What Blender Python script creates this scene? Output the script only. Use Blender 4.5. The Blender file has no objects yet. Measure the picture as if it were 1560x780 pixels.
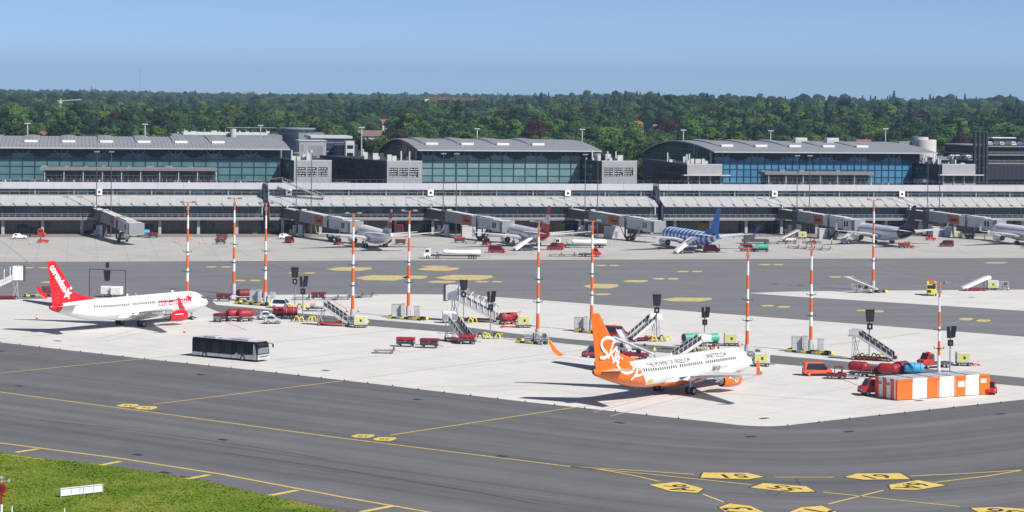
import bpy, bmesh, math, random
import numpy as np
from mathutils import Matrix, Vector
rad = math.radians
random.seed(7)
SC = bpy.context.scene
COL = SC.collection

# ---------------------------------------------------------------- camera
FPX, CAMH, HY, ROLL = 3600.0, 42.05, 143.0, rad(0.6)
cam_d = bpy.data.cameras.new('camera')
cam_d.sensor_width = 36.0
cam_d.lens = 36.0 * FPX / 1560.0
cam_d.shift_y = -(390.0 - HY) / 1560.0
cam_d.clip_start = 1.0
cam_d.clip_end = 60000.0
cam = bpy.data.objects.new('camera', cam_d)
COL.objects.link(cam)
_r = Vector((math.cos(ROLL), 0, math.sin(ROLL)))
_u = Vector((-math.sin(ROLL), 0, math.cos(ROLL)))
_m = Matrix.Identity(4)
for _i in range(3):
    _m[_i][0] = _r[_i]; _m[_i][1] = _u[_i]; _m[_i][2] = (0, -1, 0)[_i]
_m[2][3] = CAMH
cam.matrix_world = _m
SC.camera = cam

# ---------------------------------------------------------------- light
SUN_DIR = Vector((0.76, -0.62, 0.98)).normalized()          # towards the sun
SUN_EL = math.asin(SUN_DIR.z)
SUN_AZ = math.atan2(SUN_DIR.x, SUN_DIR.y)
world = bpy.data.worlds.new('World'); SC.world = world
world.use_nodes = True
_nt = world.node_tree; _nt.nodes.clear()
_sky = _nt.nodes.new('ShaderNodeTexSky'); _sky.sky_type = 'NISHITA'
_sky.sun_disc = False; _sky.sun_elevation = SUN_EL; _sky.sun_rotation = SUN_AZ
_sky.altitude = 0; _sky.air_density = 1.0; _sky.dust_density = 0.2; _sky.ozone_density = 1.0
_bg = _nt.nodes.new('ShaderNodeBackground'); _bg.inputs[1].default_value = 0.070
_wo = _nt.nodes.new('ShaderNodeOutputWorld')
_tn = _nt.nodes.new('ShaderNodeMix'); _tn.data_type = 'RGBA'; _tn.blend_type = 'MULTIPLY'; _tn.inputs[0].default_value = 1.0; 
_tc = _nt.nodes.new('ShaderNodeTexCoord'); _sz = _nt.nodes.new('ShaderNodeSeparateXYZ'); _nt.links.new(_tc.outputs['Generated'], _sz.inputs[0])
_mr = _nt.nodes.new('ShaderNodeMapRange'); _mr.inputs[1].default_value = 0.0; _mr.inputs[2].default_value = 0.06; _nt.links.new(_sz.outputs[2], _mr.inputs[0])
_t2 = _nt.nodes.new('ShaderNodeMix'); _t2.data_type = 'RGBA'; _nt.links.new(_mr.outputs[0], _t2.inputs[0]); _t2.inputs[6].default_value = (0.61, 1.02, 2.05, 1); _t2.inputs[7].default_value = (0.445, 0.60, 1.15, 1)
_m3 = _nt.nodes.new('ShaderNodeMapRange'); _m3.inputs[1].default_value = 0.10; _m3.inputs[2].default_value = 0.35; _nt.links.new(_sz.outputs[2], _m3.inputs[0])
_t3 = _nt.nodes.new('ShaderNodeMix'); _t3.data_type = 'RGBA'; _nt.links.new(_m3.outputs[0], _t3.inputs[0]); _nt.links.new(_t2.outputs[2], _t3.inputs[6]); _t3.inputs[7].default_value = (0.62, 0.62, 0.66, 1)
_nt.links.new(_t3.outputs[2], _tn.inputs[7])
_nt.links.new(_sky.outputs[0], _tn.inputs[6]); _nt.links.new(_tn.outputs[2], _bg.inputs[0]); _nt.links.new(_bg.outputs[0], _wo.inputs[0])
sun_d = bpy.data.lights.new('sun', 'SUN'); sun_d.energy = 4.6; sun_d.angle = rad(0.53)
sun_d.color = (1.0, 0.955, 0.88)
sun = bpy.data.objects.new('sun', sun_d); COL.objects.link(sun)
sun.rotation_euler = SUN_DIR.to_track_quat('Z', 'Y').to_euler(); sun.location = (0, 0, 300)
SC.view_settings.view_transform = 'Standard'; SC.view_settings.look = 'None'
SC.view_settings.gamma = 1.0; SC.view_settings.use_curve_mapping = False
SC.view_settings.exposure = 0.40
SC.render.engine = 'CYCLES'
SC.cycles.use_denoising = True
SC.cycles.max_bounces = 6; SC.cycles.volume_bounces = 0
SC.cycles.transparent_max_bounces = 8

# ---------------------------------------------------------------- helpers
def ray(px, py):
    x = (px - 780) / FPX; y = (HY - py) / FPX
    c, s = math.cos(ROLL), math.sin(ROLL)
    return Vector((x * c - y * s, 1.0, x * s + y * c))
def G(px, py, z=0.0):
    """ground point seen at a pixel of the 1560x780 photograph"""
    d = ray(px, py); t = (z - CAMH) / d.z
    return Vector((d.x * t, t, z))
TA = Vector((-147.2, 681.4, 0)); TANG = rad(10.5)
TU = Vector((math.cos(TANG), math.sin(TANG), 0)); TN = Vector((-math.sin(TANG), math.cos(TANG), 0))
def T(u, w, z=0.0): return TA + TU * u + TN * w + Vector((0, 0, z))
def FP(px, py, w=0.0):
    d = ray(px, py); o = Vector((0, 0, CAMH)); t = (TN.dot(TA - o) + w) / TN.dot(d); p = o + d * t
    return TU.dot(p - TA), p.z

MATS = {}
def lin(c): return c if len(c) == 4 else (*c, 1.0)
def mat(name, col, rough=0.5, metal=0.0, var=0.12, scale=0.6, spec=0.5, emit=0.0, coat=0.0, var2=None):
    """plain painted / metal surface with faint dirt and tone variation"""
    if name in MATS: return MATS[name]
    m = bpy.data.materials.new(name); m.use_nodes = True; nt = m.node_tree; N = nt.nodes; L = nt.links
    b = N['Principled BSDF']; b.inputs['Roughness'].default_value = rough; b.inputs['Metallic'].default_value = metal
    b.inputs['Specular IOR Level'].default_value = spec
    if coat: b.inputs['Coat Weight'].default_value = coat; b.inputs['Coat Roughness'].default_value = 0.08
    if var > 0:
        tc = N.new('ShaderNodeTexCoord'); nz = N.new('ShaderNodeTexNoise')
        nz.inputs['Scale'].default_value = scale; nz.inputs['Detail'].default_value = 5; nz.inputs['Roughness'].default_value = 0.65
        L.new(tc.outputs['Object'], nz.inputs['Vector'])
        mr = N.new('ShaderNodeMapRange'); mr.inputs[1].default_value = 0.35; mr.inputs[2].default_value = 0.7
        L.new(nz.outputs[0], mr.inputs[0])
        mx = N.new('ShaderNodeMix'); mx.data_type = 'RGBA'
        mx.inputs[6].default_value = lin(col)
        mx.inputs[7].default_value = lin(tuple(c * (1 - var) for c in col[:3]))
        L.new(mr.outputs[0], mx.inputs[0]); L.new(mx.outputs[2], b.inputs['Base Color'])
        m.diffuse_color = lin(col)
    else:
        b.inputs['Base Color'].default_value = lin(col)
    MATS[name] = m
    return m

class MB:
    """collects shapes for ONE mesh object"""
    def __init__(s): s.v = []; s.f = []; s.mi = []; s.sm = []; s.M = None
    def addv(s, pts):
        b = len(s.v)
        for p in pts:
            p = Vector(p)
            if s.M is not None: p = s.M @ p
            s.v.append((p.x, p.y, p.z))
        return b
    def face(s, idx, m=0, sm=False): s.f.append(tuple(idx)); s.mi.append(m); s.sm.append(sm)
    def poly(s, pts, m=0):
        b = s.addv(pts); s.face(range(b, b + len(pts)), m); return s
    def box(s, x0, x1, y0, y1, z0, z1, m=0, mt=None):
        b = s.addv([(x0, y0, z0), (x1, y0, z0), (x1, y1, z0), (x0, y1, z0), (x0, y0, z1), (x1, y0, z1), (x1, y1, z1), (x0, y1, z1)])
        for k, q in enumerate(((0, 3, 2, 1), (4, 5, 6, 7), (0, 1, 5, 4), (1, 2, 6, 5), (2, 3, 7, 6), (3, 0, 4, 7))):
            s.face([b + i for i in q], mt if (mt is not None and k == 1) else m)
        return s
    def bar(s, p0, p1, w, h=None, m=0):
        """square bar between two points"""
        h = h or w; p0 = Vector(p0); p1 = Vector(p1); d = (p1 - p0).normalized()
        up = Vector((0, 0, 1)) if abs(d.z) < 0.95 else Vector((1, 0, 0))
        a = d.cross(up).normalized() * (w / 2); c = a.cross(d).normalized() * (h / 2)
        b = s.addv([p0 - a - c, p0 + a - c, p0 + a + c, p0 - a + c, p1 - a - c, p1 + a - c, p1 + a + c, p1 - a + c])
        for q in ((0, 3, 2, 1), (4, 5, 6, 7), (0, 1, 5, 4), (1, 2, 6, 5), (2, 3, 7, 6), (3, 0, 4, 7)): s.face([b + i for i in q], m)
        return s
    def tube(s, p0, p1, r, r1=None, n=10, m=0, caps=True, mc=None):
        r1 = r if r1 is None else r1; p0 = Vector(p0); p1 = Vector(p1); d = (p1 - p0).normalized()
        up = Vector((0, 0, 1)) if abs(d.z) < 0.9 else Vector((1, 0, 0))
        a = d.cross(up).normalized(); c = a.cross(d)
        ring = lambda p, q: [p + (a * math.cos(2 * math.pi * i / n) + c * math.sin(2 * math.pi * i / n)) * q for i in range(n)]
        b = s.addv(ring(p0, r) + ring(p1, r1))
        for i in range(n): j = (i + 1) % n; s.face((b + i, b + j, b + n + j, b + n + i), m, True)
        if caps:
            mc = m if mc is None else mc
            s.face([b + i for i in reversed(range(n))], mc); s.face([b + n + i for i in range(n)], mc)
        return s
    def loft(s, rings, m=0, caps=True, sm=True, closed=True, mf=None):
        n = len(rings[0]); b = s.addv([p for r in rings for p in r])
        for k in range(len(rings) - 1):
            for i in range(n if closed else n - 1):
                j = (i + 1) % n
                s.face((b + k * n + i, b + k * n + j, b + (k + 1) * n + j, b + (k + 1) * n + i), m if mf is None else mf(k, i), sm)
        if caps:
            s.face([b + i for i in reversed(range(n))], m); s.face([b + (len(rings) - 1) * n + i for i in range(n)], m)
        return s
    def prism(s, pts, axis, a, b_, m=0, msides=None):
        """2D outline extruded along axis 'x','y' or 'z' from a to b_"""
        def P(p, t):
            return (t, p[0], p[1]) if axis == 'x' else (p[0], t, p[1]) if axis == 'y' else (p[0], p[1], t)
        n = len(pts); b = s.addv([P(p, a) for p in pts] + [P(p, b_) for p in pts])
        for i in range(n):
            j = (i + 1) % n; s.face((b + i, b + j, b + n + j, b + n + i), m if msides is None else msides[i])
        s.face([b + i for i in reversed(range(n))], m); s.face([b + n + i for i in range(n)], m)
        return s
    def ball(s, c, r, m=0, n=8, k=5, sz=1.0):
        c = Vector(c); rings = []
        for a in range(1, k):
            t = math.pi * a / k
            rings.append([c + Vector((r * math.sin(t) * math.cos(2 * math.pi * i / n), r * math.sin(t) * math.sin(2 * math.pi * i / n), -r * sz * math.cos(t))) for i in range(n)])
        s.loft(rings, m); return s
    def wheel(s, x, y, r, w, m=0, mh=1, n=14):
        """wheel with axis along y, tyre m and hub mh"""
        s.tube((x, y - w / 2, r), (x, y + w / 2, r), r, n=n, m=m)
        s.tube((x, y - w / 2 - 0.015, r), (x, y + w / 2 + 0.015, r), r * 0.55, n=n, m=mh)
        return s
    def build(s, name, mats, parent=None, fix=True, bevel=0.0):
        me = bpy.data.meshes.new(name); me.from_pydata(s.v, [], s.f)
        if not isinstance(mats, (list, tuple)): mats = [mats]
        for m in mats: me.materials.append(m)
        me.polygons.foreach_set('material_index', s.mi); me.polygons.foreach_set('use_smooth', s.sm)
        if fix:
            bm = bmesh.new(); bm.from_mesh(me); bmesh.ops.recalc_face_normals(bm, faces=bm.faces[:]); bm.to_mesh(me); bm.free()
        if any(s.sm): me.set_sharp_from_angle(angle=rad(42))
        o = bpy.data.objects.new(name, me); COL.objects.link(o)
        if parent is not None: o.parent = parent
        if bevel:
            md = o.modifiers.new('bevel', 'BEVEL'); md.width = bevel; md.segments = 2; md.limit_method = 'ANGLE'; md.angle_limit = rad(50)
        return o

def tag(o, label=None, cat=None, group=None, kind=None):
    if label: o['label'] = label
    if cat: o['category'] = cat
    if group: o['group'] = group
    if kind: o['kind'] = kind
    return o
def empty(name, loc=(0, 0, 0), rz=0.0, label=None, cat=None, group=None):
    o = bpy.data.objects.new(name, None); COL.objects.link(o); o.location = loc; o.rotation_euler = (0, 0, rz)
    o.empty_display_size = 0.5
    return tag(o, label, cat, group)
def kids(o): return [c for c in COL.objects if c.parent == o]
KID = {}
def dup(root, loc, rz, label=None, group=None, scale=None):
    if root.name not in KID: KID[root.name] = [(c, kids(c)) for c in kids(root)]
    r = root.copy(); COL.objects.link(r); r.location = loc; r.rotation_euler = (0, 0, rz)
    if scale is not None: r.scale = scale
    if label: r['label'] = label
    if group: r['group'] = group
    for c, gs in KID[root.name]:
        d = c.copy(); COL.objects.link(d); d.parent = r
        for g in gs:
            e = g.copy(); COL.objects.link(e); e.parent = d
    return r
class Kind:
    """builds a thing once, afterwards copies it"""
    def __init__(s, fn, cat, group=None): s.fn = fn; s.proto = None; s.cat = cat; s.group = group
    def __call__(s, loc, rz, label, group=None):
        if s.proto is None:
            s.proto = s.fn(); r = s.proto; r.location = loc; r.rotation_euler = (0, 0, rz)
            tag(r, label, s.cat, group or s.group)
            return r
        return dup(s.proto, loc, rz, label, group or s.group)

# common materials
M_white = mat('white_paint', (0.80, 0.80, 0.80), 0.35, var=0.06)
M_offw = mat('offwhite_panel', (0.62, 0.62, 0.62), 0.5, var=0.15)
M_lgrey = mat('light_grey_metal', (0.50, 0.51, 0.53), 0.45, var=0.15)
M_grey = mat('grey_metal', (0.27, 0.28, 0.30), 0.5, var=0.2)
M_dgrey = mat('dark_grey_metal', (0.08, 0.085, 0.095), 0.5, var=0.25)
M_black = mat('black_rubber', (0.018, 0.018, 0.02), 0.75, var=0.2)
M_hub = mat('wheel_hub_metal', (0.45, 0.45, 0.46), 0.4, metal=0.3, var=0.15)
M_glassd = mat('dark_glass', (0.02, 0.028, 0.035), 0.08, var=0.3, spec=0.8)
M_red = mat('red_paint', (0.42, 0.014, 0.02), 0.38, var=0.15)
M_redb = mat('bright_red_paint', (0.62, 0.022, 0.015), 0.35, var=0.12)
M_maroon = mat('maroon_tarpaulin', (0.20, 0.012, 0.022), 0.6, var=0.25)
M_redtarp = mat('red_tarpaulin', (0.34, 0.012, 0.022), 0.55, var=0.2)
M_orange = mat('mast_orange', (0.82, 0.14, 0.015), 0.45, var=0.12)
M_orangev = mat('vehicle_orange', (0.80, 0.10, 0.02), 0.38, var=0.1)
M_yel = mat('barrier_yellow', (0.85, 0.72, 0.05), 0.5, var=0.15)
M_ygreen = mat('yellow_green_paint', (0.56, 0.57, 0.20), 0.5, var=0.15)
M_blue = mat('blue_tarpaulin', (0.05, 0.38, 0.72), 0.55, var=0.2)
M_green = mat('green_tank_paint', (0.05, 0.40, 0.26), 0.45, var=0.15)
M_hiv = mat('hi_vis_cloth', (0.60, 0.85, 0.10), 0.7, var=0.1)
M_skin = mat('skin', (0.45, 0.26, 0.19), 0.6, var=0.05)
M_lampred = mat('red_lamp_lens', (0.5, 0.02, 0.02), 0.3, var=0)
M_silver = mat('silver_car_paint', (0.50, 0.53, 0.56), 0.3, metal=0.3, var=0.06)
M_metal = mat('bare_metal', (0.42, 0.41, 0.40), 0.35, metal=0.8, var=0.2)

# ---------------------------------------------------------------- ground
def ground_sheet(name, pts, m, z, kind='structure', label=None, cat=None):
    b = MB(); b.poly([(p.x, p.y, z) for p in pts]); o = b.build(name, m, fix=False)
    me = o.data
    if me.polygons[0].normal.z < 0: me.flip_normals()
    return tag(o, label, cat, None, kind)
def nodes_mat(name):
    m = bpy.data.materials.new(name); m.use_nodes = True
    MATS[name] = m
    return m, m.node_tree, m.node_tree.nodes, m.node_tree.links, m.node_tree.nodes['Principled BSDF']
def noise(N, L, vec, scale, detail=6, rough=0.6, dist=0.0):
    n = N.new('ShaderNodeTexNoise'); n.inputs['Scale'].default_value = scale; n.inputs['Detail'].default_value = detail
    n.inputs['Roughness'].default_value = rough; n.inputs['Distortion'].default_value = dist
    if vec is not None: L.new(vec, n.inputs['Vector'])
    return n.outputs[0]
def math_(N, L, op, a, b=None, c=None, clamp=False):
    n = N.new('ShaderNodeMath'); n.operation = op; n.use_clamp = clamp
    for i, x in enumerate((a, b, c)):
        if x is None: continue
        if isinstance(x, (int, float)): n.inputs[i].default_value = x
        else: L.new(x, n.inputs[i])
    return n.outputs[0]
def ramp(N, L, fac, stops):
    n = N.new('ShaderNodeValToRGB'); L.new(fac, n.inputs[0]); e = n.color_ramp.elements
    e[0].position = stops[0][0]; e[0].color = lin(stops[0][1]); e[1].position = stops[-1][0]; e[1].color = lin(stops[-1][1])
    for p, c in stops[1:-1]: k = e.new(p); k.color = lin(c)
    return n.outputs[0]
def mixc(N, L, fac, a, b, mode='MIX'):
    n = N.new('ShaderNodeMix'); n.data_type = 'RGBA'; n.blend_type = mode
    for i, x in ((0, fac), (6, a), (7, b)):
        if isinstance(x, (int, float)): n.inputs[i].default_value = x
        elif isinstance(x, tuple): n.inputs[i].default_value = lin(x)
        else: L.new(x, n.inputs[i])
    return n.outputs[2]
def g3(v): return (v, v * 1.0, v * 1.035)

def asphalt(name, base, n1, n2=None, k=6.0, streak=1.0, bands=1.0, patch=0.12):
    """streaked asphalt; the lanes of wear run square to n1 (and bend round to n2)"""
    m, nt, N, L, b = nodes_mat(name)
    geo = N.new('ShaderNodeNewGeometry'); pos = geo.outputs['Position']
    def dot(v, off=0.0):
        d = N.new('ShaderNodeVectorMath'); d.operation = 'DOT_PRODUCT'; L.new(pos, d.inputs[0]); d.inputs[1].default_value = (v[0], v[1], 0)
        return math_(N, L, 'ADD', d.outputs['Value'], off)
    a = dot(n1[0], n1[1]); along = dot((n1[0][1], -n1[0][0]))
    if n2 is not None:
        a = math_(N, L, 'SMOOTH_MAX', a, dot(n2[0], n2[1]), k)
    cb = N.new('ShaderNodeCombineXYZ'); L.new(a, cb.inputs[0]); L.new(math_(N, L, 'MULTIPLY', along, 0.012), cb.inputs[1])
    band = noise(N, L, cb.outputs[0], 0.16, 4, 0.6)
    fine = noise(N, L, cb.outputs[0], 0.9, 5, 0.7)
    pt = noise(N, L, pos, patch, 6, 0.6, 0.4)
    grain = noise(N, L, pos, 2.2, 4, 0.7)
    v = math_(N, L, 'MULTIPLY_ADD', band, 0.9 * bands, 1.0 - 0.45 * bands)
    v = math_(N, L, 'MULTIPLY', v, math_(N, L, 'MULTIPLY_ADD', fine, 0.55 * streak, 1.0 - 0.275 * streak))
    v = math_(N, L, 'MULTIPLY', v, math_(N, L, 'MULTIPLY_ADD', pt, 0.35, 0.825))
    v = math_(N, L, 'MULTIPLY', v, math_(N, L, 'MULTIPLY_ADD', grain, 0.3, 0.85))
    # thin dark sealed joints between the paver lanes
    fr = math_(N, L, 'FRACT', math_(N, L, 'MULTIPLY', math_(N, L, 'ADD', a, 500.0), 1 / 3.75))
    jn = math_(N, L, 'LESS_THAN', math_(N, L, 'ABSOLUTE', math_(N, L, 'SUBTRACT', fr, 0.5)), 0.035)
    jm = math_(N, L, 'MULTIPLY', jn, math_(N, L, 'MULTIPLY_ADD', noise(N, L, cb.outputs[0], 0.5, 2), 2.2, -0.9, True))
    v = math_(N, L, 'MULTIPLY', v, math_(N, L, 'MULTIPLY_ADD', jm, -0.22, 1.0))
    v = math_(N, L, 'MULTIPLY', v, base)
    cc = N.new('ShaderNodeCombineColor')
    L.new(v, cc.inputs[0]); L.new(math_(N, L, 'MULTIPLY', v, 1.0), cc.inputs[1]); L.new(math_(N, L, 'MULTIPLY', v, 1.06), cc.inputs[2])
    L.new(cc.outputs[0], b.inputs['Base Color']); b.inputs['Roughness'].default_value = 0.9
    b.inputs['Specular IOR Level'].default_value = 0.25
    return m
def concrete(name, base, dirx, slab=7.5, warm=0.97, stain=0.25, joint=0.12):
    m, nt, N, L, b = nodes_mat(name)
    geo = N.new('ShaderNodeNewGeometry'); pos = geo.outputs['Position']
    mp = N.new('ShaderNodeMapping'); mp.inputs['Rotation'].default_value = (0, 0, -dirx); L.new(pos, mp.inputs[0])
    sep = N.new('ShaderNodeSeparateXYZ'); L.new(mp.outputs[0], sep.inputs[0])
    js = []
    for i in (0, 1):
        fr = math_(N, L, 'FRACT', math_(N, L, 'MULTIPLY', math_(N, L, 'ADD', sep.outputs[i], 5000), 1 / slab))
        js.append(math_(N, L, 'LESS_THAN', math_(N, L, 'ABSOLUTE', math_(N, L, 'SUBTRACT', fr, 0.5)), 0.011))
    j = math_(N, L, 'MAXIMUM', js[0], js[1])
    # tone of each slab
    fl = N.new('ShaderNodeVectorMath'); fl.operation = 'FLOOR'
    sc = N.new('ShaderNodeVectorMath'); sc.operation = 'MULTIPLY_ADD'; L.new(mp.outputs[0], sc.inputs[0]); sc.inputs[1].default_value = (1 / slab,) * 3; sc.inputs[2].default_value = (0.5, 0.5, 0)
    L.new(sc.outputs[0], fl.inputs[0])
    wn = N.new('ShaderNodeTexWhiteNoise'); wn.noise_dimensions = '2D'; L.new(fl.outputs[0], wn.inputs['Vector'])
    pt = noise(N, L, pos, 0.07, 7, 0.62, 0.5); pt2 = noise(N, L, pos, 0.9, 5, 0.65)
    st = noise(N, L, mp.outputs[0], 0.02, 4, 0.6)
    v = math_(N, L, 'MULTIPLY_ADD', wn.outputs[0], 0.07, 0.965)
    v = math_(N, L, 'MULTIPLY', v, math_(N, L, 'MULTIPLY_ADD', pt, stain, 1.0 - stain / 2))
    v = math_(N, L, 'MULTIPLY', v, math_(N, L, 'MULTIPLY_ADD', pt2, 0.14, 0.93))
    v = math_(N, L, 'MULTIPLY', v, math_(N, L, 'MULTIPLY_ADD', st, 0.2, 0.9))
    # rubber and oil marks drawn out along the taxi direction
    mp2 = N.new('ShaderNodeMapping'); mp2.inputs['Scale'].default_value = (0.02, 0.5, 1); L.new(mp.outputs[0], mp2.inputs[0])
    tr = math_(N, L, 'MULTIPLY_ADD', noise(N, L, mp2.outputs[0], 1.0, 4, 0.7), 5.0, -2.9, True)
    v = math_(N, L, 'MULTIPLY', v, math_(N, L, 'MULTIPLY_ADD', tr, -0.12, 1.0))
    v = math_(N, L, 'MULTIPLY', v, math_(N, L, 'MULTIPLY_ADD', j, -joint, 1.0))
    sp_ = math_(N, L, 'MULTIPLY_ADD', noise(N, L, pos, 0.35, 3, 0.5, 0.3), 6.0, -4.0, True)
    v = math_(N, L, 'MULTIPLY', v, math_(N, L, 'MULTIPLY_ADD', sp_, -0.22, 1.0))
    v = math_(N, L, 'MULTIPLY', v, base)
    cc = N.new('ShaderNodeCombineColor'); L.new(v, cc.inputs[0]); L.new(math_(N, L, 'MULTIPLY', v, (1 + warm) / 2), cc.inputs[1]); L.new(math_(N, L, 'MULTIPLY', v, warm), cc.inputs[2])
    L.new(cc.outputs[0], b.inputs['Base Color']); b.inputs['Roughness'].default_value = 0.85
    b.inputs['Specular IOR Level'].default_value = 0.3
    return m

# directions of the taxiway edges
_a, _b = G(0, 521), G(1083, 642)
d1 = (_b - _a).normalized(); nn1 = Vector((-d1.y, d1.x, 0))
_c, _d = G(1165, 650), G(1560, 608.5)
d2 = (_d - _c).normalized(); nn2 = Vector((-d2.y, d2.x, 0))
M_asph_near = asphalt('taxiway_asphalt', 0.126, ((-nn1.x, -nn1.y), _a.dot(nn1)), ((-nn2.x, -nn2.y), _c.dot(nn2)), k=40.0, streak=1.35, bands=1.4)
_e = G(300, 450); _f = G(900, 464)
d3 = (G(1560, 393) - G(0, 399)).normalized()
M_asph_mid = asphalt('taxilane_asphalt', 0.17, ((-d3.y, d3.x), 0.0), streak=0.7, bands=0.6, patch=0.05)
M_asph_road = asphalt('service_road_asphalt', 0.14, ((nn1.x, nn1.y), 0.0), streak=0.3, bands=0.3)
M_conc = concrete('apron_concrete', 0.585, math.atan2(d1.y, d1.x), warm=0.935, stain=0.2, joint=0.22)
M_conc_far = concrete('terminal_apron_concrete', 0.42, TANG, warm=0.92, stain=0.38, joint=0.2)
M_conc_dark = concrete('dark_kerbside_concrete', 0.23, TANG, warm=0.93, stain=0.4)  # darker tone for the strip along the concourse foot and the forecourt

# base sheet reaching the horizon
m, nt, N, L, b = nodes_mat('rough_ground')
geo = N.new('ShaderNodeNewGeometry')
c = ramp(N, L, noise(N, L, geo.outputs['Position'], 0.01, 8, 0.6), [(0.3, (0.035, 0.055, 0.018)), (0.7, (0.07, 0.085, 0.035))])
L.new(c, b.inputs['Base Color']); b.inputs['Roughness'].default_value = 0.95
M_rough = m
R_ = 10000
ground_sheet('ground', [Vector((-R_, -400, 0)), Vector((R_, -400, 0)), Vector((R_, 10500, 0)), Vector((-R_, 10500, 0))], M_rough, -0.05)
PX = lambda pts: [G(*p) for p in pts]
# asphalt taxiways, everything between the camera and the terminal
ground_sheet('taxiway', [Vector((-420, 150, 0)), Vector((420, 150, 0)), T(560, 2), T(-260, 2)], M_asph_near, -0.012)
# taxilane between the stands and the terminal apron
far_l, far_r = G(-300, 400.2), G(1860, 391.9)
near_pts = [(-300, 470), (0, 456), (300, 449), (620, 448), (780, 454), (920, 464), (1220, 487), (1560, 513), (1800, 531)]
ground_sheet('taxilane', [far_l, far_r] + PX([(1800, 560), (1500, 540), (1165, 520), (880, 500), (600, 480), (300, 475), (-300, 500)]), M_asph_mid, -0.008)
# the stand apron
ap = PX([(-330, 478), (-60, 458), (45, 455.5), (200, 453), (320, 449.5), (620, 448.3), (700, 449.0), (780, 454), (920, 464.5), (1220, 487), (1560, 513), (1850, 534), (1850, 577), (1560, 608.5), (1340, 632), (1215, 646)])
# rounded tip
tip0, tipc, tip1 = G(1215, 646.3), G(1172, 652.6), G(1110, 646)
for i in range(1, 8):
    t = i / 8; ap.append(tip0 * (1 - t) ** 2 + tipc * 2 * t * (1 - t) + tip1 * t * t)
ap += PX([(1083, 642.5), (800, 612), (560, 583.5), (421, 567.6), (320, 557), (220, 546.5), (0, 521.5), (-330, 486)])
ground_sheet('stand_apron', ap, M_conc, 0.0)
# strip of concrete with the white stairs, right
ground_sheet('stand_apron_far', PX([(1140, 446.5), (1200, 444.2), (1330, 442.8), (1560, 441.2), (1800, 440), (1800, 490), (1560, 473.5), (1330, 459), (1220, 452.3)]), M_conc, 0.0)
# terminal apron
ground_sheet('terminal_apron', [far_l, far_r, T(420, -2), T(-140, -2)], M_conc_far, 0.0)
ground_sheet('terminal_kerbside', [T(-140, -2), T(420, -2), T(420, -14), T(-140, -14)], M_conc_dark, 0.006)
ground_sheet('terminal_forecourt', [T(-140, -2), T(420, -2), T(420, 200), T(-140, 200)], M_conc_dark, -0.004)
# service road across the stands
rd_u = [(305, 449.6), (345, 449.6), (322, 458), (330, 464.5), (382, 468.7), (459, 477.5), (560, 486), (714, 498.7), (783, 508), (880, 517.6), (1040, 529), (1165, 540), (1299, 551.6), (1400, 560.5), (1511, 571), (1560, 575.5), (1800, 597)]
rd_l = [(1800, 611), (1560, 588.7), (1511, 584.3), (1400, 574), (1299, 564.5), (1165, 552.7), (1040, 540), (880, 525.5), (727, 510), (600, 499.5), (485, 490.5), (408, 484), (331, 474.5), (300, 462)]
ground_sheet('service_road', PX(rd_u + rd_l), M_asph_road, 0.006)
for (x, y) in ():
    pass

# grass
m, nt, N, L, b = nodes_mat('airfield_grass')
geo = N.new('ShaderNodeNewGeometry'); P_ = geo.outputs['Position']
gz = math_(N, L, 'MULTIPLY_ADD', noise(N, L, P_, 0.12, 7, 0.62, 0.6), 0.75, math_(N, L, 'MULTIPLY', noise(N, L, P_, 1.6, 6, 0.75), 0.25))
c = ramp(N, L, gz, [(0.32, (0.07, 0.125, 0.009)), (0.45, (0.105, 0.17, 0.014)), (0.56, (0.16, 0.205, 0.024)), (0.70, (0.27, 0.235, 0.07))])
L.new(c, b.inputs['Base Color']); b.inputs['Roughness'].default_value = 0.9; b.inputs['Specular IOR Level'].default_value = 0.15
M_grass = m
g_edge = [(-420, 640), (-120, 672), (0, 689.5), (70, 698.5), (150, 706), (215, 717), (300, 730), (380, 748), (455, 764), (530, 781), (640, 806), (800, 846)]
gpts = PX(g_edge)
ground_sheet('grass_verge', gpts + [Vector((20, 150, 0)), Vector((-200, 150, 0))], M_grass, -0.004)
# tufts
rng = np.random.default_rng(3)
vs, fs = [], []
def in_poly(x, y, poly):
    c = False; j = len(poly) - 1
    for i in range(len(poly)):
        xi, yi = poly[i][0], poly[i][1]; xj, yj = poly[j][0], poly[j][1]
        if (yi > y) != (yj > y) and x < (xj - xi) * (y - yi) / (yj - yi) + xi: c = not c
        j = i
    return c
gp2 = [(p.x, p.y) for p in gpts] + [(20, 150), (-200, 150)]
cnt = 0
while cnt < 42000:
    x = rng.uniform(-72, -8); y = rng.uniform(222, 292)
    if not in_poly(x + rng.normal(0, 0.12), y + rng.normal(0, 0.25), gp2): continue
    hgt = rng.uniform(0.025, 0.085) * (0.7 + 0.6 * math.sin(x * 0.31 + 1.3 * math.sin(y * 0.17)) ** 2)
    a = rng.uniform(0, math.pi); w = rng.uniform(0.05, 0.14); dx, dy = math.cos(a) * w, math.sin(a) * w
    lx, ly = rng.normal(0, 0.07, 2); k = len(vs)
    vs += [(x - dx, y - dy, -0.01), (x + dx, y + dy, -0.01), (x + dx * 0.5 + lx, y + dy * 0.5 + ly, hgt), (x - dx * 0.6 + lx, y - dy * 0.6 + ly, hgt * 0.9)]
    fs.append((k, k + 1, k + 2, k + 3)); cnt += 1
me = bpy.data.meshes.new('grass_tufts'); me.from_pydata(vs, [], fs); me.materials.append(M_grass)
o = bpy.data.objects.new('grass', me); COL.objects.link(o)
tag(o, 'mown airfield grass with drier yellowish patches beside the taxiway', 'grass', None, 'stuff')

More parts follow.
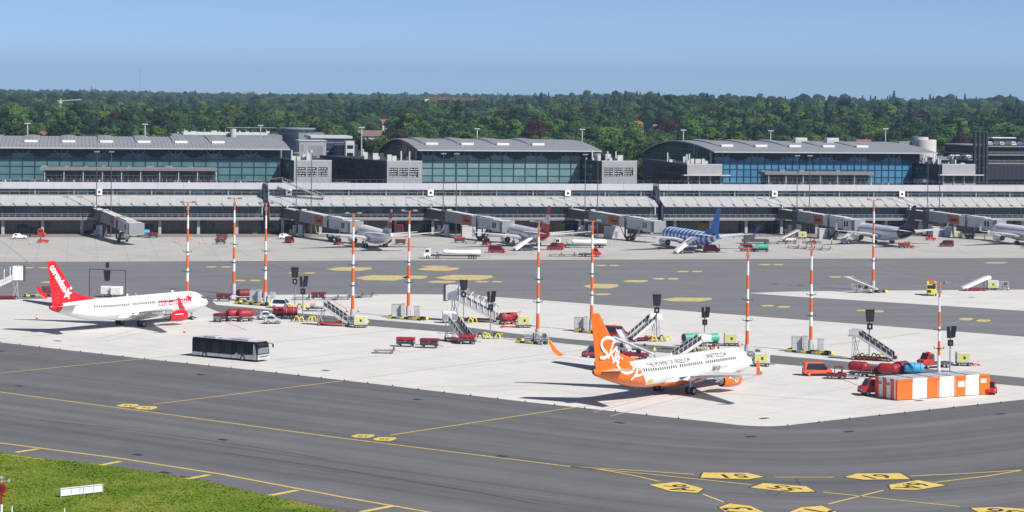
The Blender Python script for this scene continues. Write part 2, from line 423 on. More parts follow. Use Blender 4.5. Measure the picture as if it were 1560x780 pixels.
# ---------------------------------------------------------------- painted markings
M_yline = mat('marking_yellow', (0.76, 0.55, 0.13), 0.7, var=0.3, scale=1.5)
M_yfar = mat('marking_yellow_pale', (0.62, 0.50, 0.22), 0.75, var=0.4, scale=0.8)
M_yline2 = mat('marking_yellow_faded', (0.42, 0.36, 0.17), 0.75, var=0.35, scale=1.5)
M_wline = mat('marking_white_faded', (0.34, 0.34, 0.34), 0.75, var=0.4, scale=1.0)
M_blk = mat('marking_black', (0.03, 0.03, 0.03), 0.8, var=0.2)
M_rline = mat('marking_red_faded', (0.45, 0.13, 0.13), 0.75, var=0.3)
def line(name, pix, w, m, z=0.012):
    pts = [G(*p) for p in pix]; b = MB(); Ls, Rs = [], []
    for i, p in enumerate(pts):
        d = (pts[min(i + 1, len(pts) - 1)] - pts[max(i - 1, 0)]).normalized(); n = Vector((-d.y, d.x, 0)) * (w / 2)
        Ls.append((p.x + n.x, p.y + n.y, z)); Rs.append((p.x - n.x, p.y - n.y, z))
    for i in range(len(pts) - 1): b.poly([Rs[i], Rs[i + 1], Ls[i + 1], Ls[i]])
    o = b.build(name, m, fix=False); tag(o, kind='structure'); return o
def segs(name, items, m, z=0.012):
    """several strokes of one kind of paint as one marking"""
    b = MB()
    for pix, w in items:
        pts = [G(*p) for p in pix]
        for i in range(len(pts) - 1):
            p, q = pts[i], pts[i + 1]; d = (q - p).normalized(); n = Vector((-d.y, d.x, 0)) * (w / 2)
            b.poly([(p.x - n.x, p.y - n.y, z), (q.x - n.x, q.y - n.y, z), (q.x + n.x, q.y + n.y, z), (p.x + n.x, p.y + n.y, z)])
    o = b.build(name, m, fix=False); tag(o, kind='structure'); return o
def qb(p0, p1, p2, n=10): return [tuple((1 - t) ** 2 * a + 2 * t * (1 - t) * b_ + t * t * c_ for a, b_, c_ in zip(p0, p1, p2)) for t in [i / n for i in range(n + 1)]]
line('taxiway_centreline', [(-200, 571.5), (0, 597.3), (260, 632), (520, 667.5), (870, 711)], 0.32, M_yline)
W = 0.3
segs('taxiway_leadin_lines', [
    ([(-150, 583), (0, 568.4), (223, 546.2)], W), ([(233, 616), (523, 580.2)], W), ([(594, 663), (877, 620.5)], W)], M_yline)
segs('apron_leadin_lines', [([(223, 546.2), (290, 540)], .2), ([(523, 580.2), (640, 564), (820, 541), (1000, 520)], .2), ([(420, 561), (580, 541), (700, 526)], .12),
    ([(877, 620.5), (960, 610)], .2), ([(385, 524), (600, 504), (640, 500)], .2), ([(1260, 526), (1400, 508)], .2), ([(900, 515), (1010, 500)], .2), ([(0, 516), (120, 506)], .2)], M_yline2)
segs('taxiway_branch_lines', [
    (qb((870, 711), (960, 716), (1058, 723)), W), (qb((870, 711), (960, 719), (1145, 738.6)), W), (qb((870, 711), (930, 715), (1004, 733.5)), W),
    ([(1181, 727), (1271, 727)], W), ([(1387, 725.3), (1470, 721.5), (1560, 716)], W), ([(1424, 735), (1500, 726), (1560, 716), (1640, 706)], W),
    ([(1071, 753), (1102, 765)], W), ([(1254, 750), (1350, 760), (1462, 772)], W), ([(1262, 768), (1346, 747)], W)], M_yline, 0.016)
line('taxiway_edge_line', [(-300, 637), (0, 675), (180, 698), (340, 723), (520, 757), (655, 780.5), (800, 806)], 0.42, M_yline)
segs('taxiway_edge_ticks', [([(24, 689.3), (58, 684)], .75), ([(152, 709), (184, 703)], .75), ([(284, 730), (318, 723.6)], .75), ([(411, 755), (453, 747)], .75), ([(550, 780), (598, 771)], .75), ([(-80, 672), (-50, 667)], .75)], M_yline, 0.016)
line('grass_edge_line', [(0, 691.5), (70, 700.5)], 0.25, M_yline)
# guidance pentagons with dark characters
PENT = [([(1071, 720), (1139, 720.5), (1164, 726.5), (1139, 730.5), (1067, 728)], '51'),
        ([(989, 738.7), (1032, 734), (1072, 744.5), (1063, 751), (1021, 748.5)], 'A6'),
        ([(1143, 743), (1163, 736), (1228, 741), (1242, 749), (1207, 750)], '55'),
        ([(1287, 727), (1304, 721.5), (1371, 721), (1387, 730), (1316, 731)], '61'),
        ([(1354, 739), (1399, 731.5), (1441, 739.5), (1397, 746.5), (1357, 745.5)], '6A'),
        ([(1095, 773), (1112, 767), (1144, 771), (1165, 781), (1150, 790), (1115, 788)], '73'),
        ([(1201, 781), (1220, 773), (1252, 770.5), (1275, 780), (1262, 789), (1215, 792)], '72'),
        ([(1478, 774), (1520, 772.5), (1580, 777), (1590, 786), (1510, 790)], 'G6')]
def text_mesh(body, size=1.0, extr=0.0, bold=0.0, shear=0.0, align='CENTER', space=1.0, res=3):
    cu = bpy.data.curves.new('lettering_curve', 'FONT'); cu.body = body; cu.size = size; cu.extrude = extr; cu.offset = bold
    cu.shear = shear; cu.align_x = align; cu.align_y = 'CENTER'; cu.space_character = space; cu.resolution_u = res
    o = bpy.data.objects.new('lettering_tmp', cu); COL.objects.link(o); dg = bpy.context.evaluated_depsgraph_get(); dg.update()
    me = bpy.data.meshes.new_from_object(o.evaluated_get(dg)); COL.objects.unlink(o); bpy.data.objects.remove(o)
    return me
def pent(i, pix, txt):
    b = MB(); pts = [G(*p) for p in pix]; c = sum(pts, Vector()) / len(pts)
    bl = MB(); bl.poly([(c.x + (p.x - c.x) * 1.05, c.y + (p.y - c.y) * 1.1, 0.016) for p in pts])
    b.poly([(p.x, p.y, 0.020) for p in pts]); o = b.build('guidance_marking', M_yline, fix=False); tag(o, kind='structure')
    o2 = bl.build('guidance_marking_border', M_blk, fix=False); tag(o2, kind='structure')
    far = max(((p, q) for p in pts for q in pts), key=lambda t: (t[0] - t[1]).length)
    d = (far[1] - far[0]); Ln = d.length; ang = math.atan2(d.y, d.x)
    if math.cos(ang) > 0: ang += math.pi
    me = text_mesh(txt, size=Ln * 0.5, bold=0.05); me.materials.append(M_blk)
    t = bpy.data.objects.new('guidance_lettering', me); COL.objects.link(t); t.location = (c.x, c.y, 0.024); t.rotation_euler = (0, 0, ang); tag(t, kind='structure')
for i, (pix, txt) in enumerate(PENT): pent(i, pix, txt)
# small twin plates on the centreline
def plates(lst, m, name, chars=True):
    for (x0, x1, y, h) in lst:
        b = MB(); pts = [G(x0, y), G(x0 + (x1 - x0) * .3, y - h), G(x1 - 2, y - h * .8), G(x1, y), G(x1 - (x1 - x0) * .25, y + h), G(x0 + (x1 - x0) * .2, y + h * .8)]
        b.poly([(p.x, p.y, 0.020) for p in pts]); o = b.build(name, m, fix=False); tag(o, kind='structure')
        if chars:
            c = sum(pts, Vector()) / 6; wd = (pts[3] - pts[0]).length
            me = text_mesh('36' if x0 < 400 else '38', size=wd * 0.5); me.materials.append(M_blk)
            t = bpy.data.objects.new('guidance_lettering', me); COL.objects.link(t); t.location = (c.x, c.y, 0.024); t.rotation_euler = (0, 0, math.pi - .1); t.scale = (1, 1.2, 1); tag(t, kind='structure')
plates([(177, 212, 618, 2.6), (204, 240, 621.5, 2.8), (534, 571, 664.5, 2.8), (567, 604, 669, 3.0)], M_yline, 'guidance_plate')
# far markings on the taxilane
plates([(497, 567, 410, 3.0), (540, 622, 423.5, 4.2), (612, 652, 422.5, 2.6), (634, 700, 410, 2.8), (662, 751, 423, 4.2), (649, 695, 429.5, 1.8), (640, 684, 406, 1.2), (722, 746, 429.3, 1.1), (748, 767, 429.3, 1.1),
        (888, 943, 436, 3.6), (894, 932, 448.5, 1.4), (948, 988, 428.5, 1.8), (993, 1014, 424.8, 1.3), (1015, 1035, 424.8, 1.3), (1030, 1050, 413.8, 1.1), (1052, 1071, 413.8, 1.1),
        (1155, 1175, 403.3, 1.0), (1177, 1194, 403.3, 1.0), (905, 925, 404.5, 1.0), (927, 944, 404.5, 1.0), (1007, 1085, 456.5, 3.2), (1158, 1180, 466, 1.4), (1182, 1205, 467.6, 1.5),
        (1303, 1324, 473, 1.4), (1326, 1348, 474.5, 1.4), (1460, 1483, 486.3, 2.0), (1486, 1510, 488.6, 2.0), (1262, 1282, 422, 1.2), (1284, 1302, 422, 1.2), (1497, 1535, 400.5, 1.1),
        (313, 330, 406.8, 1.0), (335, 354, 406.8, 1.0), (357, 375, 427.5, 1.2), (379, 398, 427.5, 1.2), (438, 458, 416, 1.0), (461, 481, 416, 1.0), (33, 52, 408, 1.0), (57, 76, 408, 1.0), (60, 84, 430, 1.2)],
       M_yfar, 'taxilane_plate', False)
segs('taxilane_lines', [([(0, 419), (400, 418.3), (700, 418), (1000, 415)], .18), ([(760, 449), (900, 447), (1010, 438)], .2), ([(0, 446), (300, 445), (620, 444), (780, 443), (1140, 440), (1560, 436)], .35),
    ([(600, 437), (760, 440), (1000, 445), (1160, 462), (1400, 481.5), (1560, 489.5)], .25), ([(830, 457), (1000, 448)], .2), ([(1330, 474), (1400, 464.5)], .25), ([(1400, 500), (1478, 487)], .25), ([(1110, 477), (1195, 466)], .2), ([(760, 402), (900, 422), (1000, 432)], .15)], M_wline)
segs('taxilane_yellow_lines', [([(342, 376), (440, 409)], .2), ([(960, 396), (1040, 411)], .18), ([(690, 393), (600, 428)], .12)], M_yline2)
segs('service_crossing_lines', [([(1262, 396), (1500, 432)], .3), ([(1300, 394), (1560, 431)], .3), ([(1250, 398), (1470, 436)], .3)] + [([(1280 + i * 14, 396 + i * 2.1), (1286 + i * 14, 396.9 + i * 2.1)], .5) for i in range(16)], M_wline)
segs('service_road_lines', [([(340 + i * 26, 471 + i * 2.42), (350 + i * 26, 471.9 + i * 2.42)], .25) for i in range(0, 18)] + [([(822 + i * 30, 517 + i * 2.75), (834 + i * 30, 518.1 + i * 2.75)], .25) for i in range(0, 25)], M_wline, 0.014)
segs('red_service_lines', [([(343, 490), (375, 503)], .2), ([(508, 459), (530, 472)], .15), ([(1282, 577), (1322, 594)], .15)], M_rline)
segs('terminal_apron_lines', [([(0, 366), (52, 406)], .25), ([(90, 378), (112, 391)], .15), ([(120, 378), (150, 393)], .15), ([(212, 361), (300, 378)], .15), ([(460, 372), (530, 378)], .12), ([(700, 371), (800, 392)], .12), ([(905, 372), (1040, 376)], .15), ([(1150, 380), (1240, 395)], .15),
    ([(1440, 372), (1470, 384)], .15), ([(240, 362), (290, 376)], .15)], M_wline)
M_rub = mat('rubber_mark', (0.055, 0.055, 0.06), 0.9, var=0.3)
M_rub2 = mat('rubber_mark_on_concrete', (0.44, 0.435, 0.43), 0.9, var=0.3, scale=0.3)
segs('tyre_marks', [(qb((1168, 752), (1180, 742), (1200, 738)), .12), (qb((1180, 756), (1192, 746), (1212, 741)), .12), ([(1212, 729), (1222, 741)], .1), (qb((60, 640), (300, 664), (500, 700)), .1), (qb((340, 690), (600, 725), (820, 768)), .1)], M_rub, 0.010)
segs('apron_tyre_tracks', [(qb((160, 520), (230, 503), (300, 489)), .25), (qb((150, 516), (215, 500), (270, 488)), .25), (qb((930, 634), (1040, 606), (1150, 573)), .25), (qb((905, 628), (1010, 600), (1120, 570)), .25), ([(420, 548), (560, 536), (760, 514)], .2), ([(700, 560), (860, 545), (1200, 588)], .2), ([(640, 590), (900, 585), (1290, 612)], .25), ([(1180, 610), (1300, 590)], .2)], M_rub2, 0.008)
M_hole = mat('drain_iron', (0.025, 0.025, 0.027), 0.8, var=0.2)
def drain_fn():
    r = empty('drain_cover'); b = MB(); b.box(-.6, .6, -.3, .3, 0.006, 0.03); b.build('grate', M_hole, r)
    b = MB(); b.box(-.7, .7, -.38, -.3, .006, .034).box(-.7, .7, .3, .38, .006, .034).box(-.7, -.6, -.3, .3, .006, .034).box(.6, .7, -.3, .3, .006, .034); b.build('frame', M_dgrey, r); return r
drain = Kind(drain_fn, 'drain cover', 'drain covers set in the paving')
for (x, y) in ((2, 535), (88, 519.5), (30, 588), (306, 571), (210, 693), (252, 720), (340, 670), (636, 608.5), (944, 644), (1144, 665), (1293, 657.5), (1525, 630.5), (496, 564.5), (1164, 637.5), (1400, 610.5), (1180, 432.5), (1480, 453), (765, 695)):
    drain(G(x, y), math.atan2(d1.y, d1.x) if x < 1100 else math.atan2(d2.y, d2.x), 'small dark iron drain cover set flush in the paving')
M_bluelamp = mat('blue_lamp_lens', (0.03, 0.05, 0.12), 0.2, var=0)
def edge_fn():
    r = empty('edge_light'); b = MB(); b.tube((0, 0, 0), (0, 0, .06), .17, n=8); b.build('base', M_dgrey, r)
    b = MB(); b.tube((0, 0, .06), (0, 0, .16), .07, .06, n=8).ball((0, 0, .17), .08); b.build('lens', M_bluelamp, r); return r
edge = Kind(edge_fn, 'edge light', 'low edge lights along the apron rim')
for seg in ([(0, 522.2), (220, 547), (421, 568.2), (560, 584), (800, 612.6), (1083, 643)], [(1200, 649), (1340, 633.4), (1560, 610)]):
    P3 = [G(*p) for p in seg]
    for i in range(len(P3) - 1):
        n = max(1, int((P3[i + 1] - P3[i]).length / 4.4))
        for k in range(n): edge(P3[i].lerp(P3[i + 1], k / n), 0, 'low blue edge light on the rim of the pale apron')
# ---------------------------------------------------------------- terminal
M_parapet = mat('parapet_panel', (0.52, 0.525, 0.555), 0.55, var=0.10, scale=0.15)
M_canopy = mat('canopy_panel', (0.44, 0.44, 0.45), 0.45, var=0.14, scale=0.3)
M_slab = mat('edge_slab', (0.36, 0.36, 0.37), 0.6, var=0.2, scale=0.3)
M_roofz = None
def glass(name, c0, c1, scale=0.12, rough=0.07, grid=(3.7, 2.3), amt=0.5, spec=0.6):
    """tinted glazing: panes differ a little in tone, blinds and floors show dimly"""
    m, nt, N, L, b = nodes_mat(name)
    tc = N.new('ShaderNodeTexCoord'); mp = N.new('ShaderNodeMapping'); mp.inputs['Scale'].default_value = (1 / grid[0], 1, 1 / grid[1]); L.new(tc.outputs['Object'], mp.inputs[0])
    fl = N.new('ShaderNodeVectorMath'); fl.operation = 'FLOOR'; L.new(mp.outputs[0], fl.inputs[0])
    sep = N.new('ShaderNodeSeparateXYZ'); L.new(fl.outputs[0], sep.inputs[0]); cb = N.new('ShaderNodeCombineXYZ'); L.new(sep.outputs[0], cb.inputs[0]); L.new(sep.outputs[2], cb.inputs[1])
    wn = N.new('ShaderNodeTexWhiteNoise'); wn.noise_dimensions = '2D'; L.new(cb.outputs[0], wn.inputs['Vector'])
    nz = noise(N, L, tc.outputs['Object'], scale, 5, 0.6)
    f = math_(N, L, 'ADD', math_(N, L, 'MULTIPLY', wn.outputs[0], amt), math_(N, L, 'MULTIPLY', nz, 1.1 - amt), None, True)
    L.new(mixc(N, L, f, c0, c1), b.inputs['Base Color']); b.inputs['Roughness'].default_value = rough; b.inputs['Specular IOR Level'].default_value = spec
    return m
M_teal = glass('teal_glazing', (0.035, 0.10, 0.125), (0.13, 0.26, 0.29), amt=0.35)
M_teal2 = glass('pale_teal_glazing', (0.06, 0.15, 0.17), (0.22, 0.37, 0.38), amt=0.35)
M_bluegl = glass('blue_glazing', (0.03, 0.135, 0.27), (0.09, 0.30, 0.49), amt=0.3, grid=(1.85, 2.3))  # blue lightened: the light-blue reflection is put into the pane colour
M_darkgl = glass('concourse_glazing', (0.008, 0.012, 0.020), (0.07, 0.12, 0.15), scale=0.2, amt=0.6, grid=(3.73, 3))
M_midgl = glass('upper_corridor_glazing', (0.015, 0.022, 0.03), (0.22, 0.30, 0.32), scale=0.25, amt=0.75, grid=(2.8, 1.1))
M_gfl = glass('ground_floor_glazing', (0.008, 0.010, 0.013), (0.035, 0.045, 0.05), scale=0.2, amt=0.7, grid=(2.24, 4))
M_mull = mat('mullion_metal', (0.035, 0.055, 0.075), 0.45, var=0.1)
M_mullg = mat('mullion_grey', (0.20, 0.21, 0.22), 0.45, var=0.15)
M_post = mat('pale_post', (0.42, 0.42, 0.43), 0.5, var=0.15)
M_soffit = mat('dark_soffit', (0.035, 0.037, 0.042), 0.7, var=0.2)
M_truss = mat('roof_truss_paint', (0.30, 0.33, 0.36), 0.5, var=0.1)
# sheet metal roof with standing seams
m, nt, N, L, b = nodes_mat('standing_seam_roof')
tc = N.new('ShaderNodeTexCoord'); sp = N.new('ShaderNodeSeparateXYZ'); L.new(tc.outputs['Object'], sp.inputs[0])
fx = math_(N, L, 'FRACT', math_(N, L, 'MULTIPLY', math_(N, L, 'ADD', sp.outputs[0], 1000), 1 / 1.15)); jx = math_(N, L, 'LESS_THAN', fx, 0.28)
fy = math_(N, L, 'FRACT', math_(N, L, 'MULTIPLY', math_(N, L, 'ADD', sp.outputs[1], 1000), 1 / 4.3)); jy = math_(N, L, 'LESS_THAN', fy, 0.07)
nz = noise(N, L, tc.outputs['Object'], 0.15, 6, 0.65)
v = math_(N, L, 'MULTIPLY', math_(N, L, 'MULTIPLY_ADD', jx, -0.32, 1.0), math_(N, L, 'MULTIPLY_ADD', jy, -0.12, 1.0))
v = math_(N, L, 'MULTIPLY', v, math_(N, L, 'MULTIPLY_ADD', nz, 0.35, 0.83)); v = math_(N, L, 'MULTIPLY', v, 0.275)
cc = N.new('ShaderNodeCombineColor'); L.new(v, cc.inputs[0]); L.new(math_(N, L, 'MULTIPLY', v, 1.01), cc.inputs[1]); L.new(math_(N, L, 'MULTIPLY', v, 1.07), cc.inputs[2])
L.new(cc.outputs[0], b.inputs['Base Color']); b.inputs['Roughness'].default_value = 0.5; b.inputs['Metallic'].default_value = 0.0
M_roof = m

def concourse(u0, u1, label):
    r = empty('airport_concourse', T(u0, 0), TANG, label, 'terminal building'); Lx = u1 - u0
    b = MB(); b.box(0, Lx, 4.0, 27, 0, 4.1); b.build('ground_floor', M_gfl, r)
    b = MB(); n = int(Lx / 2.24)
    for i in range(n + 1): b.box(i * 2.24 - .05, i * 2.24 + .05, 3.86, 3.997, 0.1, 4.05)
    b.box(0, Lx, 3.85, 3.99, 3.0, 3.15); b.build('ground_floor_mullions', M_mullg, r)
    for i in range(int(Lx / 11.2) + 1):
        x = 4 + i * 11.2
        if x > Lx - .5: break
        b = MB(); b.box(x - .42, x + .42, 0.2, 1.0, 0, 4.2); b.build('column', M_post, r)
    for k in range(int(Lx / 24)):   # service doors in the shaded ground floor
        x = 12 + k * 23.5 + (k % 2) * 4
        b = MB(); b.box(x, x + 3.2, 3.80, 3.995, 0.02, 2.9); o = b.build('service_door', mat('service_door_%s' % ('ochre' if k % 3 == 0 else 'grey'), (0.35, 0.24, 0.05) if k % 3 == 0 else (0.10, 0.11, 0.12), 0.6), r)
        b = MB(); b.box(x + 1.56, x + 1.64, 3.77, 3.80, .05, 2.85).box(x + .2, x + 3.0, 3.77, 3.80, 1.3, 1.38); b.build('door_frame', M_mullg, o)
    b = MB(); b.box(0, Lx, -1.4, 27, 4.2, 4.95); b.box(0, Lx, -1.5, -1.35, 4.55, 5.05); b.build('edge_slab', M_slab, r)
    b = MB()
    for i in range(int(Lx / 1.86)): b.bar((i * 1.86 + .3, -1.2, 4.95), (i * 1.86 + .3, -1.2, 6.0), .05)
    b.bar((0, -1.2, 6.0), (Lx, -1.2, 6.0), .07); b.bar((0, -1.2, 5.5), (Lx, -1.2, 5.5), .04); b.build('railing', M_lgrey, r)
    b = MB(); b.box(0, Lx, 1.6, 26, 4.96, 9.25); b.build('gate_level_glazing', M_darkgl, r)
    b = MB(); n = int(Lx / 3.73)
    for i in range(n + 1): b.box(i * 3.73 - .09, i * 3.73 + .09, 1.35, 1.598, 4.96, 8.9)
    b.box(0, Lx, 1.4, 1.59, 8.3, 8.6).box(0, Lx, 1.42, 1.58, 5.5, 5.6); b.build('gate_level_mullions', M_mullg, r)
    # sloping canopy
    b = MB(); b.prism([(-1.9, 8.55), (5.2, 10.95), (5.2, 10.7), (-1.9, 8.3)], 'x', 0, Lx); b.build('canopy', M_canopy, r)
    b = MB()
    for i in range(n + 1):
        x = i * 3.73; b.bar((x, -1.9, 8.62), (x, 5.1, 10.99), .09, .12)
    b.build('canopy_ribs', M_offw, r)
    b = MB()
    for i in range(n + 1):
        x = i * 3.73; b.bar((x - .75, -1.0, 9.1), (x + .1, -2.0, 8.45), .12, .2); b.bar((x + .1, -1.95, 8.5), (x + .1, 1.36, 6.9), .06)
    b.build('canopy_brackets', M_dgrey, r)
    b = MB(); b.box(0, Lx, 5.2, 26, 10.95, 11.25); b.build('upper_slab', M_slab, r)
    b = MB(); b.box(0, Lx, 6.6, 26, 11.26, 13.1); b.build('upper_corridor_glazing', M_midgl, r)
    b = MB()
    for i in range(int(Lx / 2.8) + 1): b.box(i * 2.8 - .06, i * 2.8 + .06, 5.5, 5.62, 11.26, 13.0)
    b.box(0, Lx, 5.5, 5.6, 12.1, 12.2)
    for i in range(int(Lx / 11.2) + 1): b.box(i * 11.2 + 1.5, i * 11.2 + 1.9, 5.35, 5.9, 10.6, 13.0)
    b.build('upper_corridor_posts', M_grey, r)
    b = MB(); b.box(0, Lx, 4.9, 5.4, 13.0, 14.95); b.box(0, Lx, 5.4, 27, 13.15, 13.6); b.box(-.001, .35, 5.4, 27, 13.6, 14.3); b.build('parapet', M_parapet, r)
    b = MB(); s = .01
    for i in range(int(Lx / 7.5)): b.box(i * 7.5 + 3, i * 7.5 + 3.05, 4.88, 4.9, 13.02, 14.93)
    b.build('parapet_joints', M_grey, r)
    b = MB(); b.box(0.35, Lx, 5.41, 40, 13.6, 13.9); b.build('terrace_deck', mat('terrace_deck', (0.22, 0.21, 0.21), .8, var=.3, scale=.3), r)
    b = MB(); b.box(.02, .3, 1.0, 5, 5, 8.6).box(Lx - .3, Lx - .02, 1.0, 5, 5, 8.6).box(.02, .4, 5.2, 6.5, 11.26, 13).box(Lx - .4, Lx - .02, 5.2, 6.5, 11.26, 13); b.build('end_frame', M_parapet, r)
    # roof terrace railing
    b = MB(); 
    for i in range(int(Lx / 2.0)): b.bar((i * 2.0 + .5, 6.1, 13.9), (i * 2.0 + .5, 6.1, 15.9), .06)
    b.bar((0.4, 6.1, 15.9), (Lx, 6.1, 15.9), .05); b.build('terrace_railing', M_mullg, r)
    return r
concourse(-48, 75.6, 'long pale concourse with sloping canopy in front of the leftmost teal glass hall')
concourse(77.4, 194.7, 'pale concourse with sloping canopy in front of the middle glass hall')
concourse(196.6, 335, 'pale concourse with sloping canopy in front of the blue glass hall')
for (u, lb) in ((75.65, 'dark recessed stair link between the left and middle concourses'), (194.75, 'dark recessed stair link between the middle and right concourses')):
    r = empty('link_stairwell', T(u, 0), TANG, lb, 'stairwell')
    b = MB(); b.box(0, 1.65, 3, 24, 0, 13.4); b.build('wall', mat('navy_cladding', (0.02, 0.035, 0.06), .5, var=.2), r)
    b = MB(); b.bar((.4, 2.6, 4.8), (.4, 2.6, 13.2), .2); b.bar((-.5, 2.4, 11.6), (1.6, 2.4, 9.8), .22); b.bar((1.6, 2.4, 9.8), (.6, 2.4, 8.4), .22); b.build('stair', M_dgrey, r)

ROOFP = [(-3.0, 10.5), (-1.0, 10.65), (4, 11.1), (10, 11.65), (18, 12.2), (28, 12.7), (38, 12.95), (48, 12.95), (58, 12.55), (68, 11.75), (78, 10.6), (88, 9.0), (96, 7.4)]
def hall(u0, u1, gl, label, base=14.0, lip=1.0, ext=(2.5, 2.5), orange=False, skydx=11.4, endgl=None, mstep=3.66):
    r = empty('terminal_hall', T(u0, 30), TANG, label, 'terminal building'); W_ = u1 - u0; z0 = base
    b = MB(); b.box(0, W_, 0, .4, -.2 + z0, z0 + 9.9); b.build('curtain_wall', gl, r)
    b = MB(); k = 0; x = 0
    while x <= W_ + .01:
        b.box(x - .10, x + .10, -.22, -.002, z0, z0 + 9.2); x += mstep
    for z in (2.35, 4.7, 7.0): b.box(0, W_, -.18, -.003, z0 + z, z0 + z + .14)
    b.box(0, W_, -.3, -.003, z0, z0 + .5); b.build('mullions', M_mull, r)
    # roof: shallow wave in section
    prof = [(y, z0 + z) for y, z in ROOFP]; low = [(y, z - .38) for y, z in prof]
    b = MB(); n = len(prof); xs = (-ext[0], W_ + ext[1])
    idx = [b.addv([(x, p[0], p[1]) for p in prof] + [(x, p[0], p[1]) for p in low]) for x in xs]
    for i in range(n - 1):
        b.face((idx[0] + i, idx[1] + i, idx[1] + i + 1, idx[0] + i + 1), 0, True)
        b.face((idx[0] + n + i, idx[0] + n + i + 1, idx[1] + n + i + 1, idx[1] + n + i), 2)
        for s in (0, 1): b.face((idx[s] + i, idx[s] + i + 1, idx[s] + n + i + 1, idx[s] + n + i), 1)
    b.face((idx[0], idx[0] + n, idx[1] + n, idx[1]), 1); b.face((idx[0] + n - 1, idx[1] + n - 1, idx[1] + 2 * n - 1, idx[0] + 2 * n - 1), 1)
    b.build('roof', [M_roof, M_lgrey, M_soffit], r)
    # rooflights across the crown
    x = 4.0 + (u0 % 3)
    rise = lambda t: .95 * math.sin(math.pi * min(1, max(0, t)))
    while x < W_ - 8:
        b = MB(); w_ = 4.6; ys = [12, 16, 22, 30, 38, 46, 54, 60]
        def zr(y):
            for (y0, a0), (y1, a1) in zip(prof, prof[1:]):
                if y0 <= y <= y1: return a0 + (a1 - a0) * (y - y0) / (y1 - y0)
            return prof[-1][1]
        rings = []
        for i, y in enumerate(ys):
            h = .1 + .5 * math.sin(math.pi * (i + .3) / (len(ys) - .4)); zz = zr(y)
            rings.append([(x - w_ / 2, y, zz - .1), (x - w_ / 2, y, zz + h * .55), (x, y, zz + h), (x + w_ / 2, y, zz + h * .55), (x + w_ / 2, y, zz - .1)])
        b.loft(rings, 0, True, False); o = b.build('rooflight', [M_roof], r)
        b = MB(); zz = zr(13); b.box(x - w_ / 2 + .5, x + w_ / 2 - .2, 10.6, 13.4, zz - .1, zz + .55); b.build('rooflight_pane', M_white, o)
        x += skydx
    # struts below the eave
    b = MB(); x = 2.0
    while x < W_ - 2:
        b.bar((x, .1 - .5, z0 + 7.6), (x - 2.2, -.5, z0 + 9.6), .16); b.bar((x, -.5, z0 + 7.6), (x + 2.2, -.5, z0 + 9.6), .16)
        b.bar((x - 1, -.6, z0 + 8.6), (x + 1, -.6, z0 + 8.6), .1); b.bar((x, -.5, z0 + 7.6), (x, -.5, z0 + 9.7), .12)
        x += 11.4 / 1.0
    b.build('roof_struts', M_truss, r)
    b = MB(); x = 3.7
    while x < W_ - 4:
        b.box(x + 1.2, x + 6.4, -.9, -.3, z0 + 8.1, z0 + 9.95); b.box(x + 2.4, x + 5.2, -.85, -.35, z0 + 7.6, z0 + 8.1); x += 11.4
    b.box(.2, W_ - .2, -.12, -.004, z0 + 8.7, z0 + 9.9)  # dark blocks and a full-width strip that darken the zone below the eave
    b.build('eave_dark_panels', M_soffit, r)
    # gable walls
    for nm, x0, x1 in (('gable_wall', -.02, .3), ('gable_wall', W_ - .3, W_ + .02)):
        b = MB(); b.prism([(0.4, z0)] + [p for p in low if p[0] >= 0.4] + [(95.5, z0)], 'x', x0, x1); b.build(nm, endgl or M_gfl, r)
    b = MB()
    for k in range(1, 26):
        y = k * 3.66; zt = np.interp(y, [p[0] for p in low], [p[1] for p in low]); b.box(-.16, -.02, y - .08, y + .08, z0, zt)
    for z in (3, 5.5, 8, 10.2):
        ys = [p[0] for p in low]; zs = [p[1] for p in low]; y1 = 95
        while y1 > 40 and np.interp(y1, ys, zs) < z0 + z: y1 -= 1
        y0 = 1
        while y0 < 40 and np.interp(y0, ys, zs) < z0 + z: y0 += 1
        b.box(-.14, -.02, y0, y1, z0 + z, z0 + z + .12)
    b.build('gable_mullions', M_mullg, r)
    b = MB(); b.tube((-1.4, 1.5, z0), (-1.4, 1.5, z0 + 10.1), .3, n=8); b.build('corner_post', M_lgrey, r)
    if orange:
        for (y0, y1, zt, zb) in ((8, 11.5, 11.0, 7.4), (13, 20, 12.0, 7.4), (21.5, 27, 12.5, 8.2), (28, 40, 12.9, 8.4)):
            b = MB(); b.prism([(y0, z0 + zb), (y1, z0 + zb), (y1, z0 + zt), (y0, z0 + zt - .5)], 'x', -.5, -.25); b.build('orange_panel', mat('orange_hall_panel', (0.42, 0.085, 0.03), .55, var=.35, scale=1.2), r)
    return r
hall(-42, 83.2, M_teal, 'leftmost terminal hall with grey ribbed roof above dark teal glass', ext=(3, 2.6))
hall(126.8, 180.6, M_teal2, 'middle terminal hall with pale teal glass and orange panels in its gable', orange=True, ext=(1.5, 3.0))
hall(221.5, 289.5, M_bluegl, 'right terminal hall with bright blue glass front and smooth grey roof', ext=(1.5, 5.0), endgl=M_darkgl, mstep=2.3)

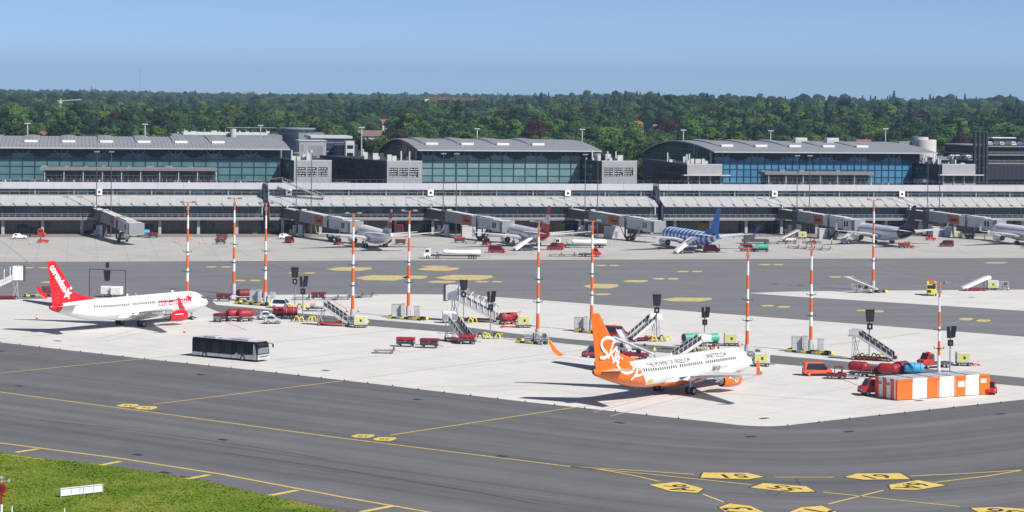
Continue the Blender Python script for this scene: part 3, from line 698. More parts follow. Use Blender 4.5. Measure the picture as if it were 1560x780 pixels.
def pavilion(u0, u1, w, label, zt=18.9):
    r = empty('terrace_pavilion', T(u0, w), TANG, label, 'pavilion'); Lx = u1 - u0
    b = MB(); b.box(0, Lx, 0, 9, zt - .85, zt); b.build('roof', mat('pavilion_fascia', (0.22, 0.21, 0.215), .6, var=.15), r)
    b = MB(); b.box(1, Lx - .5, 3.2, 8.5, 13.9, zt - .9); b.build('glazing', M_darkgl, r)
    x = 1.4
    while x < Lx: b = MB(); b.box(x - .16, x + .16, .5, .82, 13.9, zt - .85); b.build('post', M_post, r); x += 5.6
    b = MB(); b.bar((0.5, .4, 15.1), (Lx, .4, 15.1), .08); b.bar((.5, .4, 16.6), (Lx, .4, 16.6), .06)
    for k in range(int(Lx / 1.4)): b.bar((k * 1.4 + .6, .4, 13.9), (k * 1.4 + .6, .4, 16.6), .05)
    b.build('screen_frame', M_mullg, r)
    b = MB()
    for k in range(int(Lx / 6)):
        h = .25 + .35 * random.random(); x = k * 6 + 2 * random.random(); b.box(x, x + .8 + random.random() * 1.5, 5, 6, zt, zt + h)
    b.build('roof_vents', M_grey, r); return r
pavilion(10.9, 62.9, 14, 'long low terrace pavilion with flat grey roof before the leftmost hall')
pavilion(232.9, 268.6, 14, 'long low terrace pavilion with flat grey roof before the blue glass hall', 18.5)
pavilion(285.4, 291.0, 16, 'short small pavilion at the right corner of the blue glass hall', 16.2)

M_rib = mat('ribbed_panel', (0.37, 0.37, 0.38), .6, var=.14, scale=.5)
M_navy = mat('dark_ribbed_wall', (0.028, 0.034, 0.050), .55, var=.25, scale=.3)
M_white2 = mat('concrete_white', (0.60, 0.58, 0.55), .7, var=.12, scale=.2)
SVB = 0
def service_block(u0, u1, foot_back, zt, label, grille=True):
    """grey clad block with a front face at w=12; foot_back = (u, w) of the far left and far right corners"""
    r = empty('service_block', T(u0, 12), TANG, label, 'building')
    (bl, wl), (br, wr) = foot_back; W_ = u1 - u0
    P4 = [(0, 0.02), (W_, 0.02), (br - u0, wr - 12), (bl - u0, wl - 12)]
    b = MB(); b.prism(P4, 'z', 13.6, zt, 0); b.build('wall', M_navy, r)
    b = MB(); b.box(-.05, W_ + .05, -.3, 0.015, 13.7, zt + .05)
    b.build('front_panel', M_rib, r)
    b = MB(); x = .5
    while x < W_: b.box(x - .02, x + .02, -.32, -.3, 13.7, zt); x += .62
    b.build('panel_seams', M_grey, r)
    if grille:
        pw = (W_ - 1.6) / 3
        for k in range(3):
            x0 = .6 + k * (pw + .1); b = MB(); b.box(x0, x0 + pw - .35, -.34, -.302, zt - 4.7, zt - 1.9); o = b.build('window', M_gfl, r)
            b = MB(); z = zt - 4.6
            for q in range(4):
                xx = x0 + .05
                while xx < x0 + pw - .75:
                    ln = .35 + .55 * random.random()
                    b.box(xx, min(xx + ln, x0 + pw - .4), -.38, -.345, z, z + .30); xx += ln + .12 + .2 * random.random()
                z += .70
            b.build('pane_lights', M_lgrey, o)
    else:
        b = MB(); b.box(-1.6, W_ + 2.2, -2.2, -.35, zt - 3.3, zt - 3.05); b.build('awning', M_offw, r)
        for k in range(3):
            x0 = .5 + k * (W_ - .6) / 3; b = MB(); b.box(x0, x0 + (W_ - .6) / 3 - .5, -.34, -.302, zt - 5.9, zt - 3.5); o = b.build('window', M_gfl, r)
            b = MB(); b.box(x0 - .25, x0 - .02, -.6, -.3, 13.8, zt - 3.3); b.build('pillar', M_lgrey, o)
    # rows of dark windows along the long side wall
    d = Vector((P4[3][0], P4[3][1], 0)); Ln = d.length; d.normalize(); nrm = Vector((-d.y, d.x, 0))
    if nrm.x > 0: nrm = -nrm
    b = MB()
    for row in (zt - 5.6, zt - 2.9):
        t = 8
        while t < Ln * .72:
            p = d * t + nrm * .03 + Vector((0, .02, 0)); q = d * (t + 2.2) + nrm * .03
            b.poly([(p.x, p.y, row), (q.x, q.y, row), (q.x, q.y, row + 1.7), (p.x, p.y, row + 1.7)]); t += 2.9
    b.build('side_windows', M_gfl, r)
    # plant on the roof
    rnd = random.Random(int(u0)); b = MB(); b2 = MB()
    for k in range(14):
        t = rnd.uniform(1, min(Ln * .5, 34)); fx = rnd.uniform(.06, .9); x = d.x * t + fx * W_ * (.9 if t < 12 else .7); y = d.y * t + .5
        w_ = rnd.uniform(.5, 1.8); h = rnd.uniform(.5, 2.2)
        (b if k % 3 else b2).box(x, x + w_, y, y + w_, zt, zt + h)
        if k % 4 == 0: b.tube((x, y, zt), (x, y, zt + 3.0), .22, n=8)
    b.build('roof_plant', M_offw, r); b2.build('roof_ducts', M_dgrey, r)
    b = MB()
    for i in range(4): b.box(min(P4[i][0], P4[(i + 1) % 4][0]) - .1, max(P4[i][0], P4[(i + 1) % 4][0]) + .1, -.1, .4, zt, zt + .25) if i == 0 else None
    b.build('coping', M_lgrey, r)
    return r
service_block(85.7, 96.9, ((82.5, 40), (96.9, 45)), 21.3, 'ribbed grey block with three grid windows right of the leftmost hall')
_ub = FP(487, 236, 78)[0]
service_block(113.8, 124.4, ((_ub, 78), (124.4, 60)), 21.25, 'long dark block with pale three window front left of the middle hall')
service_block(180.3, 191.2, ((172, 60), (191.2, 50)), 21.6, 'pale ribbed block with three grid windows right of the middle hall')
_ub = FP(979, 239, 78)[0]
service_block(207.3, 218.4, ((_ub, 78), (218.4, 50)), 20.7, 'long dark block with white awning left of the blue glass hall', False)
service_block(290.3, 301.2, ((283, 50), (301.2, 45)), 21.1, 'small grey block with white awning right of the blue glass hall', False)

# diagonal stair on the terrace edge, gate number boards, small roof units
r = empty('terrace_stair', T(FP(430, 285, 2)[0], 2, 0), TANG, 'long diagonal grey stair crossing the white parapet right of the leftmost hall', 'stair')
b = MB(); b.bar((0, 0, 15.6), (12.5, 0, 10.6), .12, .5); b.bar((0, 1.4, 15.6), (12.5, 1.4, 10.6), .12, .5); b.build('stringer', M_grey, r)
b = MB()
for k in range(22): b.box(k * .57, k * .57 + .5, .05, 1.35, 15.5 - k * .23, 15.56 - k * .23)
b.build('steps', M_dgrey, r); b = MB(); b.bar((0, 0, 16.6), (12.5, 0, 11.6), .07).bar((-4, 0, 16.3), (0, 0, 16.6), .07)
for k in range(9): b.bar((k * 1.5, 0, 15.6 - k * .6), (k * 1.5, 0, 16.6 - k * .6), .06)
b.build('handrail', M_lgrey, r)
def gate_board_fn():
    r = empty('gate_board'); b = MB(); b.box(-.9, .9, -.12, 0, 11.2, 13.0); b.build('panel', M_white, r); b = MB(); b.tube((0, -.125, 12.1), (0, -.15, 12.1), .38, n=14); b.build('number_disc', M_blk, r); return r
GB = Kind(gate_board_fn, 'gate board', 'white gate boards on the concourse')
for px, lb in ((151, 'white gate board by the leftmost thin floodlight poles'), (440, 'white gate board beside the diagonal terrace stair'), (656, 'white gate board above the third boarding bridge'), (865, 'white gate board left of the fourth boarding bridge'), (1180, 'white gate board above the fifth boarding bridge'), (1374, 'white gate board above the rightmost boarding bridge')):
    GB(T(FP(px, 294, 5)[0], 4.85, 0), TANG, lb)
for px, lb in ((1221, 'left small white box on the blue glass hall roof'), (1269, 'right small white box on the blue glass hall roof')):
    u, z = FP(px, 221, 62); r = empty('roof_unit', T(u, 62, 25.8), TANG, lb, 'roof unit'); b = MB(); b.box(-2, 2, 0, 3, 0, 2.6); b.build('housing', M_offw, r); b = MB(); b.box(-1.6, 1.6, -.05, -.01, .6, 2.1); b.build('louvre', M_lgrey, r)

# navy office buildings between the left and middle halls
def at_u(px, py, w): return FP(px, py, w)
M_navygl = glass('navy_office_glazing', (0.012, 0.022, 0.045), (0.05, 0.08, 0.14), scale=.2, amt=.5, grid=(2.5, 3.2))
r = empty('office_building', T(at_u(428, 200, 150)[0], 150), TANG, 'round navy office building with flat top behind the leftmost hall', 'building')
u0_, z0_ = at_u(428, 197, 150); u1_, _ = at_u(482, 197, 150); cx = (u1_ - u0_) / 2
b = MB(); b.tube((cx, cx, 0), (cx, cx, z0_), cx, n=28, caps=True, mc=1); b.build('wall', [M_navygl, M_grey], r)
b = MB(); b.tube((cx, cx, z0_), (cx, cx, z0_ + .5), cx + .3, n=28); b.box(cx, cx + 9, 0, 8, 20, z0_ - 1.2); b.build('roof', M_grey, r)
b = MB(); b.box(-16, 0.5, 3, 20, 0, z0_ - 4); b.box(-13, -5, 5, 12, z0_ - 4, z0_ - 2.5); b.build('wing', M_navy, r)
r = empty('office_building', T(at_u(497, 210, 120)[0], 120), TANG, 'dark blue glass office wing with flat white edged roof', 'building')
u0_, z0_ = at_u(476, 207, 120); u1_, _ = at_u(536, 207, 120); w_ = u1_ - u0_
b = MB(); b.box(-5, w_ - 5, 0, 22, 0, z0_ - .8); b.build('wall', M_navygl, r)
b = MB(); b.box(-5.4, w_ - 4.6, -.4, 22.4, z0_ - .8, z0_); b.build('roof', M_parapet, r)
b = MB()
for k in range(5): b.box(-4.8, w_ - 5.2, -.06, -.01, 12 + k * 3.1, 12.25 + k * 3.1)
b.build('floor_bands', M_grey, r)
b = MB(); b.tube((w_ - 7, -2, 0), (w_ - 7, -2, z0_ - 3), 4.2, n=20, mc=1); b.build('round_corner', [M_navygl, M_grey], r)
u0_, z0_ = at_u(456, 215, 105); u1_, _ = at_u(497, 215, 105)
r = empty('office_building', T(u0_, 105), TANG, 'blank pale grey box building between the office wing and ribbed block', 'building')
b = MB(); b.box(0, u1_ - u0_, 0, 12, 0, z0_); b.build('wall', M_rib, r)
b = MB(); b.box(.6, 1.6, -.05, -.01, z0_ - 8, z0_ - 5).box(.6, 1.6, -.05, -.01, z0_ - 3.4, z0_ - 1).box(3, 8, -.03, -.01, z0_ - 8, z0_ - 1.5); b.build('window', M_grey, r)
b = MB(); b.box(-.2, u1_ - u0_ + .2, -.2, 12.2, z0_, z0_ + .3); b.build('roof', M_lgrey, r)
u0_, z0_ = at_u(527, 215, 110); u1_, _ = at_u(540, 215, 110)
r = empty('stair_tower', T(u0_, 110), TANG, 'narrow white stair tower at the end of the blue office wing', 'building')
b = MB(); b.box(0, u1_ - u0_, 0, 6, 0, z0_); b.build('wall', M_white2, r)
b = MB()
for k in range(4): b.box(.4, u1_ - u0_ - .4, -.05, -.01, z0_ - 2.6 - k * 2.6, z0_ - 1.4 - k * 2.6)
b.build('window', M_gfl, r)
# low roofs behind the leftmost hall
u0_, z0_ = at_u(262, 205, 140); u1_, z1_ = at_u(430, 202, 140)
r = empty('plant_building', T(u0_, 140), TANG, 'flat roofed plant building with pipes and masts behind the leftmost hall', 'building')
b = MB(); b.box(0, u1_ - u0_, 0, 20, 0, z0_); b.build('wall', M_grey, r)
b = MB(); b.box(4, u1_ - u0_ - 5, 1, 18, z0_ + .01, z0_ + .7); b.build('roof', M_offw, r)
b = MB(); Lx = u1_ - u0_
b.tube((Lx * .55, -1, z0_ - 2), (Lx * .55, -1, z0_ + 2.2), 1.1, n=14)
for k in range(14):
    x = 2 + k * (Lx - 5) / 14; b.box(x, x + .6 + .6 * (k % 3), 3, 5, z0_ + .6, z0_ + .8 + .2 * ((k * 7) % 4)); b.bar((x, 3, z0_), (x, 3, z0_ + 1.0 + .6 * (k * 5 % 3)), .12)
b.bar((Lx * .5, 3, z0_ + 2.6), (Lx * .95, 3, z0_ + 2.6), .12); b.build('roof_plant', M_lgrey, r)

# white round tower and the car park
u0_, z0_ = at_u(1397, 213, 75); u1_, _ = at_u(1432, 213, 75); cx = (u1_ - u0_) / 2
r = empty('round_tower', T(u0_, 75), TANG, 'white round ramp tower right of the blue glass hall', 'tower')
b = MB(); b.tube((cx, cx, 0), (cx, cx, z0_), cx, n=40); b.build('wall', M_white2, r)
b = MB()
for k in range(4): b.tube((cx, cx, z0_ - 1.4 - k * 3.2), (cx, cx, z0_ - 1.32 - k * 3.2), cx + .02, n=40, caps=False)
b.build('wall_joints', M_lgrey, r)
b = MB(); b.tube((cx - 1.2, cx, z0_), (cx - 1.2, cx, z0_ + .9), cx - 1.6, n=30); b.build('roof', M_lgrey, r)
b = MB(); b.box(-4.5, 1.5, 5, 14, z0_ - 4, z0_ - .8); b.build('side_room', M_grey, r)
def car_park(px0, px1, py, w, levels, label, depth=40):
    u0_, z0_ = at_u(px0, py, w); u1_, _ = at_u(px1, py, w)
    r = empty('car_park', T(u0_, w), TANG, label, 'car park'); Lx = u1_ - u0_
    b = MB(); b.box(.5, Lx - .5, 1.2, depth, 0, z0_ - 1.6); b.build('core', M_soffit, r)
    for k in range(levels):
        z = z0_ - 1.0 - k * 3.0; b = MB(); b.box(0, Lx, 0, depth, z - .35, z); b.build('deck', M_grey, r)
        b = MB(); b.box(0, Lx, -.05, .05, z + .8, z + .95)
        for q in range(int(Lx / 2.5)): b.box(q * 2.5, q * 2.5 + .1, -.05, .05, z, z + .9)
        b.build('deck_railing', M_mullg, r)
    b = MB(); b.box(0, Lx, -.03, .4, 13.5, z0_ - 1.4 - (levels - 1) * 3); b.build('screen_wall', mat('navy_mesh_screen', (0.015, 0.02, 0.035), .6, var=.3), r)
    b = MB()
    for q in range(int(Lx / 1.6)): b.box(q * 1.6, q * 1.6 + .06, -.06, -.03, 13.6, z0_ - 1.5 - (levels - 1) * 3)
    b.build('screen_ribs', M_dgrey, r); return r, z0_ - 1.0
cp1, zc1 = car_park(1500, 1640, 218, 95, 3, 'tall dark car park with stacked decks at the right edge')
cp2, zc2 = car_park(1422, 1492, 238, 90, 2, 'low car park deck behind the small awning block')
for i, px in enumerate((1484, 1490.5, 1497, 1502)):
    u0_, z0_ = at_u(px + 1, 200, 84)
    if i == 0:
        def flue_fn():
            r = empty('flue_pipe'); b = MB(); b.tube((0, 0, 10), (0, 0, z0_), .62, n=14, mc=1); b.build('pipe', [M_navy, M_lgrey], r)
            b = MB()
            for z in (14, 18, 22, 26, z0_ - .3): b.tube((0, 0, z), (0, 0, z + .25), .68, n=14)
            b.build('collars', M_dgrey, r); b = MB(); b.tube((0, 0, 0), (0, 0, 10), .7, n=12); b.build('foot', M_dgrey, r); return r
        flue = Kind(flue_fn, 'chimney', 'navy flue pipes left of the car park')
    flue(T(u0_, 84), 0, ['leftmost of the four tall navy flue pipes beside the car park', 'second from left of the four tall navy flue pipes', 'third from left of the four tall navy flue pipes', 'rightmost of the four navy flue pipes, touching the tall car park'][i])

# floodlight poles behind the halls and twin poles before the concourse
def lamp_fn():
    r = empty('street_lamp'); b = MB(); b.tube((0, 0, 0), (0, 0, 30), .28, .2, n=8); b.build('pole', M_lgrey, r)
    b = MB(); b.box(-1.0, 1.0, -.4, .4, 29.8, 30.1); b.build('lamp_head', M_offw, r); return r
lamp = Kind(lamp_fn, 'lamp post', 'lamp posts rising behind the halls')
for i, (px, py, w, nm) in enumerate(((42, 188, 135, 'lamp post rising behind the left end of the leftmost hall'), (221, 189, 135, 'lamp post behind the middle of the leftmost hall'), (397, 191, 135, 'lamp post behind the right end of the leftmost hall'),
        (551, 194, 90, 'tallest lamp post, standing before the trees left of the middle hall'), (727, 196, 135, 'lamp post behind the left half of the middle hall'), (887, 197, 135, 'lamp post behind the right end of the middle hall'),
        (1041, 198, 135, 'lamp post above the gable of the blue glass hall'), (1174, 199, 135, 'lamp post behind the left half of the blue glass hall'), (1349, 196, 135, 'lamp post behind the right half of the blue glass hall'))):
    u, z = FP(px, py, w); o = lamp(T(u, w, z - 30), TANG, nm)
def twin_fn():
    r = empty('floodlight_pole'); b = MB(); b.tube((0, 0, 0), (0, 0, 24.5), .15, .10, n=8); b.build('pole', M_dgrey, r)
    b = MB(); b.box(-.8, .8, -.2, .2, 24.0, 24.3); b.box(-.3, .3, -.2, .2, 8.6, 9.2); b.build('lamp_head', M_grey, r); return r
twin = Kind(twin_fn, 'floodlight pole', 'thin grey floodlight poles before the concourse')
for px, y, nm in ((148, 225, 'thin grey floodlight pole left of the first boarding bridge'), (170, 225, 'thin grey floodlight pole just right of the leftmost one'), (452, 227, 'left thin floodlight pole of the pair above the second boarding bridge'), (475, 227, 'right thin floodlight pole of the pair above the second boarding bridge'),
        (676, 229, 'left thin floodlight pole of the pair above the third boarding bridge'), (696, 229, 'right thin floodlight pole of the pair above the third boarding bridge'), (892, 229, 'left thin floodlight pole of the pair above the fourth boarding bridge'), (911, 231, 'right thin floodlight pole of the pair above the fourth boarding bridge'),
        (1215, 231, 'left thin floodlight pole of the pair above the fifth boarding bridge'), (1234, 231, 'right thin floodlight pole of the pair above the fifth boarding bridge'), (1414, 233, 'left thin floodlight pole of the pair above the rightmost boarding bridge'), (1432, 233, 'right thin floodlight pole of the pair above the rightmost boarding bridge')):
    u, z = FP(px, y, -6); twin(T(u, -6, 0), TANG, nm)

# ---------------------------------------------------------------- hills and trees
def sstep(a, b_, x):
    t = np.clip((x - a) / (b_ - a), 0, 1); return t * t * (3 - 2 * t)
def hill(x, y):
    az = x / np.maximum(y, 1.0)
    s = sstep(-0.06, 0.06, az)                      # 0 on the left, 1 on the right
    Dr = 6200 - 3000 * s; hr = 12 + 2.5 * s
    top = hr + 2.0 * np.exp(-((az - 0.045) / 0.05) ** 2) - 3.0 * sstep(.12, .22, az)
    z = top * sstep(1000, Dr, y) ** 0.9
    z = z + sstep(1100, 1800, y) * (3.0 * np.sin(y / 310.0 + az * 14) + 2.0 * np.sin(y / 140.0 + az * 31 + 1) + 2.2 * np.sin(az * 46 + y / 700))
    return np.maximum(z, 0) * sstep(900, 1150, y) 
ys = np.concatenate([np.linspace(880, 2000, 40), np.linspace(2060, 9000, 60)]); azs = np.linspace(-.34, .34, 90)
vs = [(a * y, y, float(hill(np.array(a * y), np.array(y))) - .02) for y in ys for a in azs]; nA = len(azs)
fs = [(j * nA + i, j * nA + i + 1, (j + 1) * nA + i + 1, (j + 1) * nA + i) for j in range(len(ys) - 1) for i in range(nA - 1)]
me = bpy.data.meshes.new('hills'); me.from_pydata(vs, [], fs); me.materials.append(M_rough); me.polygons.foreach_set('use_smooth', [True] * len(fs))
o = bpy.data.objects.new('hills', me); COL.objects.link(o); tag(o, kind='structure')

def leaf(name, ca, cb):
    m, nt, N, L, b = nodes_mat(name)
    oi = N.new('ShaderNodeObjectInfo'); geo = N.new('ShaderNodeNewGeometry')
    f = math_(N, L, 'MULTIPLY_ADD', oi.outputs['Random'], 0.75, math_(N, L, 'MULTIPLY', noise(N, L, geo.outputs['Position'], .35, 3, .6), .4), True)
    c = mixc(N, L, f, ca, cb)
    hs = N.new('ShaderNodeHueSaturation'); L.new(c, hs.inputs['Color'])
    r2 = math_(N, L, 'FRACT', math_(N, L, 'MULTIPLY', oi.outputs['Random'], 37.7))
    L.new(math_(N, L, 'MULTIPLY_ADD', r2, .035, .482), hs.inputs['Hue']); L.new(math_(N, L, 'MULTIPLY_ADD', r2, .55, .72), hs.inputs['Value'])
    L.new(hs.outputs[0], b.inputs['Base Color']); b.inputs['Roughness'].default_value = .8; b.inputs['Specular IOR Level'].default_value = .12
    tr = N.new('ShaderNodeBsdfTranslucent'); L.new(hs.outputs[0], tr.inputs['Color']); mx = N.new('ShaderNodeMixShader'); mx.inputs[0].default_value = .22
    L.new(b.outputs[0], mx.inputs[1]); L.new(tr.outputs[0], mx.inputs[2]); L.new(mx.outputs[0], N['Material Output'].inputs[0])
    return m
ML = [leaf('leaf_mid_green', (0.036, 0.074, 0.020), (0.066, 0.116, 0.032)), leaf('leaf_light_green', (0.062, 0.118, 0.018), (0.105, 0.165, 0.032)),
      leaf('leaf_dark_green', (0.018, 0.040, 0.016), (0.036, 0.068, 0.024)), leaf('needle_green', (0.010, 0.030, 0.016), (0.022, 0.052, 0.024)), leaf('leaf_copper', (0.045, 0.022, 0.018), (0.075, 0.03, 0.026))]
M_bark = mat('bark', (0.07, 0.055, 0.042), .9, var=.3)
def crown_mesh(seed, kind):
    """crown of unit-ish size: about 11 m wide, foot at z=0; leaf clumps through the volume"""
    R = np.random.default_rng(seed); V, F = [], []
    def card(p, nrm, s):
        a = R.normal(size=3); a -= nrm * a.dot(nrm); a /= np.linalg.norm(a) + 1e-9; c = np.cross(nrm, a); k = len(V)
        s1, s2 = s * R.uniform(.7, 1.2), s * R.uniform(.7, 1.2); bend = nrm * s * R.uniform(-.25, .1)
        for q in (a * s1 + bend, c * s2, -a * s1 + bend, -c * s2): V.append(tuple(p + q))
        F.append((k, k + 1, k + 2, k + 3))
    if kind == 'conifer':
        H_ = 19.0
        for i in range(760):
            t = R.uniform(0, 1) ** .75; z = 3 + (H_ - 3) * (1 - t) if False else 3 + (H_ - 3) * t; rr = (1 - t) ** .85 * 3.9 + .15
            tier = .72 + .28 * math.cos(t * 46); a = R.uniform(0, 2 * math.pi); q = rr * tier * R.uniform(.65, 1.08)
            nrm = np.array([math.cos(a), math.sin(a), .55 + .3 * R.normal()]); nrm /= np.linalg.norm(nrm)
            card(np.array([q * math.cos(a), q * math.sin(a), z - q * .22]), nrm, .62)
    elif kind == 'pine':
        H_ = 20.0
        for l in range(15):
            z = R.uniform(9, 19); a = R.uniform(0, 6.28); q = R.uniform(.5, 3.6) * (1.1 - (z - 9) / 16); c0 = np.array([q * math.cos(a), q * math.sin(a), z]); rr = R.uniform(1.1, 2.0)
            for i in range(52):
                n = R.normal(size=3); n[2] = abs(n[2]) * .9 - .2; n /= np.linalg.norm(n); card(c0 + n * rr * np.array([1, 1, .6]) * R.uniform(.6, 1.05), n, .5)
    else:
        wd, H_, zb, nl = {'broad': (5.4, 16.5, 2.5, 11), 'wide': (6.8, 14.5, 2.0, 13), 'tall': (4.0, 19.0, 2.5, 12), 'round': (4.9, 13.5, 1.8, 9)}[kind]
        cen = []
        for l in range(nl):
            t = (l + .5) / nl; zz = zb + (H_ - zb) * (.12 + .78 * t); env = wd * math.sqrt(max(.05, 1 - (2 * t - .85) ** 2 / 1.4)) * .72
            a = l * 2.4 + R.uniform(-.5, .5); q = env * R.uniform(.35, 1.0) if l < nl - 2 else env * .2
            cen.append((np.array([q * math.cos(a), q * math.sin(a), zz]), R.uniform(2.0, 3.2) * (wd / 5.2)))
        for c0, rr in cen:
            for i in range(150):
                n = R.normal(size=3); n[2] = n[2] * .8 + .25; n /= np.linalg.norm(n)
                ro = rr * R.uniform(.80, 1.06); q_ = n + R.normal(size=3) * .28; card(c0 + n * ro * np.array([1, 1, .85]), q_ / np.linalg.norm(q_), .50)
        c0 = np.array([0, 0, (zb + H_) / 2])
        for i in range(120):
            n = R.normal(size=3); n /= np.linalg.norm(n); card(c0 + n * np.array([wd * .5, wd * .5, (H_ - zb) * .36]), n, 1.0)
    me = bpy.data.meshes.new('crown'); me.from_pydata(V, [], F); return me
KN = ['broad', 'wide', 'tall', 'round', 'broad', 'wide', 'conifer', 'pine', 'conifer', 'broad']
crown_src = [crown_mesh(11 + i, k) for i, k in enumerate(KN)]
def trunk_mesh(kind):
    b = MB(); h = {'conifer': 15, 'pine': 17}.get(kind, 10)
    b.tube((0, 0, -.5), (.15, .05, h * .55), .42, .28, n=7); b.tube((.15, .05, h * .55), (-.1, .1, h), .28, .08, n=7)
    if kind not in ('conifer', 'pine'):
        for k in range(5):
            a = k * 1.3; z = 3 + k * 1.1; b.tube((.05, .02, z), (2.6 * math.cos(a), 2.6 * math.sin(a), z + 3.4), .16, .05, n=6)
    o = b.build('trunk_tmp', M_bark); me = o.data; bpy.data.objects.remove(o); return me
trunks = {k: trunk_mesh(k) for k in set(KN)}
crowns = {}
def crown_for(shape, mi):
    key = (shape, mi)
    if key not in crowns:
        me = crown_src[shape].copy(); me.materials.clear(); me.materials.append(ML[mi]); crowns[key] = me
    return crowns[key]
KNAME = {'broad': 'broadleaf_tree', 'wide': 'broadleaf_tree', 'tall': 'poplar_tree', 'round': 'broadleaf_tree', 'conifer': 'spruce_tree', 'pine': 'pine_tree'}
TONE = ['mid green', 'light green', 'dark green', 'blackish green', 'dark copper red']
SHP = {'broad': 'broad crowned', 'wide': 'wide spreading', 'tall': 'slender tall', 'round': 'round headed', 'conifer': 'pointed spruce', 'pine': 'open topped pine'}
TR = random.Random(5)
def choose(px, y):
    q = TR.random()
    if q < .03: return 6 + (TR.random() < .4) * 2, 3
    if q < .06 and y < 2500: return TR.choice((0, 3)), 4
    s = TR.choice((0, 1, 2, 3, 4, 5, 9, 0, 1)); n_ = math.sin(px * .013 + 1.7 * math.sin(y * .006)) + math.sin(px * .031 - y * .011 + 2) * .8 + math.sin(y * .021 + px * .004)
    m_ = TR.choices((0, 1, 2), (5, max(.3, 2.4 + 2.2 * n_), max(.4, 3.0 - 2.4 * n_)))[0]
    return s, m_
# the trees that show largest: a belt just behind the terminal
def blocked(x, y): return False
cand = []
NOGO = []      # (x, y, radius) kept clear for houses
HOUSES = [  # px, py of the roof, distance, width, length, roof tone, heading
    (75, 201, 900, 9, 15, 'red', .3), (248, 176, 1100, 7, 8, 'brick', .2), (590, 182, 1150, 9, 14, 'red', .5), (633, 186, 1180, 10, 16, 'brown', .1), (514, 181, 1150, 7, 8, 'red', .8),
    (682, 184, 1180, 7, 9, 'red', 1.3), (744, 180, 1250, 6, 8, 'red', .6), (560, 199, 960, 10, 26, 'brown', 0.0), (968, 185, 1180, 8, 12, 'red', .5), (1001, 190, 1120, 8, 12, 'brown', .9), (960, 190, 1120, 7, 9, 'brown', .2),
    (1315, 213, 870, 8, 10, 'red', .4), (498, 186, 1120, 7, 8, 'red', .2)]
HH = []
for (px, py, D, w, l, tone, hd) in HOUSES:
    d = ray(px, py); D = 930.0
    while D < 2600 and CAMH + d.z * D - float(hill(np.array(d.x * D), np.array(D))) > 12.5: D += 10
    HH.append((px, py, D, w, l, tone, hd))
HOUSES = HH
def proj(x, y, z):
    z -= CAMH; X = x * math.cos(ROLL) + z * math.sin(ROLL); Z = -x * math.sin(ROLL) + z * math.cos(ROLL)
    return 780 + FPX * X / y, HY - FPX * Z / y
def clear(x, y, r=0, top=17):
    """keeps a clearing in front of each house so that its roof can be seen"""
    for (px, py, D, w, l, tone, hd) in HOUSES:
        if y > D + l: continue
        p, q = proj(x, y, float(hill(np.array(x), np.array(y))) + top)
        hw = l * .5 / D * FPX
        if abs(p - px) < hw + 6 / y * FPX and q < py + 7 / D * FPX * .9: return False
    return True
trees = []
rngt = random.Random(21)
y = 868.0
while y < 1450:
    step = 8.0 + (y - 868) * .006
    xw = .235 * y; x = -xw
    while x < xw:
        xx = x + rngt.uniform(-2.2, 2.2); yy = y + rngt.uniform(-3.5, 3.5)
        # stay behind halls and car park
        rel = Vector((xx, yy, 0)) - TA; u, w = rel.dot(TU), rel.dot(TN)
        wmin = 152
        if 98 < u < 124: wmin = 112
        if 190 < u < 206: wmin = 95
        if 60 < u < 100: wmin = 182
        if u > 300: wmin = 145
        if w > wmin and clear(xx, yy, 3.5): trees.append((xx, yy))
        x += step * rngt.uniform(.85, 1.25)
    y += step * .95
trees.sort(key=lambda t: t[1] - .06 * abs(t[0]))
near, rest = trees[:300], trees[300:]
used_lab = {}
PROTO = {}
px_of = lambda x, y, z=0: 780 + FPX * (x * math.cos(ROLL) + (z - CAMH) * math.sin(ROLL)) / y
landm = [(0, 130, 'above the left end of the leftmost hall'), (130, 300, 'above the middle of the leftmost hall roof'), (300, 440, 'behind the right end of the leftmost hall'), (440, 545, 'behind the navy office buildings'),
         (545, 640, 'in the gap left of the middle hall'), (640, 770, 'above the left half of the middle hall roof'), (770, 905, 'above the right half of the middle hall roof'), (905, 990, 'in the gap between middle and right halls'),
         (990, 1100, 'above the gable of the right hall'), (1100, 1250, 'above the left half of the blue glass hall'), (1250, 1400, 'above the right half of the blue glass hall'), (1400, 1480, 'right of the white round tower'), (1480, 1560, 'above the tall car park')]
ordn = ['', 'second ', 'third ', 'fourth ', 'fifth ', 'sixth ', 'seventh ', 'eighth ', 'ninth ', 'tenth ', 'eleventh ', 'twelfth ', 'thirteenth ', 'fourteenth ', 'fifteenth ', 'sixteenth ', 'seventeenth ', 'eighteenth ', 'nineteenth ', 'twentieth ']
tl = []
for (x, y) in near:
    s, mi = choose(x, y); h = (rngt.uniform(.72, 1.0) + .35 * rngt.random() ** 2) * (1.12 if KN[s] in ('conifer', 'pine') else 1.0)
    if mi == 4: h *= 1.1
    tl.append([x, y, s, mi, h, 1.0 if KN[s] in ('conifer', 'pine') else rngt.uniform(1.05, 1.5)])
tl.sort(key=lambda t: px_of(t[0], t[1]))
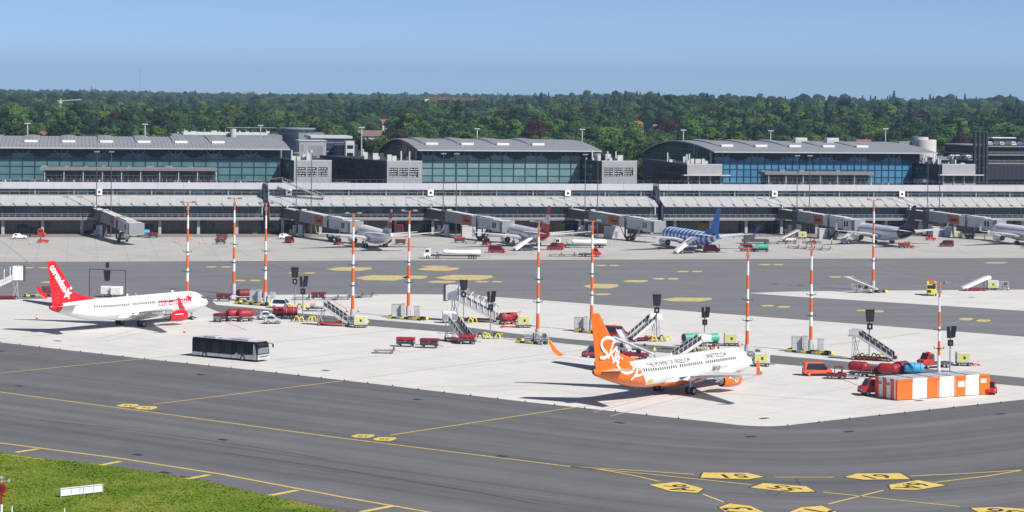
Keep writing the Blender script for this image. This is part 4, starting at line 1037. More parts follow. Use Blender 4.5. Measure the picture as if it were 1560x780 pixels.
for (x, y, s, mi, h, wd) in tl:
    p = px_of(x, y, 15); lm = next((l for a, b_, l in landm if a <= p < b_), 'beyond the %s edge of the picture' % ('left' if p < 0 else 'right'))
    key = (SHP[KN[s]], TONE[mi], lm); k = used_lab.get(key, 0); used_lab[key] = k + 1
    lab = '%s%s %s tree %s' % ('' if k == 0 else ordn[min(k, 19)], TONE[mi], SHP[KN[s]], lm)
    zg = float(hill(np.array(x), np.array(y)))
    pk = (s, mi)
    r = empty(KNAME[KN[s]], (x, y, zg), rngt.uniform(0, 6.28), lab, 'tree', 'trees in the belt behind the terminal'); r.scale = (wd * h, wd * h, h)
    c = bpy.data.objects.new('crown', crown_for(s, mi)); COL.objects.link(c); c.parent = r
    t = bpy.data.objects.new('trunk', trunks[KN[s]]); COL.objects.link(t); t.parent = r
    if t.data.materials: pass

# the far wood: one object that scatters the same kinds of crown
pts, scl, rots, idx = [], [], [], []
def add_tree(x, y, big=1.0):
    s, mi = choose(x, y); az = x / y
    if y > 1500 and az > -.02 and rngt.random() < .12: s, mi = rngt.choice((6, 8, 7)), 3
    if s == 7 and y > 2200: s = 6
    h = (rngt.uniform(.62, 1.0) + .45 * rngt.random() ** 3 * (y < 4000)) * big
    pts.append((x, y, float(hill(np.array(x), np.array(y))) - .3)); fat = 1.0 if KN[s] in ('conifer', 'pine') else rngt.uniform(1.1, 1.6); scl.append((h * fat, h * fat * rngt.uniform(.85, 1.15), h)); rots.append(rngt.uniform(0, 6.28)); idx.append((s, mi))
for (x, y) in rest: add_tree(x, y)
y = 1450.0
while y < 7800:
    sx = 11.5 + (y - 1450) * .0028; sy = 10 + (y - 1450) * .0085
    xw = .232 * y + 20; x = -xw
    while x < xw:
        lim = 3950 if x / y > .07 else 5200 if x / y > 0 else 7800
        if y < lim:
            xx = x + rngt.uniform(-.4, .4) * sx; yy = y + rngt.uniform(-.45, .45) * sy
            if clear(xx, yy, 4): add_tree(xx, yy, 1.25 + max(0, (y - 3000)) * .00006)
        x += sx * rngt.uniform(.8, 1.25)
    y += sy
KEYS = sorted(set(idx))
for s, mi in KEYS: crown_for(s, mi)
wood = bpy.data.meshes.new('far_wood')
wood.from_pydata(pts, [], [])
for nm, tp, dat in (('tscale', 'FLOAT_VECTOR', [c for v in scl for c in v]), ('tturn', 'FLOAT', rots), ('tkind', 'INT', [KEYS.index(k) for k in idx])):
    at = wood.attributes.new(nm, tp, 'POINT'); at.data.foreach_set('vector' if tp == 'FLOAT_VECTOR' else 'value', dat)
wo = bpy.data.objects.new('far_wood', wood); COL.objects.link(wo)
tag(wo, 'wooded hills of mixed green trees fading to blue at the horizon', 'wood', None, 'stuff')
ng = bpy.data.node_groups.new('scatter_crowns', 'GeometryNodeTree'); ng.is_modifier = True
ng.interface.new_socket('Geometry', in_out='INPUT', socket_type='NodeSocketGeometry'); ng.interface.new_socket('Geometry', in_out='OUTPUT', socket_type='NodeSocketGeometry')
gi = ng.nodes.new('NodeGroupInput'); go = ng.nodes.new('NodeGroupOutput'); ip = ng.nodes.new('GeometryNodeInstanceOnPoints'); g2 = ng.nodes.new('GeometryNodeGeometryToInstance')
srcs = []
for s, mi in KEYS:
    # use the crown of a real tree where there is one, else stand one more tree in the belt
    so = next((o for o in COL.objects if o.type == 'MESH' and o.data == crowns[(s, mi)]), None)
    if so is None:
        x, y = rest[len(srcs)][0], rest[len(srcs)][1]
        r = empty(KNAME[KN[s]], (x, y, float(hill(np.array(x), np.array(y)))), 0.5, '%s %s tree deep in the belt behind the terminal' % (TONE[mi], SHP[KN[s]]), 'tree', 'trees in the belt behind the terminal')
        so = bpy.data.objects.new('crown', crowns[(s, mi)]); COL.objects.link(so); so.parent = r
        t = bpy.data.objects.new('trunk', trunks[KN[s]]); COL.objects.link(t); t.parent = r
    srcs.append(so)
for so in reversed(srcs):
    oi = ng.nodes.new('GeometryNodeObjectInfo'); oi.inputs['Object'].default_value = so; oi.transform_space = 'ORIGINAL'
    ng.links.new(oi.outputs['Geometry'], g2.inputs[0])
def nattr(nm, tp):
    a = ng.nodes.new('GeometryNodeInputNamedAttribute'); a.data_type = tp; a.inputs[0].default_value = nm; return a.outputs[0]
ng.links.new(gi.outputs[0], ip.inputs['Points']); ng.links.new(g2.outputs[0], ip.inputs['Instance']); ip.inputs['Pick Instance'].default_value = True
ng.links.new(nattr('tkind', 'INT'), ip.inputs['Instance Index']); ng.links.new(nattr('tscale', 'FLOAT_VECTOR'), ip.inputs['Scale'])
cx_ = ng.nodes.new('ShaderNodeCombineXYZ'); ng.links.new(nattr('tturn', 'FLOAT'), cx_.inputs[2]); ng.links.new(cx_.outputs[0], ip.inputs['Rotation'])
ng.links.new(ip.outputs[0], go.inputs[0])
wo.modifiers.new('scatter', 'NODES').node_group = ng

# houses among the trees
M_tile = {'red': mat('red_roof_tile', (0.27, 0.09, 0.06), .8, var=.2), 'brown': mat('brown_roof_tile', (0.20, 0.13, 0.11), .8, var=.2), 'brick': mat('brick_red', (0.28, 0.10, 0.07), .85, var=.2)}
M_plaster = mat('pale_plaster', (0.55, 0.50, 0.44), .8, var=.15)
HL = ['red roofed house just above the left end of the hall roof', 'square brick house with red roof above the leftmost hall', 'large house with bright red roof among trees left of the middle hall', 'brown roofed house right of the large red one', 'small red roofed house above the navy offices',
      'small red roofed house above the left end of the middle hall', 'distant small red roofed house above the middle hall', 'long brown roofed row house behind the tall lamp post', 'red roofed house above the gap between the halls', 'brown roofed house nearest the gable of the blue hall', 'small brown house left of the gable of the blue hall',
      'red roof peeping just over the blue glass hall', 'small red roofed house beside the navy offices, left of its neighbour']
for i, (px, py, D, w, l, tone, hd) in enumerate(HOUSES):
    d = ray(px, py); zt = CAMH + d.z * D; x = d.x * D; rh = 3.6; zg = float(hill(np.array(x), np.array(D)))
    r = empty('house', (x, D, zg), hd, HL[i], 'house', 'houses among the trees'); ht = max(zt - zg, 7)
    b = MB(); b.box(-l / 2, l / 2, -w / 2, w / 2, -2, ht - rh); b.prism([(-w / 2, ht - rh), (w / 2, ht - rh), (0, ht - .3)], 'x', -l / 2, l / 2); b.build('wall', M_tile['brick'] if tone == 'brick' else M_plaster, r)
    b = MB(); e = .7
    for s in (-1, 1):
        b.prism([(s * (w / 2 + e), ht - rh - .7), (0, ht), (0, ht + .25), (s * (w / 2 + e), ht - rh - .45)], 'x', -l / 2 - e, l / 2 + e)
    o = b.build('roof', M_tile[tone] if tone != 'brick' else M_tile['red'], r)
    b = MB(); b.box(l * .2, l * .2 + .9, .3, 1.2, ht - 1.6, ht + 1.1); b.build('chimney', M_tile['brick'], o)
    for k in range(3):
        xk = -l / 2 + (k + .5) * l / 3; b = MB(); b.box(xk - .6, xk + .6, -w / 2 - .06, -w / 2 - .01, ht - rh - 2.0, ht - rh - .7); b.build('window', M_gfl, r)

# far landmarks on the skyline
def far_block(px, py, D, parts_, label, cat='building'):
    d = ray(px, py); x = d.x * D; r = empty('distant_building', (x, D, 0), 0, label, cat); s = D / FPX
    zt = CAMH + d.z * D
    b = MB()
    for (dx0, dx1, dy0) in parts_: b.box(dx0 * s, dx1 * s, 0, 30, 0, zt - dy0 * s)
    b.build('wall', M_white2, r)
    b = MB()
    for (dx0, dx1, dy0) in parts_:
        for k in range(3): b.box(dx0 * s + 1, dx1 * s - 1, -.3, -.02, zt - dy0 * s - 5 - k * 7, zt - dy0 * s - 3 - k * 7)
    b.build('window_bands', M_grey, r); return r
far_block(143, 131, 8200, [(-8, 7, 4), (-5, -1, 0), (1, 3, 2)], 'pale high block on the skyline at the left')
far_block(178, 138.5, 8000, [(-6, 4, 0)], 'low white roof on the skyline right of the high block')
far_block(295, 137, 8200, [(-7, 0, 1), (0, 2, 0)], 'small white block on the skyline above the left hall')
far_block(382, 138, 8200, [(-12, 10, 1), (0, 6, 0)], 'long low white building on the skyline')
far_block(474, 139, 8200, [(-6, 6, 1)], 'small pale building on the skyline above the navy offices')
far_block(672, 140, 8200, [(-8, 12, 1), (3, 9, 0)], 'pale building on the skyline above the middle hall')
far_block(1530, 146.5, 5000, [(-12, -3, 1), (-3, 4, 0), (5, 9, 2)], 'pale building on the skyline at the far right')
r = empty('tower_crane', (ray(105, 150).x * 2300, 2300, 4), 0.0, 'white tower crane standing in the wood above the left hall', 'crane')
b = MB(); b.bar((-8, 0, -5), (-8, 0, 29), 1.0); b.build('mast', M_lgrey, r)
b = MB(); b.bar((-11, 0, 26.5), (12, 3, 28.2), .8); b.build('jib', M_lgrey, r)
b = MB(); b.box(-9.5, -6.5, -1, 1, 24, 26.3); b.build('cabin', M_offw, r)
_d = ray(650, 151)
r = empty('tower_crane', (_d.x * 2600, 2600, 8), 0.0, 'orange tower crane jib lying over the wood above the middle hall', 'crane')
zt = CAMH + _d.z * 2600 - 8
b = MB(); b.bar((2, 0, -5), (2, 0, zt), 1.3); b.build('mast', M_orange, r)
b = MB()
for z in (0, 1.8): b.bar((0, 0, zt + z), (56, 4, zt + z - .6), .5)
for k in range(18): b.bar((k * 3.1, k * .22, zt), (k * 3.1 + 1.5, k * .22, zt + 1.8), .3)
b.build('jib', mat('crane_orange', (0.50, 0.16, 0.06), .6), r)
b = MB(); b.box(-2, 3, -1.5, 1.5, zt - 2.5, zt); b.build('cabin', M_white, r)
_d = ray(213, 100)
r = empty('radio_mast', (_d.x * 7600, 7600, 0), 0.0, 'faint thin radio mast rising above the left skyline', 'radio mast')
b = MB(); b.bar((0, 0, 0), (0, 0, CAMH + _d.z * 7600), .7); b.build('mast', M_grey, r)
b = MB(); b.box(-1.2, 1.2, -1.2, 1.2, 100, 103); b.build('antenna', M_grey, r)
# haze: even thin air round everything
b = MB(); b.box(-10050, 10050, -450, 10550, -1.3, 150)
m = bpy.data.materials.new('haze_air'); m.use_nodes = True; nt = m.node_tree; nt.nodes.remove(nt.nodes['Principled BSDF'])
pv = nt.nodes.new('ShaderNodeVolumePrincipled'); pv.inputs['Color'].default_value = (0.50, 0.72, 1.0, 1); pv.inputs['Density'].default_value = 0.00008; pv.inputs['Anisotropy'].default_value = 0.2
nt.links.new(pv.outputs[0], nt.nodes['Material Output'].inputs['Volume'])
o = b.build('haze', m); tag(o, 'thin bluish summer haze over the airfield and woods', 'haze', None, 'stuff')
# ---------------------------------------------------------------- aircraft
ST = [(0, .04, -.42, .04), (.12, .30, -.42, .28), (.5, .62, -.38, .58), (1.1, .98, -.30, .92), (1.9, 1.30, -.2, 1.28), (2.8, 1.56, -.10, 1.62), (3.8, 1.74, -.03, 1.86), (5.2, 1.86, 0, 1.99), (6.5, 1.88, 0, 2.0), (15, 1.88, 0, 2.0), (26, 1.88, 0, 2.0),
      (28, 1.84, .07, 1.93), (30, 1.72, .20, 1.78), (32, 1.50, .38, 1.56), (34, 1.20, .60, 1.27), (36, .84, .84, .93), (37.5, .56, 1.02, .64), (38.4, .36, 1.12, .42), (38.7, .22, 1.16, .26)]
def fus(s):
    for a, b_ in zip(ST, ST[1:]):
        if a[0] <= s <= b_[0]:
            t = (s - a[0]) / (b_[0] - a[0]); return tuple(a[i] + (b_[i] - a[i]) * t for i in (1, 2, 3))
    return ST[-1][1:]
ZC = 3.38; GS = 19.6
def surf(s, h, side=-1, off=.03):
    """point on the fuselage skin: s metres behind the nose, h metres up the side from the widest line"""
    ry, zc, rz = fus(s); th = h / ((ry + rz) / 2)
    return Vector((GS - s, side * (ry + off) * math.cos(th), ZC + zc + (rz + off) * math.sin(th)))
def patch(b, s0, s1, h0, h1, side=-1, off=.03, n=2, k=2, m=0):
    for i in range(n):
        for j in range(k):
            sa, sb = s0 + (s1 - s0) * i / n, s0 + (s1 - s0) * (i + 1) / n; ha, hb = h0 + (h1 - h0) * j / k, h0 + (h1 - h0) * (j + 1) / k
            b.poly([surf(sa, ha, side, off), surf(sb, ha, side, off), surf(sb, hb, side, off), surf(sa, hb, side, off)], m)
def wrap_mesh(me, fn, cuts):
    bm = bmesh.new(); bm.from_mesh(me)
    for c, nrm in cuts: bmesh.ops.bisect_plane(bm, geom=bm.verts[:] + bm.edges[:] + bm.faces[:], plane_co=c, plane_no=nrm)
    for v in bm.verts: v.co = fn(v.co.x, v.co.y)
    bm.to_mesh(me); bm.free(); return me
def fus_text(body, s0, h, size, m, parent, name='lettering', side=-1, bold=.02, shear=0, width=None):
    """text along the fuselage side; its left edge s0 metres behind the nose on the right-hand side"""
    me = text_mesh(body, size, 0, bold, shear, 'LEFT'); xs = [v.co.x for v in me.vertices]; k = 1.0
    if width: k = width / (max(xs) - min(xs))
    cuts = [((0, y, 0), (0, 1, 0)) for y in np.arange(-size, size, .22)] + ([((x, 0, 0), (1, 0, 0)) for x in np.arange(0, max(xs), .7)])
    wrap_mesh(me, lambda x, y: surf(s0 - x * k, h + y, side, .035), cuts); me.materials.append(m)
    o = bpy.data.objects.new(name, me); COL.objects.link(o); o.parent = parent; return o
def star_pts(cx, cy, r, rot=0, n=5, inner=.42):
    return [(cx + (r if i % 2 == 0 else r * inner) * math.sin(rot + i * math.pi / n), cy + (r if i % 2 == 0 else r * inner) * math.cos(rot + i * math.pi / n)) for i in range(2 * n)]
def stroke(b, pts, w, fn, m=0):
    """brush stroke along points, mapped onto a surface by fn(s, z)"""
    P2 = []
    for i in range(len(pts) - 1):                                   # Catmull-Rom smoothing
        p0 = Vector((*pts[max(i - 1, 0)], 0)); p1 = Vector((*pts[i], 0)); p2 = Vector((*pts[i + 1], 0)); p3 = Vector((*pts[min(i + 2, len(pts) - 1)], 0))
        for k in range(5):
            t = k / 5; P2.append(.5 * ((2 * p1) + (p2 - p0) * t + (2 * p0 - 5 * p1 + 4 * p2 - p3) * t * t + (-p0 + 3 * p1 - 3 * p2 + p3) * t ** 3))
    P2.append(Vector((*pts[-1], 0)))
    Ls, Rs = [], []
    for i, p in enumerate(P2):
        d = (P2[min(i + 1, len(P2) - 1)] - P2[max(i - 1, 0)]).normalized(); n = Vector((-d.y, d.x, 0)) * w / 2; Ls.append(p + n); Rs.append(p - n)
    for i in range(len(P2) - 1): b.poly([fn(*Rs[i].xy), fn(*Rs[i + 1].xy), fn(*Ls[i + 1].xy), fn(*Ls[i].xy)], m)
def foil(x, y, z, c, t, vertical=False):
    """8 point wing section, leading edge at s=x, chord c, thickness t"""
    q = [(0, 0), (.06, .55), (.3, 1), (.6, .75), (1, .06), (1, -.06), (.6, -.5), (.3, -.7), (.06, -.45)]
    return [Vector((GS - (x + a * c), y + (b_ * t / 2 if vertical else 0), z + (0 if vertical else b_ * t / 2))) for a, b_ in q]
M_awhite = mat('aircraft_white', (0.80, 0.80, 0.80), .28, var=.05, coat=.3)
M_wingg = mat('wing_grey', (0.42, 0.43, 0.45), .4, var=.12)
M_exh = mat('exhaust_metal', (0.30, 0.27, 0.24), .4, metal=.7, var=.3)
M_fan = mat('fan_dark', (0.03, 0.03, 0.035), .5, var=0)
M_win = mat('cabin_window', (0.03, 0.035, 0.045), .15, var=0)
def livery(name, base, col, a, b_, c, col2=None, rough=.28):
    """paint scheme of a fuselage: second colour where a*x + b*z > c in the aircraft's own coordinates"""
    m, nt, N, L, b = nodes_mat(name); tc = N.new('ShaderNodeTexCoord'); sp = N.new('ShaderNodeSeparateXYZ'); L.new(tc.outputs['Object'], sp.inputs[0])
    v = None
    for (aa, bb, cc) in ([(a, b_, c)] if not isinstance(a, list) else a):
        t = math_(N, L, 'ADD', math_(N, L, 'MULTIPLY', sp.outputs[0], aa), math_(N, L, 'MULTIPLY', sp.outputs[2], bb)); g = math_(N, L, 'GREATER_THAN', t, cc)
        v = g if v is None else math_(N, L, 'MAXIMUM', v, g)
    mpd = N.new('ShaderNodeMapping'); mpd.inputs['Scale'].default_value = (.35, 1, 1.6); L.new(tc.outputs['Object'], mpd.inputs[0]); dn = math_(N, L, 'MULTIPLY_ADD', noise(N, L, mpd.outputs[0], .9, 6, .65), .22, .87, True)
    fr_ = math_(N, L, 'FRACT', math_(N, L, 'MULTIPLY', math_(N, L, 'ADD', sp.outputs[0], 100), 1 / 2.9)); dn = math_(N, L, 'MULTIPLY', dn, math_(N, L, 'MULTIPLY_ADD', math_(N, L, 'LESS_THAN', fr_, .025), -.10, 1.0))
    cd = N.new('ShaderNodeCombineColor'); [L.new(dn, cd.inputs[q]) for q in range(3)]
    L.new(mixc(N, L, 1.0, mixc(N, L, v, base, col), cd.outputs[0], 'MULTIPLY'), b.inputs['Base Color']); b.inputs['Roughness'].default_value = rough; b.inputs['Coat Weight'].default_value = .3
    return m
def stripes_mat(name, c0, c1, per, duty=.5, x0=-100, lean=.25):
    m, nt, N, L, b = nodes_mat(name); tc = N.new('ShaderNodeTexCoord'); sp = N.new('ShaderNodeSeparateXYZ'); L.new(tc.outputs['Object'], sp.inputs[0])
    t = math_(N, L, 'MULTIPLY', math_(N, L, 'ADD', math_(N, L, 'ADD', sp.outputs[0], 100), math_(N, L, 'MULTIPLY', sp.outputs[2], lean)), 1 / per)
    L.new(mixc(N, L, math_(N, L, 'LESS_THAN', math_(N, L, 'FRACT', t), duty), c0, c1), b.inputs['Base Color']); b.inputs['Roughness'].default_value = .35; return m

def aircraft(name, loc, hd, label, body, fin, eng, winglet, stab=None, detail=True, fin_h=12.5, tailcone=None):
    r = empty(name, loc, hd, label, 'airliner')
    b = MB(); n = 28
    # resample stations for a smooth nose
    ss = sorted(set([a[0] for a in ST] + [.25, .8, 1.5, 2.3, 3.3, 4.5, 29, 31, 33, 35, 36.8]))
    rings = []
    for s in ss:
        ry, zc, rz = fus(s); rings.append([(GS - s, -ry * math.cos(2 * math.pi * i / n), ZC + zc + rz * math.sin(2 * math.pi * i / n)) for i in range(n)])
    b.loft(rings, 0); fo = b.build('fuselage', body, r)
    # belly fairing
    b = MB(); b.loft([[(GS - s, -w * math.cos(2 * math.pi * i / 14), 2.0 + h * math.sin(2 * math.pi * i / 14)) for i in range(14)] for s, w, h in ((12.2, .5, .3), (14, 1.9, .85), (17, 2.15, 1.0), (21, 2.1, .98), (23.5, 1.5, .7), (25.5, .4, .3))], 0)
    b.build('belly_fairing', body if not isinstance(body, list) else body, r)
    M_w = M_wingg
    for sd in (-1, 1):
        w = MB(); w.loft([foil(12.9, sd * 1.5, 2.45, 8.2, .9), foil(16.3, sd * 5.9, 3.1, 4.9, .55), foil(19.6, sd * 11.3, 3.7, 3.1, .32), foil(22.9, sd * 16.7, 4.25, 1.6, .18)], 0, sm=True)
        wo_ = w.build('wing', mat('wing_skin', (0.66, 0.67, 0.68), .35, var=.1), r)
        w = MB(); w.loft([foil(22.9, sd * 16.7, 4.25, 1.6, .18), foil(23.3, sd * 17.15, 4.45, 1.5, .15), foil(24.2, sd * 17.45, 5.15, 1.15, .11), foil(25.3, sd * 17.8, 6.45, .6, .07)], 0); w.build('winglet', winglet, wo_)
        for (y, s, Lf) in ((3.6, 19.0, 3.6), (8.2, 18.9, 3.4), (11.8, 20.6, 2.8)):
            zz = 2.55 + (y - 1.5) * .12; f = MB(); f.loft([[(GS - (s + t * Lf), sd * y + q * .24 * math.cos(2 * math.pi * i / 8), zz - .36 + q * .36 * math.sin(2 * math.pi * i / 8)) for i in range(8)] for t, q in ((0, .15), (.25, .9), (.6, 1), (1, .12))], 0); f.build('flap_fairing', M_awhite, wo_)
        w = MB()   # flaps hanging at the trailing edge
        w.loft([[Vector((GS - 20.7, sd * 2.0, 2.3)), Vector((GS - 21.7, sd * 2.0, 2.1)), Vector((GS - 21.7, sd * 2.0, 2.05)), Vector((GS - 20.7, sd * 2.0, 2.2))], [Vector((GS - 20.9, sd * 5.8, 3.0)), Vector((GS - 21.5, sd * 5.8, 2.9)), Vector((GS - 21.5, sd * 5.8, 2.86)), Vector((GS - 20.9, sd * 5.8, 2.92))], [Vector((GS - 22.5, sd * 11.8, 3.68)), Vector((GS - 23.0, sd * 11.8, 3.62)), Vector((GS - 23.0, sd * 11.8, 3.58)), Vector((GS - 22.5, sd * 11.8, 3.6))]], 0, sm=False); w.build('flap', M_wingg, wo_)
        # engine
        ye = sd * 4.83; e = MB(); N_ = 22
        prof = [(11.0, .80, 0), (10.85, .92, 0), (11.0, 1.0, 0), (11.8, 1.08, 0), (13.2, 1.06, 0), (14.6, .90, 0), (15.0, .80, 0)]
        e.loft([[(GS - s, ye + q * math.cos(2 * math.pi * i / N_), 1.68 + q * .97 * math.sin(2 * math.pi * i / N_)) for i in range(N_)] for s, q, _ in prof], 0, caps=False)
        eo = e.build('engine', eng, r)
        e = MB(); e.tube((GS - 11.05, ye, 1.68), (GS - 11.35, ye, 1.68), .82, .8, n=20); e.tube((GS - 14.9, ye, 1.68), (GS - 14.7, ye, 1.68), .82, .82, n=20); e.build('fan', M_fan, eo)
        e = MB(); e.tube((GS - 14.5, ye, 1.68), (GS - 15.7, ye, 1.68), .62, .42, n=18); e.tube((GS - 15.7, ye, 1.68), (GS - 16.5, ye, 1.68), .30, .05, n=12); e.build('exhaust', M_exh, eo)
        e = MB(); e.loft([[Vector((GS - 11.2, ye, 1.85 + 1.0)), Vector((GS - 11.25, ye + .02, 2.85))] + [Vector((GS - 11.2, ye - .01, 2.80))], ] * 1 + [[Vector((GS - 13.0, ye, 3.35)), Vector((GS - 13.1, ye + .22, 2.7)), Vector((GS - 13.1, ye - .22, 2.7))], [Vector((GS - 16.8, ye, 2.9)), Vector((GS - 16.8, ye + .2, 2.3)), Vector((GS - 16.8, ye - .2, 2.3))]], 0, sm=False); e.build('pylon', M_awhite, eo)
        # tailplane
        w = MB(); w.loft([foil(33.3, sd * .4, 4.55, 4.3, .42), foil(37.4, sd * 7.15, 5.35, 1.5, .14)], 0, sm=True); w.build('tailplane', stab or mat('wing_skin', (0.66, 0.67, 0.68), .35), r)
        # main gear
        w = MB(); w.tube((0.1, sd * 2.75, .55), (0.1, sd * 2.7, 2.3), .13, .16, n=8); w.bar((.1, sd * 2.75, .9), (.1, sd * 1.4, 2.0), .09); w.bar((.2, sd * 2.75, .8), (1.3, sd * 2.5, 2.1), .08)
        go = w.build('landing_gear', M_lgrey, r)
        for q in (-.43, .43):
            ww = MB(); ww.wheel(0.1, sd * 2.75 + q, .56, .38, 0, 1); ww.build('wheel', [M_black, M_hub], go)
    # fin
    b = MB(); k = (fin_h - 5.4) / 7.1
    def fr(sl, st, z, t): return [Vector((GS - sl, 0, z)), Vector((GS - (sl + (st - sl) * .14), t / 2, z)), Vector((GS - (sl + (st - sl) * .55), t / 2, z)), Vector((GS - st, .02, z)), Vector((GS - st, -.02, z)), Vector((GS - (sl + (st - sl) * .55), -t / 2, z)), Vector((GS - (sl + (st - sl) * .14), -t / 2, z))]
    b.loft([fr(31.4, 38.1, 4.7, .56), fr(32.5, 38.3, 5.4 + .7 * k, .50), fr(33.1, 38.4, 5.4 + 1.45 * k, .46), fr(35.3, 38.85, 5.4 + 4.3 * k, .36), fr(37.45, 39.35, fin_h - .12, .22), fr(37.7, 39.35, fin_h, .12)], 0, sm=False)
    fn_ = b.build('fin', fin, r)
    b = MB(); b.loft([[Vector((GS - 27.8, 0, 5.33)), Vector((GS - 27.9, .05, 5.25)), Vector((GS - 27.9, -.05, 5.25))], [Vector((GS - 30.5, 0, 5.98)), Vector((GS - 30.5, .22, 5.1)), Vector((GS - 30.5, -.22, 5.1))], [Vector((GS - 33.05, 0, 5.4 + 1.4 * k)), Vector((GS - 33.4, .25, 4.9)), Vector((GS - 33.4, -.25, 4.9))], [Vector((GS - 35, 0, 5.4 + 1.0 * k)), Vector((GS - 35, .2, 5.0)), Vector((GS - 35, -.2, 5.0))]], 0, sm=False); b.build('fin_root', fin, fn_)
    # nose gear
    w = MB(); w.tube((15.6, 0, .4), (15.5, 0, 1.9), .09, .12, n=8); w.bar((15.6, 0, .7), (14.6, 0, 1.9), .07); go = w.build('nose_gear', M_lgrey, r)
    for q in (-.22, .22): ww = MB(); ww.wheel(15.6, q, .35, .2, 0, 1); ww.build('wheel', [M_black, M_hub], go)
    # cockpit glass
    b = MB()
    for sd in (-1, 1):
        patch(b, 1.75, 2.35, .58, 1.05, sd, .02); patch(b, 2.42, 3.05, .72, 1.15, sd, .02); 
    for sd in (-1, 1): patch(b, 1.45, 1.72, .75, 1.35, sd, .02)
    b.build('cockpit_window', M_win, r)
    if detail:
        wm = None
        for sd in (-1, 1):
            for i in range(44):
                s = 6.6 + i * .535
                if sd == -1 and i in (15, 27): continue
                b = MB(); patch(b, s, s + .30, .46, .90, sd, .025, 1, 1); b.build('window', M_win, r)
            for s in (4.6, 29.9):
                b = MB()
                for (a0, a1, h0, h1) in ((s, s + .04, -.6, 1.15), (s + .86, s + .9, -.6, 1.15), (s, s + .9, 1.15, 1.19), (s, s + .9, -.64, -.6)): patch(b, a0, a1, h0, h1, sd, .015, 1, 3)
                b.build('door_outline', M_lgrey, r)
            b = MB()
            for s in (17.0, 18.0): patch(b, s, s + .5, .1, .95, sd, .012, 1, 1)
            b.build('emergency_exit', mat('exit_outline', (.6, .6, .61), .4), r)
        b = MB(); b.box(GS - 9.3, GS - 8.9, -.03, .03, 5.36, 5.75); b.box(GS - 20.6, GS - 20.2, -.03, .03, 5.36, 5.75); b.bar((1.5, 0, 5.35), (1.1, 0, 5.8), .05); b.build('antenna', M_awhite, r)
    else:
        b = MB()
        for sd in (-1, 1):
            for i in range(46): s = 6.2 + i * .55; patch(b, s, s + .27, .48, .82, sd, .02, 1, 1)
        b.build('cabin_windows', M_win, r)
    return r, fn_

# --- red tailed airliner
AM_red = mat('livery_red', (0.62, 0.010, 0.016), .32, var=.06, coat=.3)
AM_orange = mat('livery_orange', (0.74, 0.145, 0.004), .32, var=.05, coat=.3)
M_black_p = mat('lettering_dark', (0.03, 0.03, 0.04), .5, var=0)
M_lw = mat('lettering_white', (0.80, 0.80, 0.80), .4, var=0)
body_red = livery('livery_white_red_tail', (0.80, 0.80, 0.79), (0.62, 0.010, 0.016), [(-1, .62, 16.2 + .62 * 5.4)], None, None)
ac1, fin1 = aircraft('passenger_jet', (-67.58, 421, 0), rad(53.4), 'white airliner with red tail and engines parked at the left behind the black bus', body_red, AM_red, AM_red, AM_red, stab=mat('tailplane_grey', (.55, .55, .57), .4))
def fin_plane(s, z, off=.3): return Vector((GS - s, -off, z))
def fin_y(s, z):
    t = .30 - (z - 5.4) * .0245
    return max(.1, t * .98)
def fin_text(body, s0, z0, s1, z1, m, parent, bold=.03, size=1.0):
    me = text_mesh(body, 1.0, 0, bold, 0, 'LEFT'); xs = [v.co.x for v in me.vertices]; x0, x1 = min(xs), max(xs)
    L_ = math.hypot(s1 - s0, z1 - z0); k = L_ / (x1 - x0); dx, dz = (s1 - s0) / L_, (z1 - z0) / L_      # reading direction in (s, z)
    def fn(x, y):
        a = (x - x0) * k; c = y * k * size
        s = s0 + dx * a + (dz) * c; z = z0 + dz * a + (-dx) * c
        return Vector((GS - s, -(fin_y(s, z) + .02), z))
    # letters stand square to the reading direction (upwards towards the leading edge)
    bm = bmesh.new(); bm.from_mesh(me)
    for v in bm.verts: v.co = fn(v.co.x, v.co.y)
    bm.to_mesh(me); bm.free(); me.materials.append(m); o = bpy.data.objects.new('lettering', me); COL.objects.link(o); o.parent = parent; return o
fin_text('corendon', 38.55, 11.75, 35.35, 7.35, M_lw, fin1, .045, 1.35)
b = MB(); b.poly([(GS - s, -.33, z) for s, z in [(34.95 - (p[0]), 6.75 + p[1]) for p in star_pts(0, 0, 1.15, .25)]]); b.poly([(GS - (34.15 + .27 * math.cos(t)), -.31, 7.62 + .27 * math.sin(t)) for t in np.linspace(0, 6.28, 12, endpoint=False)]); b.build('star_emblem', M_lw, fin1)
fus_text('corendon', 14.6, .55, 2.1, mat('lettering_crimson', (0.50, 0.005, 0.05), .4, var=0), ac1, bold=.0, width=7.2)
b = MB(); b.poly([surf(6.55 - p[0], .85 + p[1], -1, .045) for p in star_pts(0, 0, .95, .2)]); b.poly([surf(5.7 - .2 * math.cos(t), 1.75 + .2 * math.sin(t), -1, .045) for t in np.linspace(0, 6.28, 10, endpoint=False)]); b.build('star_emblem', AM_red, ac1)
b = MB(); b.box(-1.2, 1.0, 0, .02, 0, .14); 
b = MB(); patch(b, 12.5 + .0, 14.4, -.02, .02, -1, .04, 4, 1)
b = MB()
for k in range(9): b.poly([(GS - 12.2 - k * .25, -5.905 + .0, 1.95), (GS - 12.38 - k * .25, -5.905, 1.95), (GS - 12.38 - k * .25, -5.895, 2.12), (GS - 12.2 - k * .25, -5.895, 2.12)])
b.build('engine_lettering', M_lw, ac1)

